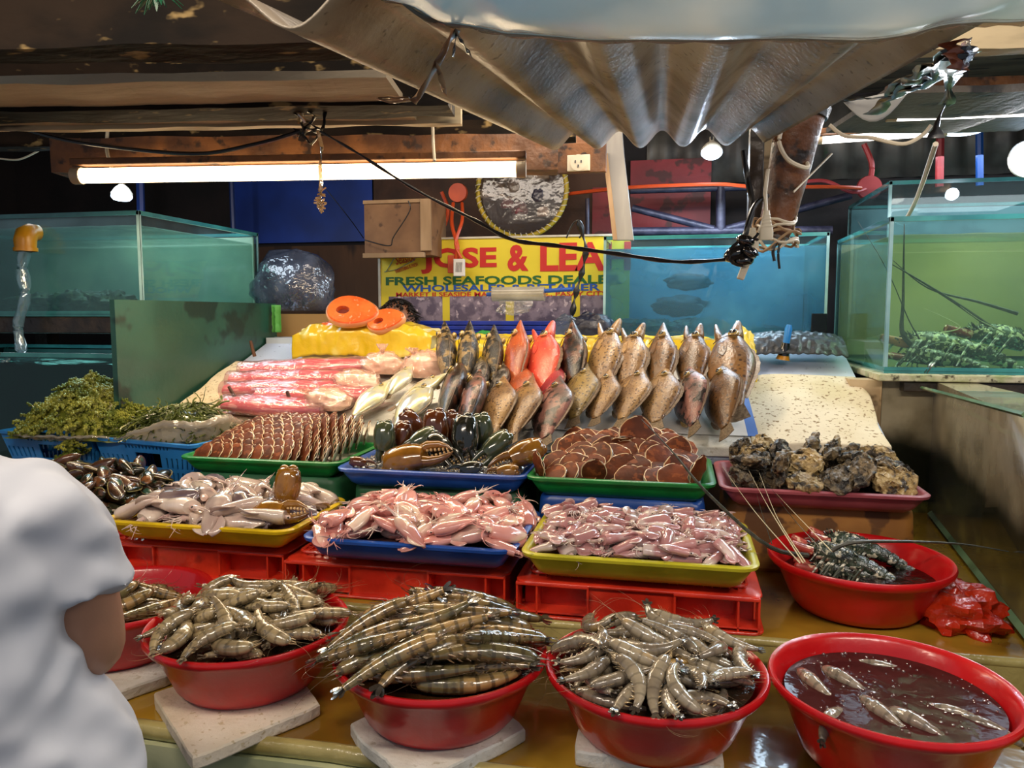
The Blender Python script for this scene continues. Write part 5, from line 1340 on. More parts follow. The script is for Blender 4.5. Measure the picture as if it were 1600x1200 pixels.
for (u, v, r, sd, lab, kn) in ((598, 572, (.085, .06, .055), 1, 'pinkish plastic bag behind the fillets, left of the yellow sheet corner', (0, 0, .05)), (555, 600, (.10, .06, .05), 2, 'pinkish bag of pale strips at the right end of the fillets', None),
      (664, 575, (.095, .07, .065), 3, 'round pinkish bag with an open mouth above the pompanos', (-.03, -.02, .05)), (512, 628, (.085, .07, .05), 4, 'thin crinkled bag in front of the fillets, left of the first pompano', (-.05, -.02, .03))):
    bag_blob('plastic_bag', PS(u, v, .05), r, sd, [M_bagp, M_bagf], lab, knot=kn)
# ------------------------------------------------------------------ yellow plastic: covered box with salmon, roll behind the fish
M_yps = mk('yellow_film', '#f6d83c', '#ecc824', sc=5, c3='#f7ea8c', sc3=9, lo3=.55, hi3=.75, rough=.22, coat=.7, bump=.006, bsc=18, translucent=.25)
def yellow_cover(x0, x1, y0, y1, ztop, zb, label, seed, amp=.012):
    """film drawn over a box: top and the drop in front, creased"""
    b = MB(); W = x1-x0
    prof = [(y1+.01, zb(y1)+.02), (y1, ztop-.01), ((y0+y1)/2, ztop+.004), (y0+.015, ztop), (y0-.004, ztop-.03), (y0-.010, (ztop+zb(y0))/2), (y0-.014, zb(y0)+.012)]
    def fn(s, t):
        k = t*(len(prof)-1); i = min(int(k), len(prof)-2); f = k-i
        y = prof[i][0]*(1-f)+prof[i+1][0]*f; z = prof[i][1]*(1-f)+prof[i+1][1]*f
        e = min(1, min(s, 1-s)*9); z -= (1-e)*.05*(1 if t < .7 else .3)
        nv = noise.noise_vector(Vector((s*W*14, t*3+seed, seed)))*amp + noise.noise_vector(Vector((s*W*38, t*5, seed)))*amp*.45
        return (x0+W*s+nv.x*.4, y+nv.y*(1 if t > .3 else .3), z+nv.z)
    b.grid(int(W*130)+12, 30, fn)
    return tag(b.build('yellow_plastic_sheet', M_yps, solid=.0012), label, 'plastic sheet')
M_foamd = mk('box_foam', '#d8c98c', rough=.8)
b = MB(); b.box2((-1.60, 3.09, 1.29), (-1.02, 3.29, 1.435)); tag(b.build('foam_box', M_foamd, smooth=False, bev=.01), 'foam box hidden under the yellow sheet that carries the salmon', 'box')
yellow_cover(-1.625, -.995, 3.065, 3.30, 1.452, sz, 'bright yellow plastic sheet draped over the box under the salmon', 2)
b = MB(); b.box2((-.98, 3.05, 1.26), (.23, 3.27, 1.375)); tag(b.build('foam_box', M_foamd, smooth=False, bev=.01), 'long low foam block under the yellow sheet behind the fish', 'box')
yellow_cover(-1.0, .27, 3.03, 3.29, 1.398, sz, 'long yellow plastic sheet behind the upright fish', 7, .010)
b = MB(); b.grid(14, 22, lambda s, t: (.235+.075*s*(1-.3*t)+.008*noise.noise(Vector((s*5, t*9, 2))), 3.19-.33*t, sz(3.19-.33*t)+.10*(1-t)**.7*(1-s*.6)+.02+.008*noise.noise(Vector((s*9, t*14, 5)))))
tag(b.build('yellow_plastic_sheet', M_yps, solid=.0012), 'loose yellow plastic flap right of the largest fish', 'plastic sheet')
# salmon steaks
M_sal = mk('salmon_flesh', '#f2793a', '#ec6228', sc=10, c3='#f8ae84', sc3=45, lo3=.6, hi3=.7, rough=.2, coat=.9, bump=.0012, bsc=60)
M_salr = mk('salmon_skin', '#f2b48c', '#d98a5a', rough=.25, coat=.8)
def salmon(c, R, label, M, hole=True):
    b = MB(); n = 40; th = .035
    def ringf(k, z): return [(R*k*math.cos(2*PI*i/n)*1.15, R*k*.78*math.sin(2*PI*i/n)*(1-.18*math.cos(2*PI*i/n)), z) for i in range(n)]
    def hol(k, z): return [(R*(.30*k*math.cos(2*PI*i/n)-.42), R*.22*k*math.sin(2*PI*i/n)-.05*R, z) for i in range(n)]
    b.loft([hol(1, .0), hol(1.0, th), ringf(.93, th+.004), ringf(.98, th-.002)], cap=False)
    b.loft([ringf(.98, .002), hol(1, 0)], cap=False)
    o = b.build('salmon_steak', M_sal, M=M)
    b = MB(); b.loft([ringf(.98, th-.002), ringf(1.03, th*.8), ringf(1.03, th*.2), ringf(.98, .002)], cap=False); b.build('skin', M_salr, o)
    b = MB(); b.loft([hol(1.02, th*.3), hol(.02, th*.28)], cap=False); b.build('belly_cavity', M_mouth, o)
    return tag(o, label, 'salmon steak')
salmon(0, .098, 'larger orange salmon steak on the yellow sheet at the left', frame(PY(553, 492, 3.10), (1, .1, -.10), (0, -.72, .6)))
salmon(0, .072, 'smaller orange salmon steak on the right of the larger one', frame(PY(606, 506, 3.10), (1, .1, .18), (0, -.75, .6)))
bag_blob('salmon_piece', PY(531, 508, 3.14), (.09, .05, .02), 8, [M_sal], 'thin orange salmon end piece under the larger steak', 'salmon piece', .1)
# black wrapped bundle, blue handled tool at the right
M_blk = mk('black_bag', '#121317', '#0a0b0d', sc=8, rough=.42, coat=.2, bump=.005, bsc=24)
bb = MB(); bb.grid(60, 24, lambda s, t: (.262+.375*s, 3.07+.20*t+.006*noise.noise(Vector((s*14, t*6, 1))), sz(3.07+.2*t)+.012+.062*math.sin(PI*min(.96, max(.04, t)))**.4*math.sin(PI*min(.97, max(.03, s)))**.2+.008*noise.noise(Vector((s*22, t*9, 3)))))
tag(bb.build('black_bundle', M_blk, solid=.003), 'bundle wrapped in shiny black plastic behind the empty foam slab', 'bundle')
p = PY(1226, 548, 3.10); o = empty('cleaning_brush', 'blue handled tool with a black and orange collar on the black bundle', 'brush', loc=p)
b = MB(); b.tube([(.004, 0, .02), (.012, 0, .085), (.014, 0, .10)], [.012, .014, .009], 14); b.build('handle', M_sky, o)
b = MB(); b.tube([(-.004, 0, -.02), (.0, 0, .005), (.004, 0, .03)], [.022, .020, .016], 14); b.build('grip', M_black, o)
b = MB(); b.tube([(-.006, 0, -.035), (-.003, 0, -.016)], [.026, .021], 14); b.build('orange_collar', M_ysp, o)
# ------------------------------------------------------------------ lobsters
M_lob = mk('lobster_shell', '#1c2a22', '#2f3f30', sc=30, c3='#cfcab0', sc3=75, lo3=.55, hi3=.62, rough=.25, coat=.8, bump=.004, bsc=90)
M_lobt = mk('tank_lobster_shell', '#4a5a40', '#20281f', sc=30, lo=.45, hi=.55, c3='#e0dcb4', sc3=60, lo3=.54, hi3=.58, rough=.25, coat=.8, bump=.003, bsc=90)
M_loba = mk('lobster_antenna', '#262a22', '#47463a', sc=60, rough=.35)
M_lobr = mk('lobster_antenna_base', '#b0473a', '#7a2f2a', sc=40, c3='#e6c0a0', sc3=60, rough=.35, coat=.5)
M_lobw = mk('lobster_leg', '#2b3328', '#d9d6c4', sc=40, lo=.5, hi=.56, stretch=(.2, 1, 1), rough=.3, coat=.6)
M_lobo = mk('orange_antenna_base', '#d98a58', '#c46e40', sc=20, c3='#3a3024', sc3=50, lo3=.62, hi3=.66, rough=.35, coat=.4)
M_whis = mk('pale_feeler', '#d9cfa8', rough=.4)
def make_lobster(label, M, L=.26, shell=M_lob, seed=0, feelers=(), basem=None):
    """x to the head, z up"""
    rs = random.Random(seed)
    b = MB(); b.tube([(x*L, 0, z*L) for x, z in ((0, .06), (.08, .085), (.2, .10), (.32, .10), (.42, .08), (.47, .05))], [(.085*L, .075*L), (.11*L, .095*L), (.12*L, .10*L), (.105*L, .09*L), (.07*L, .06*L), (.02*L, .02*L)], 16)
    for i in range(70):
        a = rs.uniform(.1, PI-.1); x = rs.uniform(.03, .45); r = .105*(1-abs(x-.2)*1.1); p = Vector((x*L, math.cos(a)*r*1.08*L, (.095+math.sin(a)*r*.85)*L)); d = Vector((.7, math.cos(a), math.sin(a))).normalized()
        b.tube([p-d*.01*L, p+d*.028*L], [.010*L, .0015*L], 5)
    root = b.build('spiny_lobster', shell, M=M)
    b = MB()
    for i in range(6):
        x = -.02-.085*i; z = .075-.008*i-.004*i*i; w = .10-.008*i
        b.tube([((x+.05)*L, 0, (z)*L), (x*L, 0, (z+.006)*L), ((x-.045)*L, 0, (z-.004)*L)], [(w*.92*L, w*.72*L), (w*1.04*L, w*.80*L), (w*.96*L, w*.7*L)], 14)
    b.build('tail', shell, root)
    b = MB()
    for k in range(5):
        a = (k-2)*.38; p = Vector((-.50*L, 0, -.08*L)); d = Vector((-math.cos(a), math.sin(a), -.1)); q = Vector((d.y, -d.x, 0))
        b.tube([p, p+d*.08*L, p+d*.16*L, p+d*.19*L], [(.02*L, .008*L), (.04*L, .007*L), (.045*L, .005*L), (.02*L, .003*L)], 8)
    b.build('tail_fan', shell, root)
    for s in (1, -1):
        for k in range(5):
            x = .06+.075*k; sp = rs.uniform(-.1, .1)
            b = MB(); b.tube([(x*L, s*.09*L, .04*L), ((x+.02+sp)*L, s*.25*L, .11*L), ((x+.08+sp)*L, s*.40*L, .03*L), ((x+.12+sp)*L, s*.45*L, -.06*L)], [.017*L, .015*L, .012*L, .005*L], 7); b.build('leg', M_lobw, root)
        b = MB(); b.tube([(.42*L, s*.045*L, .10*L), (.48*L, s*.06*L, .12*L)], [.012*L, .016*L], 8); b.build('eye_stalk', M_black, root)
        b = MB(); b.tube([(.42*L, s*.05*L, .07*L), (.52*L, s*.08*L, .08*L), (.62*L, s*.11*L, .10*L)], [.045*L, .042*L, .032*L], 10)
        b.build('antenna_base', basem or M_lobr, root)
    inv = M.inverted()
    for pts, r, m in feelers:
        P = [inv @ Vector(p) for p in pts]; n = 18; Q = []
        for i in range(n+1):                       # smooth through the points
            t = i/n*(len(P)-1); k = min(int(t), len(P)-2); f = t-k
            p0 = P[max(k-1, 0)]; p1 = P[k]; p2 = P[k+1]; p3 = P[min(k+2, len(P)-1)]
            Q.append(.5*((2*p1)+(p2-p0)*f+(2*p0-5*p1+4*p2-p3)*f*f+(3*p1-p0-3*p2+p3)*f**3))
        b = MB(); b.tube(Q, [r*(1-.85*i/n) for i in range(n+1)], 7); b.build('antenna', m, root)
    root['label'] = label; root['category'] = 'lobster'; return root
zr = .935
def B5(u, v, z=.90): return PZ(u, v, z)
def LB(u, v, z, yaw, pitch=.15): return TR(*PZ(u, v, z)) @ RZ(yaw) @ RY(-pitch)
make_lobster('spiny lobster in the upper basin, its long dark antenna reaching over the trays', LB(1338, 892, .895, 2.95, .22), .25, M_lob, 1,
   [([PZ(1262, 868, .955), PZ(1195, 850, .985), PY(1100, 765, 1.90), PY(1050, 705, 2.02), PY(1002, 655, 2.14)], .0062, M_loba), ([PZ(1255, 880, .955), PY(1205, 800, 1.86), PY(1170, 735, 1.88)], .0016, M_whis), ([PZ(1258, 878, .955), PY(1215, 810, 1.86), PY(1186, 738, 1.92)], .0016, M_whis), ([PZ(1250, 880, .955), PY(1180, 800, 1.80), PY(1128, 728, 1.82)], .0015, M_whis), ([PZ(1206, 850, .96), PY(1190, 800, 1.9), PY(1182, 770, 1.93)], .0012, M_loba)])
make_lobster('spiny lobster at the back of the upper basin, antenna pointing right along the rim', LB(1360, 872, .905, 3.0, .2), .24, M_lob, 2,
   [([PZ(1300, 860, .965), PZ(1330, 848, .985), PZ(1400, 846, .985), PZ(1500, 850, .975), PZ(1576, 862, .96)], .0060, M_loba), ([PZ(1300, 862, .96), PY(1240, 800, 2.0), PY(1212, 770, 2.02)], .0014, M_whis), ([PZ(1290, 866, .955), PY(1235, 805, 1.98), PY(1200, 755, 2.0)], .0012, M_loba)])
make_lobster('spiny lobster nearest the front rim of the upper basin', LB(1345, 908, .872, 3.05, .05), .24, M_lob, 3)
cx, cy, zr5, r, h = BAS['b5']
basin_water('b5', -.045, film('dark_water', '#7a5a50', murk=.5, mcol='#3a2420', rough=.03, bump=.004, bsc=40), 'shallow water in the basin of spiny lobsters')
def TK(u, v, y): return PY(u, v, y)
make_lobster('large spiny lobster in the tank with an orange antenna base at the left', TR(*TK(1500, 558, 3.02)) @ RZ(3.0) @ RY(-.10), .42, M_lobt, 5,
   [([TK(1432, 545, 3.0), TK(1410, 520, 3.0), TK(1411, 470, 3.02), TK(1413, 350, 3.04)], .012, M_loba), ([TK(1440, 535, 2.95), TK(1420, 500, 2.93), TK(1385, 420, 2.9), TK(1340, 345, 2.9)], .003, M_loba), ([TK(1470, 520, 3.05), TK(1500, 510, 3.05), TK(1445, 482, 3.1)], .003, M_whis)], M_lobo)
make_lobster('spiny lobster at the right of the tank with two thick dark antennae curving left', TR(*TK(1600, 548, 3.10)) @ RZ(2.9) @ RY(-.15), .42, M_lobt, 6,
   [([TK(1560, 520, 3.1), TK(1500, 478, 3.1), TK(1440, 440, 3.05), TK(1392, 412, 3.0)], .0085, M_loba), ([TK(1590, 490, 3.12), TK(1530, 472, 3.12), TK(1450, 450, 3.1), TK(1390, 402, 3.05)], .0075, M_loba), ([TK(1570, 520, 3.0), TK(1530, 500, 2.98), TK(1500, 478, 2.97)], .003, M_whis)])
make_lobster('spiny lobster lying low at the front glass of the tank', TR(*TK(1480, 572, 2.93)) @ RZ(2.75) @ RY(-.02), .30, M_lobt, 7, [([TK(1400, 575, 2.9), TK(1420, 555, 2.9), TK(1470, 535, 2.92), TK(1520, 545, 2.95)], .005, M_lobw)])
M_fishd = mk('dark_live_fish', '#1c2a33', '#26343c', rough=.5)
# rocks on the floor of the blue and left tanks, dark fish
for (u, v, y, r, lab) in ((1010, 520, 3.85, (.16, .08, .05), 'algae covered rock at the left of the blue tank floor'), (1090, 518, 3.9, (.14, .08, .055), 'algae covered rock in the middle of the blue tank floor'), (1190, 522, 3.85, (.15, .06, .035), 'dark fish resting on the right of the blue tank floor'),
      (1060, 478, 3.95, (.13, .04, .05), 'large dark fish hovering low in the blue tank'), (1075, 440, 4.0, (.11, .04, .04), 'dark fish hovering higher in the blue tank'),
      (60, 480, 2.95, (.14, .08, .05), 'rock at the far left in the upper left tank'), (125, 478, 2.95, (.12, .08, .06), 'pale rock in the middle of the upper left tank'), (172, 480, 2.9, (.10, .07, .055), 'rock at the right corner of the upper left tank')):
    p = PY(u, v, y); p.z = max(p.z, (1.39 if u > 500 else 1.505)+r[2]*.55)
    bag_blob('tank_rock' if 'rock' in lab else 'live_fish', p, r, u*.37, [M_rock if 'rock' in lab else M_fishd], lab, 'rock' if 'rock' in lab else 'fish', .45 if 'rock' in lab else .25, flat=.55 if 'rock' in lab else 2)
b = MB(); b.box2((1.5*0+.585, 3.60, 1.387), (.65, 3.635, 1.50)); tag(b.build('black_box', M_black, smooth=False, bev=.003), 'small black box standing at the right end of the blue tank', 'box')

# ------------------------------------------------------------------ sign
M_sigy = mk('sign_yellow', '#e8d233', '#dcc62a', sc=3, rough=.5)
M_sigr = mk('sign_red', '#c8241e', rough=.5); M_sigb = mk('sign_blue', '#1c50a8', rough=.5); M_sigg = mk('sign_green', '#14602c', rough=.5)
M_sigp = mk('sign_photo', '#8f7f8c', '#5f5264', sc=22, lo=.4, hi=.6, c3='#c0aeb4', sc3=30, lo3=.6, hi3=.66, rough=.5)
M_sigw = mk('sign_white', '#e4e0da', rough=.5)
SX0, SX1, SZa, SZb, SYY = -1.545, -.23, 1.42, 1.885, 3.90
sg = empty('shop_sign', 'yellow painted seafood shop sign with red and green lettering behind the stall', 'sign')
b = MB(); b.box2((SX0, SYY, SZa), (SX1, SYY+.02, SZb)); b.build('sign_board', M_sigy, sg, smooth=False)
b = MB()
b.box2((SX0-.012, SYY-.008, SZa), (SX0, SYY+.02, SZb+.006)); b.box2((SX0-.012, SYY-.008, SZb), (SX1, SYY+.02, SZb+.01)); b.build('sign_frame', M_white, sg, smooth=False)
def lettering(txt, u0, v0, u1, v1, mat, bold=.02, name='lettering', shear=0, rot=0, parent=sg, y=None):
    """text scaled to fill the box between two points of the frame on the sign plane"""
    y = SYY-.002 if y is None else y
    a = PY(u0, v1, y); c = PY(u1, v0, y)
    cu = bpy.data.curves.new(name, 'FONT'); cu.body = txt; cu.size = 1; cu.offset = bold; cu.shear = shear; cu.extrude = .006; cu.resolution_u = 3
    to = bpy.data.objects.new(name, cu); COL.objects.link(to); bpy.context.view_layer.update()
    me = bpy.data.meshes.new_from_object(to.evaluated_get(bpy.context.evaluated_depsgraph_get()))
    bpy.data.objects.remove(to)
    co = np.array([v.co[:] for v in me.vertices]); lo = co.min(0); hi = co.max(0)
    sx = (c.x-a.x)/(hi[0]-lo[0]); sz_ = abs(c.z-a.z)/(hi[1]-lo[1])
    for v in me.vertices:
        x = (v.co.x-lo[0])*sx; z = (v.co.y-lo[1])*sz_
        xr = x*math.cos(rot)-z*math.sin(rot); zr_ = x*math.sin(rot)+z*math.cos(rot)
        v.co = (a.x+xr, y-v.co.z*.2, min(a.z, c.z)+zr_)
    me.materials.clear(); me.materials.append(mat)
    o = bpy.data.objects.new(name, me); COL.objects.link(o); o.parent = parent; return o
lettering('JOSE', 658, 386, 776, 428, M_sigr, .035)
lettering('&', 793, 382, 826, 424, M_sigr, .035)
lettering('LEAH', 844, 377, 986, 424, M_sigr, .035)
lettering('FRESH SEAFOODS DEALER', 603, 429, 972, 446, M_sigg, .03)
lettering('WHOLESALER & RETAILER', 629, 443, 938, 456, M_sigb, .025)
lettering('MARKET II SEASIDE MACAPAGAL AVE., PASAY CITY', 619, 455, 949, 465, M_sigr, .012)
lettering('Seaside', 619, 399, 650, 414, M_sigr, .0, shear=.2, rot=.20)
lettering('EVERYTHING IS FRESH', 619, 421, 655, 427, M_sigr, .0, rot=.30)
b = MB()
for pts in ([(603, 425), (615, 405), (632, 396)], [(600, 425), (620, 421), (645, 408), (655, 396)]):
    b.tube([PY(u, v, SYY-.004) for u, v in pts], [(.004, .001)]*(len(pts)-1)+[(.001, .001)], 6)
b.build('logo_swoosh', mk('sign_lightblue', '#5a9fd0'), sg)
for (u0, u1) in ((608, 691), (703, 790), (803, 893), (906, 955)):
    a = PY(u0, 505, SYY-.003); c = PY(u1, 463+(u0-600)*-.006, SYY-.003); b = MB(); b.box2((a.x, SYY-.003, max(a.z, SZa)), (c.x, SYY+.0, c.z)); b.build('photo_panel', M_sigp, sg, smooth=False)
b = MB(); b.box2((-1.56, 3.86, .8), (-.3, 4.3, SZa-.002)); tag(b.build('back_counter', M_dkwood, smooth=False), 'dark counter behind the display under the yellow sign', 'counter')
M_bslat = plas('royal_blue_plastic', '#1c38a8', '#162c88')
a = PY(640, 500, 3.75); c = PY(893, 540, 3.75)
o = empty('blue_bench', 'royal blue slatted plastic bin between the sign and the yellow sheet', 'bin')
for i in range(5):
    z = a.z-.004-i*.024; b = MB(); b.box2((a.x, 3.74, z-.021), (c.x+.02, 3.80, z)); b.build('slat', M_bslat, o, smooth=False, bev=.003)
b = MB(); b.box2((a.x, 3.755, .9), (c.x+.02, 3.84, a.z-.01)); b.build('bin_body', M_bslat, o, smooth=False)
M_hair = mk('dark_brown_hair', '#1c1410', '#0f0b09', sc=50, stretch=(1, 1, .2), rough=.5, bump=.004, bsc=60)
# a second person's head top behind the salmon
po = bag_blob('person', PY(622, 512, 3.55), (.085, .09, .13), 3, [mk('brown_skin_tone', '#8a5a40', rough=.5)], 'person crouching behind the salmon, only the top of dark hair showing', 'person', .03)
b = MB()
for i in range(520):
    a_ = random.uniform(0, 2*PI); e = random.uniform(.1, 1.5); d = Vector((math.cos(a_)*math.cos(e), math.sin(a_)*math.cos(e), math.sin(e)))
    p = Vector((d.x*.088, d.y*.092, d.z*.132)); b.tube([p*.95, p*1.06+Vector((d.x*.006, 0, .002)), p*1.12+Vector((d.x*.02+random.gauss(0, .008), random.gauss(0, .006), -.012))], [.003, .003, .0008], 4)
b.build('hair', M_hair, po)
bag_blob('green_cloth', PY(757, 528, 3.42), (.05, .03, .032), 6, [mk('green_cloth', '#2c8a3c', rough=.6)], 'small green plastic scrap between the third and fourth fish heads', 'plastic scrap')
bag_blob('black_bag', PY(925, 517, 3.47), (.115, .07, .075), 9, [mk('navy_bag', '#14172a', rough=.35, bump=.006, bsc=30)], 'dark navy bag between the blue bin and the blue tank', 'bag')
bag_blob('clear_sheet', PY(885, 512, 3.44), (.06, .03, .055), 12, [film('grey_film', '#c8d0d8', murk=.4, mcol='#7c8698', rough=.1, bump=.01)], 'greyish clear plastic beside the navy bag', 'plastic bag')
# big swollen clear bag at the left
M_bigb = film('cloudy_plastic', '#c8ccd8', murk=.45, mcol='#6f7890', mcol2='#8a92a8', rough=.12, bump=.02, bsc=16, fmin=.10, msc=6)
bag_blob('plastic_bag', PY(462, 452, 3.62)+Vector((-.02, 0, 0)), (.225, .16, .20), 21, [M_bigb], 'big swollen cloudy plastic bag right of the upper left tank', 'plastic bag', .12)
b = MB(); a = PY(410, 490, 3.5); c = PY(540, 505, 3.5); b.box2((a.x, 3.46, 1.387), (c.x, 3.80, a.z-.002)); tag(b.build('cardboard_slab', mk('cardboard', '#9c7440', rough=.8), smooth=False), 'brown board edge under the big cloudy bag', 'board')
b = MB(); b.grid(8, 14, lambda s, t: (-1.886+.045*s+.006*noise.noise(Vector((s*4, t*8, 1))), 3.36+.01*math.sin(s*9), 1.54-.13*t)); tag(b.build('green_strip', mk('light_green_film', '#6fbf5a', rough=.35, translucent=.3), solid=.001), 'light green plastic strip hanging at the end of the green panel', 'plastic strip')
# wooden box on the wall
M_box = mk('box_plywood', '#8f6a48', '#765438', sc=5, c3='#553a26', sc3=14, lo3=.6, hi3=.7, rough=.7)
M_boxe = mk('box_edge', '#b09270', '#8d7050', sc=8, stretch=(1, 1, .2), rough=.7)
bx = empty('wooden_box', 'square plywood box hanging above the sign at the left', 'box')
a = PY(570, 400, 3.72); c = PY(658, 312, 3.72)
b = MB(); b.box2((a.x, 3.72, a.z), (c.x+.05, 3.98, c.z)); b.build('box_body', M_box, bx, smooth=False, bev=.002)
b = MB(); b.box2((c.x, 3.70, a.z+.02), (c.x+.055, 3.72, c.z+.002)); b.build('side_slat', M_boxe, bx, smooth=False, bev=.002)
b = MB(); b.box2((a.x-.002, 3.695, a.z-.012), (c.x+.02, 3.72, a.z+.012)); b.build('bottom_slat', M_boxe, bx, smooth=False, bev=.002)
b = MB(); b.box2((a.x-.002, 3.71, c.z-.014), (c.x+.0, 3.72, c.z+.004)); b.build('top_slat', M_boxe, bx, smooth=False, bev=.002)
def cable(name, pts, r, m, label, cat='cable', n=30, wob=0):
    P = [Vector(p) for p in pts]; Q = []
    for i in range(n+1):
        t = i/n*(len(P)-1); k = min(int(t), len(P)-2); f = t-k
        p0 = P[max(k-1, 0)]; p1 = P[k]; p2 = P[k+1]; p3 = P[min(k+2, len(P)-1)]
        q = .5*((2*p1)+(p2-p0)*f+(2*p0-5*p1+4*p2-p3)*f*f+(3*p1-p0-3*p2+p3)*f**3)
        if wob: q += noise.noise_vector(q*18)*wob
        Q.append(q)
    b = MB(); b.tube(Q, r, 7); o = b.build(name, m)
    if label: tag(o, label, cat)
    return o
M_cblk = mk('black_cable', '#121214', rough=.35); M_cor = mk('orange_cable', '#c84a20', rough=.4); M_cwh = mk('white_cable', '#cfc4ae', rough=.45); M_cyl = mk('yellow_cable', '#b8981c', '#8a8020', sc=30, rough=.5)
cable('cable', [PY(638, 314, 3.70), PY(640, 330, 3.70), PY(615, 370, 3.69), PY(608, 384, 3.69), PY(570, 375, 3.70)], .003, M_cblk, 'thin black wire across the front of the wooden box')
cable('cable', [PY(505, 290, 3.9), PY(545, 340, 3.9), PY(568, 372, 3.8)], .0025, M_cblk, 'thin black wire from the lamp tube to the wooden box')
# round clear net basket with yellow rim hanging on the wall
wc = PY(815, 297, 4.15)
wr = empty('hanging_basket', 'round hanging basket with a yellow wound rim and clear plastic inside', 'basket', loc=wc)
R_ = .245
b = MB(); b.tube([(R_*math.cos(2*PI*i/48), 0, R_*math.sin(2*PI*i/48)*1.02) for i in range(49)], .013, 8); b.build('yellow_rim', M_cyl, wr)
b = MB(); b.tube([((R_+.014*math.cos(i*1.15))*math.cos(2*PI*i/260), .016*math.sin(i*1.15), (R_+.014*math.cos(i*1.15))*math.sin(2*PI*i/260)) for i in range(261)], .0028, 5); b.build('wire_winding', M_cwh, wr)
b = MB(); b.loft([[(R_*q*math.cos(2*PI*k/40), .02+.09*math.cos(q*1.5)+.012*noise.noise(Vector((q*8, k*.7, 1))), R_*q*math.sin(2*PI*k/40)) for k in range(40)] for q in (.03, .2, .4, .6, .8, 1.0)])
b.build('clear_cover', film('creased_film', '#d8ccc0', murk=.15, mcol='#8c8078', rough=.12, bump=.006, bsc=9, fmin=.05), wr)
for i, (x, z, s, c) in enumerate(((-.05, .02, .05, '#5c5048'), (.08, -.03, .055, '#2c2a3a'), (-.02, -.10, .045, '#6a2f34'), (.03, .09, .05, '#857a70'), (-.11, .08, .04, '#4b4038'), (.10, .08, .04, '#8f8478'), (-.09, -.07, .035, '#7a2a30'), (.11, -.12, .035, '#b8a8a0'))):
    tag(bag_blob('wrapped_bundle', wc+Vector((x, .05, z)), (s, s*.5, s), i*3.1, [mk('bundle_%s' % 'abcdefgh'[i], c, rough=.3, coat=.6, bump=.01, bsc=30)], ('grey bundle left of centre in the round hanging basket', 'dark blue black bundle at the right in the round hanging basket', 'dark red bundle at the bottom of the round hanging basket', 'light grey bundle near the top of the round hanging basket', 'brown bundle at the upper left in the round hanging basket', 'pale bundle at the upper right in the round hanging basket', 'small red bundle at the lower left in the round hanging basket', 'small pale bundle at the lower right in the round hanging basket')[i], 'bundle'))
# orange reels and wires
M_reel = mk('orange_reel', '#c8522c', '#a83f22', rough=.5); M_reelr = mk('red_disc', '#b03a3a', '#8c2a2e', rough=.5)
b = MB(); p = PY(717, 302, 4.1); b.lathe([(.001, 0), (.05, 0), (.053, .01), (.05, .03), (.001, .03)], 28, M=frame(p, (1, 0, 0), (0, -1, 0))); tag(b.build('junction_box', M_reel), 'round orange junction box above the sign', 'junction box')
b = MB(); p = PY(1357, 294, 4.3); b.lathe([(.001, 0), (.058, 0), (.062, .01), (.058, .03), (.001, .03)], 28, M=frame(p, (1, 0, 0), (0, -1, 0))); tag(b.build('junction_box', M_reelr), 'round red junction box left of the tall right tank', 'junction box')
cable('cable', [PY(708, 318, 4.05), PY(706, 350, 3.9), PY(715, 385, 3.85), PY(712, 405, 3.85)], .010, M_cor, 'left orange cord hanging from the round orange junction box')
cable('cable', [PY(722, 318, 4.05), PY(722, 345, 3.9), PY(712, 380, 3.85), PY(721, 404, 3.84)], .009, M_cor, 'right orange cord hanging from the round orange junction box')
cable('cable', [PY(690, 300, 4.2), PY(700, 330, 4.2), PY(690, 362, 4.15), PY(678, 368, 4.1)], .011, M_cor, 'dark orange hose looping right of the wooden box')
b = MB(); a = PY(701, 427, 3.86); c = PY(711, 399, 3.86); b.box2((a.x, 3.84, a.z), (c.x, 3.87, c.z)); tag(b.build('power_socket', M_reel, smooth=False, bev=.003), 'small orange and white socket hanging over the sign', 'socket')
so = MB(); a = PY(711, 432, 3.83); c = PY(727, 405, 3.83); so.box2((a.x, 3.80, a.z), (c.x, 3.83, c.z)); so = so.build('power_socket', M_sigw, smooth=False, bev=.003); tag(so, 'white socket tag hanging over the letters of the sign', 'socket')
b = MB()
for i in range(5): b.tube([((a.x+c.x)/2-.014+.007*i, 3.798, a.z+.02), ((a.x+c.x)/2-.010+.007*i, 3.798, a.z+.07)], .0012, 4)
b.build('scribble', M_cblk, so)
cable('cable', [PY(887, 303, 4.2), PY(950, 296, 4.1), PY(1000, 292, 4.0), PY(1120, 288, 4.0), PY(1180, 292, 4.0), PY(1300, 292, 4.1), PY(1345, 294, 4.2)], .010, M_cor, 'orange cable running right along the truss to the red disc')
cable('cable', [PY(1250, 285, 4.2), PY(1290, 283, 4.2), PY(1330, 300, 4.2), PY(1352, 296, 4.25)], .010, M_reelr, 'red hose arching to the round red junction box')
cable('cable', [PY(1350, 225, 4.3), PY(1362, 255, 4.3), PY(1360, 280, 4.3)], .014, M_reelr, 'red hose coming down to the round red junction box')
cable('pipe', [PY(1470, 165, 4.4), PY(1468, 292, 4.4)], .02, M_reelr, 'dark red upright pipe behind the tall right tank', 'pipe')
cable('pipe', [PY(1530, 165, 4.4), PY(1531, 290, 4.4)], .018, mk('blue_pipe', '#1c4a90', rough=.4), 'blue upright pipe behind the tall right tank', 'pipe')
cable('pipe', [PY(214, 110, 3.9), PY(220, 335, 3.9)], .022, mk('blue_pipe_left', '#23408c', rough=.4), 'blue upright pipe beside the tilted lamp', 'pipe')
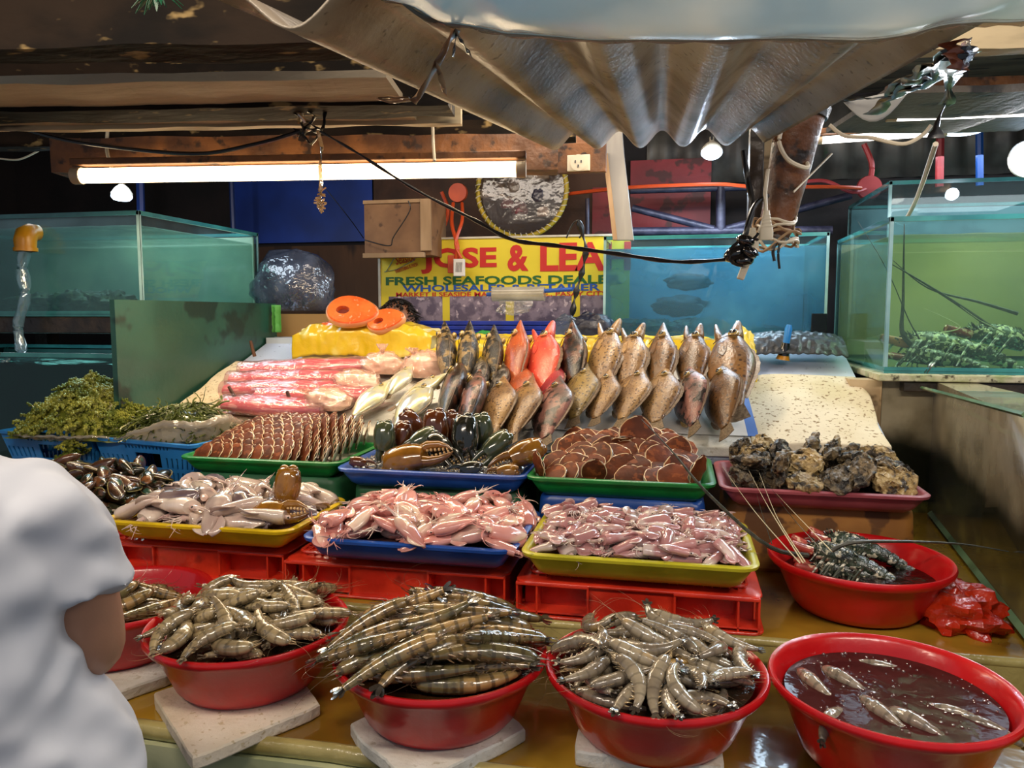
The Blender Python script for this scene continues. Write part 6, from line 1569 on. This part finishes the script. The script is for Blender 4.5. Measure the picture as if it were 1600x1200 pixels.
cable('pipe', [PY(356, 140, 4.35), PY(365, 365, 4.35)], .016, mk('blue_pipe_mid', '#20346c', rough=.4), 'thin blue upright pipe left of the blue board', 'pipe')
# steel truss
M_steel = mk('purplish_steel', '#3a3546', '#232030', sc=20, rough=.45, metal=.3, bump=.003, bsc=40)
def bar(name, a, c, r, m, label, parent=None, cat='bar'):
    b = MB(); b.tube([a, c], r, 10); o = b.build(name, m, parent)
    if label: tag(o, label, cat)
    return o
tr = empty('steel_truss', 'dark purplish steel truss in front of the crimson board', 'truss')
bar('lower_chord', PY(985, 362, 4.3), PY(1300, 360, 4.3), .024, M_steel, None, tr); bar('upper_chord', PY(985, 298, 4.3), PY(1190, 292, 4.3), .018, M_steel, None, tr)
bar('post', PY(1126, 292, 4.3), PY(1126, 360, 4.3), .026, M_steel, None, tr); bar('brace', PY(988, 325, 4.3), PY(1115, 358, 4.3), .020, M_steel, None, tr); bar('brace', PY(1135, 358, 4.3), PY(1330, 305, 4.3), .020, M_steel, None, tr)
bar('steel_bar', PY(918, 310, 4.2), PY(918, 372, 4.2), .012, M_steel, 'dark thin steel bar between the round basket and the white post')
# white post, wooden outlet board
M_postw = mk('worn_white_post', '#b8b4aa', '#8f8c88', sc=7, stretch=(1, 1, .2), rough=.6); 
po_ = empty('white_post', 'worn white board post with a peeling wooden edge above the sign', 'post')
b = MB(); A = PY(948, 240, 3.5); B = PY(975, 242, 3.5); C2 = PY(962, 375, 3.5); D2 = PY(990, 375, 3.5)
b.loft([[(C2.x, 3.5, C2.z), (D2.x, 3.5, D2.z), (D2.x, 3.54, D2.z), (C2.x, 3.54, C2.z)], [(A.x, 3.5, A.z), (B.x, 3.5, B.z), (B.x, 3.54, B.z), (A.x, 3.54, A.z)], [(A.x-.05, 3.5, 2.725), (B.x-.05, 3.5, 2.725), (B.x-.05, 3.54, 2.725), (A.x-.05, 3.54, 2.725)]]); b.build('post_board', M_postw, po_, smooth=False, bev=.002)
b = MB(); b.loft([[(C2.x-.012, 3.49, C2.z), (C2.x+.008, 3.49, C2.z), (C2.x+.008, 3.53, C2.z), (C2.x-.012, 3.53, C2.z)], [(A.x-.016, 3.49, A.z), (A.x+.004, 3.49, A.z), (A.x+.004, 3.53, A.z), (A.x-.016, 3.53, A.z)]]); b.build('peeling_edge', M_boxe, po_, smooth=False)
a = PY(868, 271, 3.2); c = PY(947, 233, 3.2); ob = MB(); ob.box2((a.x, 3.2, a.z), (c.x, 3.23, c.z+.03)); ob.box2((a.x+.08, 3.23, a.z+.02), (a.x+.14, 3.26, 2.725)); ob = ob.build('outlet_board', M_beamb, smooth=False, bev=.002); tag(ob, 'small brown board holding a power outlet under the awning edge', 'board')
ot = empty('power_outlet', 'square cream power outlet on the small brown board', 'outlet')
a = PY(886, 268, 3.19); c = PY(922, 241, 3.19)
M_cream = mk('cream_plastic', '#d6cbb2', rough=.4)
b = MB(); b.box2((a.x, 3.188, a.z), (c.x, 3.198, c.z)); b.build('face_plate', M_cream, ot, smooth=False, bev=.003)
b = MB(); m_ = (a+c)/2; b.lathe([(.001, 0), (.030, 0), (.033, .004), (.001, .004)], 24, M=frame((m_.x, 3.186, m_.z), (1, 0, 0), (0, -1, 0))); b.build('socket_disc', M_cream, ot)
b = MB()
for x, z in ((-.012, .004), (.012, .004), (0, -.014)): b.box((m_.x+x, 3.181, m_.z+z), (.006, .003, .011))
b.build('socket_holes', M_black, ot, smooth=False)
# film roll over the sign
rl = empty('film_roll', 'roll of clear plastic film on a blue rod in front of the sign', 'roll')
a = PY(770, 460, 3.55); c = PY(851, 459, 3.55)
b = MB(); b.tube([a, c], .034, 24); b.build('roll', mk('film_roll_white', '#b8b2a4', '#989284', rough=.25, coat=.6), rl)
b = MB(); b.tube([a+Vector((-.03, 0, 0)), c+Vector((.13, 0, .02))], .010, 10); b.build('rod', M_sigb, rl)
b = MB(); b.grid(26, 14, lambda s, t: (a.x+.03+.16*s+.01*math.sin(t*5), 3.52+.008*noise.noise(Vector((s*9, t*5, 1))), a.z-.03-.07*t*(1-.5*abs(s-.5)))); b.build('loose_film', film('loose_film', '#f0f0f0', murk=.12, mcol='#c0c0c0', bump=.02, bsc=20, fmin=.15, rough=.05), rl, solid=.001)
cable('cable', [PY(905, 345, 3.6), PY(915, 395, 3.6), PY(908, 430, 3.6), PY(898, 465, 3.58), PY(895, 495, 3.55)], [.010+.006*math.sin(i) for i in range(31)], M_cblk, 'black taped cord bundle hanging in front of the right half of the sign', wob=.01)
cable('cable', [PY(885, 372, 3.7), PY(895, 350, 3.7), PY(906, 345, 3.7), PY(912, 360, 3.7), PY(905, 372, 3.7)], .004, M_cblk, 'thin tangled black wire at the top of the hanging black cord')
# ------------------------------------------------------------------ corrugated awning over the stall
T = NT('fibre_awning'); P = T.node('BsdfPrincipled', i_Roughness=.26)
g = T.node('TexCoord'); nz = T.node('TexNoise', i_Scale=5.0, i_Detail=5); T.link(g.outputs['Object'], nz.inputs['Vector'])
nzf = T.node('TexNoise', i_Scale=60.0, i_Detail=3); T.link(g.outputs['Object'], nzf.inputs['Vector'])
c = T.mix(T.step(nz.outputs[0], .35, .7), H('#aaa294'), H('#85796a')); c = T.mix(T.math('MULTIPLY', T.step(nzf.outputs[0], .62, .72), .5), c, H('#4b4038'))
T.link(c, P.inputs['Base Color']); tl = T.node('BsdfTranslucent'); T.link(c, tl.inputs[0]); ms = T.node('MixShader', i_0=.5)
bp = T.node('Bump', i_Strength=1, i_Distance=.002); T.link(nzf.outputs[0], bp.inputs['Height']); T.link(bp.outputs[0], P.inputs['Normal'])
T.link(P.outputs[0], ms.inputs[1]); T.link(tl.outputs[0], ms.inputs[2]); T.link(ms.outputs[0], T.out.inputs[0]); M_awn = T.mat
def awn(s, t):
    """s across, t 0 at the far end .. 1 near the viewer"""
    xl = -.462-.13*t; xr = .262+.17*t
    x = xl+(xr-xl)*s; y = 2.42-1.75*t+.16*s*(1-t)
    zc = 2.035-.185*t
    return (x, y, zc+.026*math.sin(s*2*PI*5.5+.9)+.02*s*(1-t))
b = MB(); b.grid(132, 24, lambda s, t: awn(s, t*.87)); tag(b.build('corrugated_awning', M_awn, solid=.004), 'grey translucent corrugated awning hanging over the middle of the stall', 'awning')
# beam hidden over the awning that carries it, with an added fill light above
tag(bar('awning_rail', (-.55, 2.30, 2.085), (.38, 2.42, 2.10), .016, M_steel, None), 'steel rail that carries the far end of the awning', 'rail')
# sagging clear sheet at the top
M_sheet = film('greenhouse_film', '#d8dcdc', murk=.85, mcol='#d0c4b2', mcol2='#a4bcc8', rough=.25, gl=.6, bump=.012, bsc=6, fmin=.06, msc=2.2, stretch=(1, .5, 1))
def shfn(s, t):
    # lower edge through points of the frame at Y about 1.25, then back towards the viewer and up
    U = [(560, -6), (640, 22), (700, 52), (800, 70), (950, 78), (1110, 80), (1300, 80), (1420, 72), (1520, 54), (1640, 42)]
    k = s*(len(U)-1); i = min(int(k), len(U)-2); f = k-i
    u = U[i][0]*(1-f)+U[i+1][0]*f; v = U[i][1]*(1-f)+U[i+1][1]*f
    p = PY(u, v, (.93-.04*s))
    return (p.x*(1-.1*t)+.02*noise.noise(Vector((s*6, t*3, 2))), p.y-.50*t, p.z+.012-.055*math.sin(min(1, t*1.6)*PI)*.5+.16*t*t+.010*noise.noise(Vector((s*9, t*5, 8))))
b = MB(); b.grid(70, 24, shfn)
o = b.build('plastic_sheet', M_sheet, solid=.0015); tag(o, 'sagging cloudy plastic sheet across the top of the picture', 'plastic sheet')
e = MB(); e.tube([shfn(i/60, 0) for i in range(61)], [.004+.0015*math.sin(i*1.9) for i in range(61)], 7); e.build('rolled_edge', film('film_edge', '#d8d0c0', murk=.5, mcol='#8a8478', rough=.2, fmin=.08), o)
# tied knots of the sheet
M_tie = mk('brown_plastic_strip', '#a07c58', '#6b4a32', sc=20, rough=.4, coat=.4, translucent=.2)
M_tieb = mk('black_strip', '#17171a', rough=.3, coat=.4)
kn = empty('tied_strip', 'brown knotted plastic strip tied at the left corner of the plastic sheet', 'strip')
def strip_tube(pts, w, m, par, nm='strand', tw=.3):
    P = [Vector(p) for p in pts]; n = 22; Q = []; R_ = []
    for i in range(n+1):
        t = i/n*(len(P)-1); k = min(int(t), len(P)-2); f = t-k; q = P[k].lerp(P[k+1], f); q += noise.noise_vector(q*25)*w*.5; Q.append(q)
        a = abs(math.sin(i*tw+1)); R_.append((w*(.25+.75*a), w*.28*(1.3-a)))
    b = MB(); b.tube(Q, R_, 8); return b.build(nm, m, par)
Y1 = .945
strip_tube([PY(712, 40, Y1), PY(700, 70, Y1), PY(680, 105, Y1), PY(655, 148, Y1), PY(645, 158, Y1)], .012, M_tie, kn); strip_tube([PY(645, 155, Y1), PY(615, 158, Y1), PY(590, 156, Y1), PY(610, 150, Y1), PY(640, 152, Y1)], .006, M_tie, kn)
strip_tube([PY(684, 100, Y1), PY(690, 125, Y1), PY(697, 150, Y1)], .010, M_tie, kn); strip_tube([PY(714, 45, Y1), PY(712, 60, Y1), PY(708, 90, Y1)], .006, M_tieb, kn); strip_tube([PY(714, 50, Y1), PY(724, 72, Y1), PY(733, 88, Y1)], .008, M_tieb, kn)
kb = empty('tied_strip', 'black tangled strips tied at the right corner of the plastic sheet', 'strip')
for pts, w in (([PY(1500, 78, .90), PY(1470, 110, 1.25), PY(1440, 125, 1.4), PY(1400, 145, 1.6), PY(1365, 178, 1.75)], .020), ([PY(1495, 90, .90), PY(1440, 118, 1.4), PY(1400, 130, 1.5), PY(1392, 148, 1.6), PY(1430, 140, 1.5), PY(1480, 115, 1.3)], .013),
     ([PY(1490, 95, .90), PY(1485, 130, 1.3), PY(1478, 165, 1.4), PY(1470, 190, 1.4), PY(1462, 214, 1.4)], .014), ([PY(1450, 128, 1.5), PY(1400, 150, 1.9), PY(1350, 155, 2.2), PY(1318, 158, 2.3)], .012), ([PY(1500, 80, .90), PY(1478, 100, 1.2), PY(1445, 105, 1.25), PY(1420, 125, 1.35)], .018)):
    strip_tube(pts, w, M_tieb, kb)
strip_tube([PY(1497, 62, .90), PY(1492, 90, .90), PY(1494, 112, .90)], .016, mk('rust_strip', '#8c4428', rough=.4, coat=.4), kb); strip_tube([PY(1512, 62, .90), PY(1514, 85, .90), PY(1500, 112, .90)], .012, film('bright_strip', '#f4f8ff', murk=.4, mcol='#d0dcf4', fmin=.3, bump=.01), kb)
# dark green leaves at the top edge
M_leafd = mk('dark_green_plastic', '#12402c', '#1c5a3a', rough=.4)
for (u, v, lab) in ((245, 2, 'dark green plastic tassel at the top edge, the left one'), (580, 8, 'dark green plastic tassel at the top edge beside the awning')):
    b = MB(); c = PY(u, v-18, 1.15)
    for i in range(16):
        d = Vector((random.uniform(-.045, .045), random.uniform(-.01, .01), -.030+random.uniform(-.006, .008))); b.tube([c, c+d*.6+Vector((0, 0, .004)), c+d], [(.006, .001), (.005, .001), .0006], 5)
    tag(b.build('green_tassel', M_leafd), lab, 'tassel')
# hanging twisted wire on the left
M_wire = film('clear_twine', '#fff0d8', murk=.5, mcol='#d8b888', rough=.08, fmin=.2, bump=.004, bsc=40)
Yw = 1.9
hw = empty('hanging_twine', 'twisted clear plastic twine hanging from the top at the left, frayed at its end', 'twine')
pts = [PY(464, -30, Yw), PY(466, 20, Yw), PY(475, 60, Yw), PY(466, 95, Yw), PY(472, 130, Yw), PY(466, 160, Yw), PY(472, 192, Yw)]
for ph in (0, PI):
    P = []; n = 60
    for i in range(n+1):
        t = i/n*(len(pts)-1); k = min(int(t), len(pts)-2); q = pts[k].lerp(pts[k+1], t-k); P.append(q+Vector((.008*math.cos(i*.42+ph), .004*math.sin(i*.42+ph), 0)))
    b = MB(); b.tube(P, .0055, 6); b.build('strand', M_wire, hw)
P = [PY(497, 205, Yw), PY(503, 230, Yw), PY(500, 260, Yw), PY(502, 285, Yw), PY(500, 300, Yw)]
b = MB(); b.tube(P, .005, 6); b.build('strand', M_wire, hw)
b = MB()
for i in range(60): q = PY(501, 298+random.uniform(0, 32), Yw); d = Vector((random.gauss(0, .010), random.gauss(0, .006), random.gauss(0, .006))); b.tube([q, q+d], .0022, 4)
b.build('frayed_end', M_wire, hw)
kt = empty('cable_knot', 'black cable knot where the hanging twine and the long black cable meet', 'knot')
for a_, c_, e_ in (((462, 200), (485, 225), (505, 205)), ((480, 190), (505, 205), (508, 172)), ((478, 205), (492, 180), (470, 172)), ((468, 215), (480, 205), (500, 200)), ((452, 150), (462, 180), (478, 205)), ((470, 222), (478, 198), (495, 208))):
    strip_tube([PY(*a_, Yw+.01), PY(*c_, Yw), PY(*e_, Yw+.01)], .010, M_tieb, kt, 'loop')
cable('cable', [PY(500, 205, 1.9), PY(560, 240, 1.95), PY(650, 297, 2.05), PY(740, 343, 2.1), PY(800, 374, 2.15), PY(870, 384, 2.2), PY(960, 396, 2.25), PY(1060, 409, 2.3), PY(1150, 404, 2.4)], [.0028+.0032*min(1, i/26)+.0012*math.sin(i*1.7) for i in range(51)], M_cblk, 'long black cable sagging from the knot to the plugs on the rusty pipe', n=50)
cable('cable', [PY(-30, 175, 2.0), PY(50, 205, 2.0), PY(140, 225, 2.0), PY(300, 240, 1.95), PY(400, 225, 1.9), PY(470, 205, 1.9)], .0055, M_cblk, 'black cable running from the left edge to the knot')
cable('cable', [PY(0, 248, 2.9), PY(30, 249, 2.9), PY(60, 236, 2.9)], .004, M_cwh, 'short pale wire at the left edge above the tank')
cable('cable', [PY(168, 206, 2.35), PY(167, 235, 2.3), PY(175, 265, 2.25)], .006, M_cwh, 'pale cord holding the left end of the warm tube')
cable('cable', [PY(676, 198, 2.3), PY(677, 225, 2.3), PY(679, 252, 2.25)], .005, M_cwh, 'pale cord holding the right part of the warm tube')
cable('cable', [PY(338, 205, 2.7), PY(370, 222, 2.6), PY(385, 228, 2.55), PY(420, 204, 2.5)], .008, M_cor, 'orange red cord behind the pale plank')
# rusty pipe with cords and plugs
M_rust = mk('rusty_pipe', '#6b3f1e', '#42260f', sc=10, c3='#231610', sc3=18, lo3=.52, hi3=.64, rough=.5, coat=.35, bump=.006, bsc=30)
rp = empty('rusty_pipe', 'rusty brown pipe stub hanging down right of the awning', 'pipe')
b = MB(); b.tube([PY(1252, 172, 2.52), PY(1246, 200, 2.53), PY(1232, 270, 2.56), PY(1216, 340, 2.58), PY(1208, 368, 2.58)], [.075, .070, .062, .054, .050], 22); b.build('pipe_tube', M_rust, rp)
b = MB(); b.tube([PY(1254, 165, 2.52), PY(1250, 182, 2.52)], [.085, .080], 22); b.build('pipe_collar', M_dkwood, rp)
b = MB(); A = PY(1172, 232, 2.66); B = PY(1176, 300, 2.66); b.box2((A.x, 2.66, PY(1170, 372, 2.66).z), (A.x+.042, 2.72, 2.725)); tag(b.build('dark_post', M_dkwood, smooth=False), 'dark narrow post behind the left side of the rusty pipe', 'post')
b = MB(); b.box2((A.x+.045, 2.67, PY(1170, 350, 2.67).z), (A.x+.10, 2.72, 2.725)); tag(b.build('pale_board', M_plank, smooth=False), 'pale mottled board strip behind the rusty pipe', 'board')
cable('cable', [PY(1220, 205, 2.45), PY(1218, 225, 2.45), PY(1232, 250, 2.45), PY(1258, 262, 2.47), PY(1262, 256, 2.5), PY(1250, 250, 2.55)], .0065, M_cwh, 'cream cord looped around the upper part of the rusty pipe')
cable('cable', [PY(1200, 265, 2.46), PY(1196, 300, 2.45), PY(1197, 335, 2.44)], .006, M_cwh, 'cream cord going down to the pale plug')
cable('cable', [PY(1296, 195, 2.3), PY(1320, 212, 2.3), PY(1360, 215, 2.3), PY(1410, 225, 2.3), PY(1440, 212, 2.3), PY(1455, 196, 2.3)], .0055, M_cwh, 'white cord arching under the white tube lamps at the right')
cable('cable', [PY(1162, 235, 2.5), PY(1168, 280, 2.5), PY(1176, 320, 2.48), PY(1170, 350, 2.45), PY(1160, 380, 2.42), PY(1156, 396, 2.42)], .009, M_cblk, 'thick black cable down the left side of the rusty pipe')
cable('cable', [PY(1200, 305, 2.46), PY(1180, 320, 2.44), PY(1168, 350, 2.42), PY(1163, 385, 2.42)], .007, M_cblk, 'black cable curving from the rusty pipe to the plugs')
cable('cable', [PY(1462, 225, 2.2), PY(1440, 290, 2.6), PY(1428, 320, 2.9), PY(1416, 342, 3.0)], .007, M_cwh, 'thin string slanting down to the lobster tank rim')
cable('cable', [PY(1300, 240, 2.6), PY(1270, 270, 2.55), PY(1240, 300, 2.5)], .003, M_cwh, 'fine thread right of the rusty pipe')
cc = empty('cord_bundle', 'bundle of tangled cream cords wrapped round the lower end of the rusty pipe', 'cord bundle')
for k in range(7):
    c = PY(1208+k*1.5, 352+k*4, 2.56); r = .062+.003*math.sin(k*2.2); ph = k*1.3
    b = MB(); b.tube([(c.x+r*math.cos(a*PI/10), c.y+r*math.sin(a*PI/10), c.z+.030*math.sin(a*PI/10+ph)+.012*math.sin(a*.9+k)) for a in range(21)], .0045, 6); b.build('loop', M_cwh if k % 3 else M_boxe, cc)
for (u, v, w, h_, m, lab) in ((1197, 352, .040, .085, M_cream, 'cream plug hanging at the middle of the pipe end'), (1176, 372, .035, .06, M_cream, 'smaller cream plug at the left of the pipe end')):
    p = PY(u, v, 2.40); o = empty('power_plug', lab, 'plug', loc=p)
    b = MB(); b.loft([[(x, y, z) for x, y in rrect(w*k, .024*k2, .006)] for k, k2, z in ((1, 1, -h_/2), (1, 1, -h_/5), (.65, .8, h_/6), (.45, .6, h_/2))]); b.build('plug_body', m, o)
    b = MB()
    for i in range(4): b.box((0, 0, -h_*.05+i*h_*.12), (w*(.82-.1*i), .028*(.9-.08*i), .004))
    b.build('grip_rib', m, o, smooth=False)
p = PY(1160, 396, 2.38); o = empty('plug_cluster', 'cluster of black plugs on a white extension block at the end of the long cable', 'plug', loc=p)
b = MB(); b.box((.022, .01, -.022), (.020, .04, .10), M=RY(.35)); b.build('extension_block', M_cream, o, smooth=False, bev=.003)
for i, (x, z, r) in enumerate(((-.02, .01, .030), (.0, -.022, .026), (-.005, .035, .024), (.012, .012, .022))):
    b = MB(); b.ball((x, -.012-.006*i, z), (r*1.15, .022, r*.75), 12, 8, M=RY(.4*i-.5)); b.build('black_plug', M_black, o)
for i in range(3):
    c = Vector((0, -.01, .02*i-.01)); b = MB(); b.tube([(c.x+.04*math.cos(a*PI/8), c.y-.02, c.z+.028*math.sin(a*PI/8+i)) for a in range(13)], .0045, 6); b.build('loop', M_cblk, o)
cable('cable', [PY(1220, 375, 2.5), PY(1216, 395, 2.5), PY(1218, 420, 2.5)], .004, M_cblk, 'short black wire end hanging under the pipe, right one')
cable('cable', [PY(1215, 375, 2.5), PY(1208, 390, 2.5), PY(1210, 408, 2.5)], .005, M_cblk, 'short black wire end hanging under the pipe, left one')
b = MB(); b.grid(10, 10, lambda s, t: (PY(1318, 168, 2.3).x+.17*s, 2.3, PY(1318, 160, 2.3).z-.07*math.sin(s*PI)*t+.03*s)); tag(b.build('curved_sheet', mk('grey_white_shade', '#b8b8b4', rough=.5), solid=.003), 'curved pale plastic sheet right of the awning corner', 'sheet')

# red orange bag beside the lobster basin
M_obag = mk('orange_red_bag', '#e0401c', '#c82c10', sc=8, rough=.25, coat=.7, bump=.010, bsc=26, translucent=.3)
bag_blob('plastic_bag', (.632, 1.83, .832), (.085, .085, .062), 31, [M_obag], 'crumpled orange red plastic bag on the step beside the lobster basin', 'plastic bag', .45)

# ------------------------------------------------------------------ the person in white at the left
M_skin = mk('skin', '#b5856a', '#a87a60', sc=6, rough=.5, coat=.15, bump=.0004, bsc=120)
M_shirt = mk('white_shirt', '#c6cad4', '#bcc1cc', sc=5, rough=.9)
M_short = mk('dark_shorts', '#2a2c36', '#1f2028', rough=.85)
NX, NY = -.978, .80                                    # neck
def skinbody(name, joints, links, mat, root, sub=2):
    me = bpy.data.meshes.new(name); keys = list(joints); idx = {k: i for i, k in enumerate(keys)}
    me.from_pydata([joints[k][0] for k in keys], [(idx[a], idx[c]) for a, c in links], []); me.materials.append(mat)
    o = bpy.data.objects.new(name, me); COL.objects.link(o)
    m = o.modifiers.new('skin', 'SKIN'); m.use_smooth_shade = True
    for k in keys:
        sv = me.skin_vertices[0].data[idx[k]]; r = joints[k][1]; sv.radius = r if isinstance(r, tuple) else (r, r); sv.use_root = (k == root)
    s = o.modifiers.new('sub', 'SUBSURF'); s.levels = sub; s.render_levels = sub
    return o
yawp = math.radians(38)                                # the person faces the stall, turned to the left
def W(x, y, z):                                        # body space: x right hand, y front
    return (NX+x*math.cos(yawp)-y*math.sin(yawp), NY+x*math.sin(yawp)+y*math.cos(yawp), z*.972)
J = {'pelvis': (W(0, -.02, .88), (.14, .11)), 'waist': (W(0, 0, 1.0), (.125, .10)), 'chest': (W(0, .0, 1.18), (.13, .105)), 'upper': (W(0, .0, 1.28), (.10, .08)), 'neck': (W(0, .015, 1.36), .052), 'skull': (W(0, .04, 1.44), (.07, .08)), 'crown': (W(0, .045, 1.53), (.072, .085)), 'top': (W(0, .04, 1.58), (.045, .05)),
     'sh_r': (W(.155, -.01, 1.285), .056), 'arm_r': (W(.19, -.02, 1.17), .052), 'el_r': (W(.208, -.005, 1.035), .047), 'fore_r': (W(.15, .12, 1.0), .034), 'wr_r': (W(.09, .22, .99), .025),
     'sh_l': (W(-.155, 0, 1.285), .056), 'arm_l': (W(-.20, .0, 1.17), .046), 'el_l': (W(-.21, .02, 1.05), .040), 'fore_l': (W(-.14, .14, 1.0), .034), 'wr_l': (W(-.06, .22, .985), .025),
     'hip_r': (W(.09, 0, .80), .085), 'kn_r': (W(.10, .02, .45), .058), 'an_r': (W(.10, 0, .09), .038), 'to_r': (W(.11, .13, .03), .03),
     'hip_l': (W(-.09, 0, .80), .085), 'kn_l': (W(-.10, .02, .45), .058), 'an_l': (W(-.10, 0, .09), .038), 'to_l': (W(-.11, .13, .03), .03)}
LK = [('pelvis', 'waist'), ('waist', 'chest'), ('chest', 'upper'), ('upper', 'neck'), ('neck', 'skull'), ('skull', 'crown'), ('crown', 'top')]
for s in 'rl': LK += [('upper', 'sh_'+s), ('sh_'+s, 'arm_'+s), ('arm_'+s, 'el_'+s), ('el_'+s, 'fore_'+s), ('fore_'+s, 'wr_'+s), ('pelvis', 'hip_'+s), ('hip_'+s, 'kn_'+s), ('kn_'+s, 'an_'+s), ('an_'+s, 'to_'+s)]
# hands: palm and five fingers each, curled
for s, sx in (('r', 1), ('l', -1)):
    w = Vector(J['wr_'+s][0]); d = (w-Vector(J['fore_'+s][0])).normalized(); side = d.cross(Vector((0, 0, 1))).normalized()
    J['palm_'+s] = (tuple(w+d*.05), (.030, .016)); LK.append(('wr_'+s, 'palm_'+s))
    for i in range(4):
        a = w+d*.085+side*(.026-.017*i); c = a+d*(.035-.003*abs(i-1))+Vector((0, 0, -.010)); e = c+d*.018+Vector((0, 0, -.026))
        J['f%d_%s' % (i, s)] = (tuple(a), .0095); J['g%d_%s' % (i, s)] = (tuple(c), .0085); J['h%d_%s' % (i, s)] = (tuple(e), .007)
        LK += [('palm_'+s, 'f%d_%s' % (i, s)), ('f%d_%s' % (i, s), 'g%d_%s' % (i, s)), ('g%d_%s' % (i, s), 'h%d_%s' % (i, s))]
    a = w+d*.03+side*sx*-.035; c = a+d*.03+side*sx*-.015+Vector((0, 0, -.01))
    J['t_'+s] = (tuple(a), .011); J['u_'+s] = (tuple(c), .009); LK += [('palm_'+s, 't_'+s), ('t_'+s, 'u_'+s)]
person = skinbody('person', J, LK, M_skin, 'pelvis')
tag(person, 'person in a white short sleeved shirt seen from behind at the left edge', 'person')
# shirt: torso and sleeves as one cloth, remeshed and folded
sb = MB()
def ell(c, rx, ry, z, n=36, tw=0): return [W(c[0]+rx*math.cos(2*PI*k/n), c[1]+ry*math.sin(2*PI*k/n), z) for k in range(n)]
sb.loft([ell((.0, -.01), rx, ry, z) for rx, ry, z in ((.265, .185, .80), (.250, .172, .92), (.215, .155, 1.02), (.190, .142, 1.10), (.188, .142, 1.18), (.190, .132, 1.25), (.172, .112, 1.30), (.125, .092, 1.338), (.090, .080, 1.362), (.07, .07, 1.366))])
for s in (1, -1):
    pts = [W(s*.06, -.005, 1.285), W(s*.125, -.01, 1.283), W(s*.165, -.018, 1.262), W(s*.190, -.024, 1.215), W(s*.200, -.026, 1.17), W(s*.205, -.026, 1.142)]
    sb.tube(pts, [.060, .060, .060, .061, .063, .066], 24, up=(0, 1, 0))
sh = sb.build('shirt', M_shirt, person)
m = sh.modifiers.new('remesh', 'REMESH'); m.mode = 'VOXEL'; m.voxel_size = .008; m.use_smooth_shade = True
m = sh.modifiers.new('smooth', 'SMOOTH'); m.factor = .5; m.iterations = 14
tx = bpy.data.textures.new('folds', 'CLOUDS'); tx.noise_scale = .10; tx.noise_depth = 1
m = sh.modifiers.new('folds', 'DISPLACE'); m.texture = tx; m.strength = .030; m.mid_level = .5; m.texture_coords = 'LOCAL'
tx2 = bpy.data.textures.new('wrinkles', 'MUSGRAVE') if False else bpy.data.textures.new('wrinkles', 'MARBLE'); tx2.noise_scale = .11; tx2.turbulence = 9; tx2.noise_depth = 1
m = sh.modifiers.new('wrinkles', 'DISPLACE'); m.texture = tx2; m.strength = .016; m.mid_level = .5; m.texture_coords = 'LOCAL'
m = sh.modifiers.new('smooth2', 'SMOOTH'); m.factor = .5; m.iterations = 3
b = MB(); b.loft([ell((0, 0), rx, ry, z) for rx, ry, z in ((.185, .15, .93), (.19, .155, .85), (.185, .15, .72), (.18, .14, .70))]); 
for s in (1, -1): b.tube([W(s*.09, 0, .80), W(s*.10, .01, .62), W(s*.10, .015, .52)], [.10, .095, .10], 20, up=(0, 1, 0))
b.build('shorts', M_short, person)
b = MB(); hc = W(0, .035, 1.50); b.ball(hc, (.088, .102, .115), 24, 16)
for i in range(320):
    a_ = random.uniform(0, 2*PI); e = random.uniform(.0, 1.4); d = Vector((math.cos(a_)*math.cos(e), math.sin(a_)*math.cos(e), math.sin(e)))
    if Vector((d.x, d.y, 0)).dot(Vector(W(0, 1, 0))-Vector(W(0, 0, 0))) > .55 and e < .7: continue
    q = Vector(hc)+Vector((d.x*.088, d.y*.102, d.z*.115)); b.tube([q, q+d*.006+Vector((0, 0, -.02)), q+d*.003+Vector((0, 0, -.055))], [.005, .005, .001], 4)
b.build('hair', M_hair, person)
fd = (Vector(W(0, 1, 0))-Vector(W(0, 0, 0))); sd_ = (Vector(W(1, 0, 0))-Vector(W(0, 0, 0)))
b = MB(); q = Vector(W(0, .13, 1.475)); b.tube([q+Vector((0, 0, .03)), q+fd*.010, q+fd*.022+Vector((0, 0, -.022))], [.007, .010, .012], 8); b.build('nose', M_skin, person)
for s in (1, -1):
    b = MB(); b.ball(Vector(W(s*.03, .122, 1.505)), .012, 10, 8); b.build('eye', M_white, person)
    b = MB(); b.ball(Vector(W(s*.078, .04, 1.49)), (.010, .016, .026), 10, 8); b.build('ear', M_skin, person)
b = MB(); b.tube([W(-.02, .128, 1.435), W(0, .134, 1.433), W(.02, .128, 1.435)], [.004, .006, .004], 8); b.build('mouth', M_mouth, person)
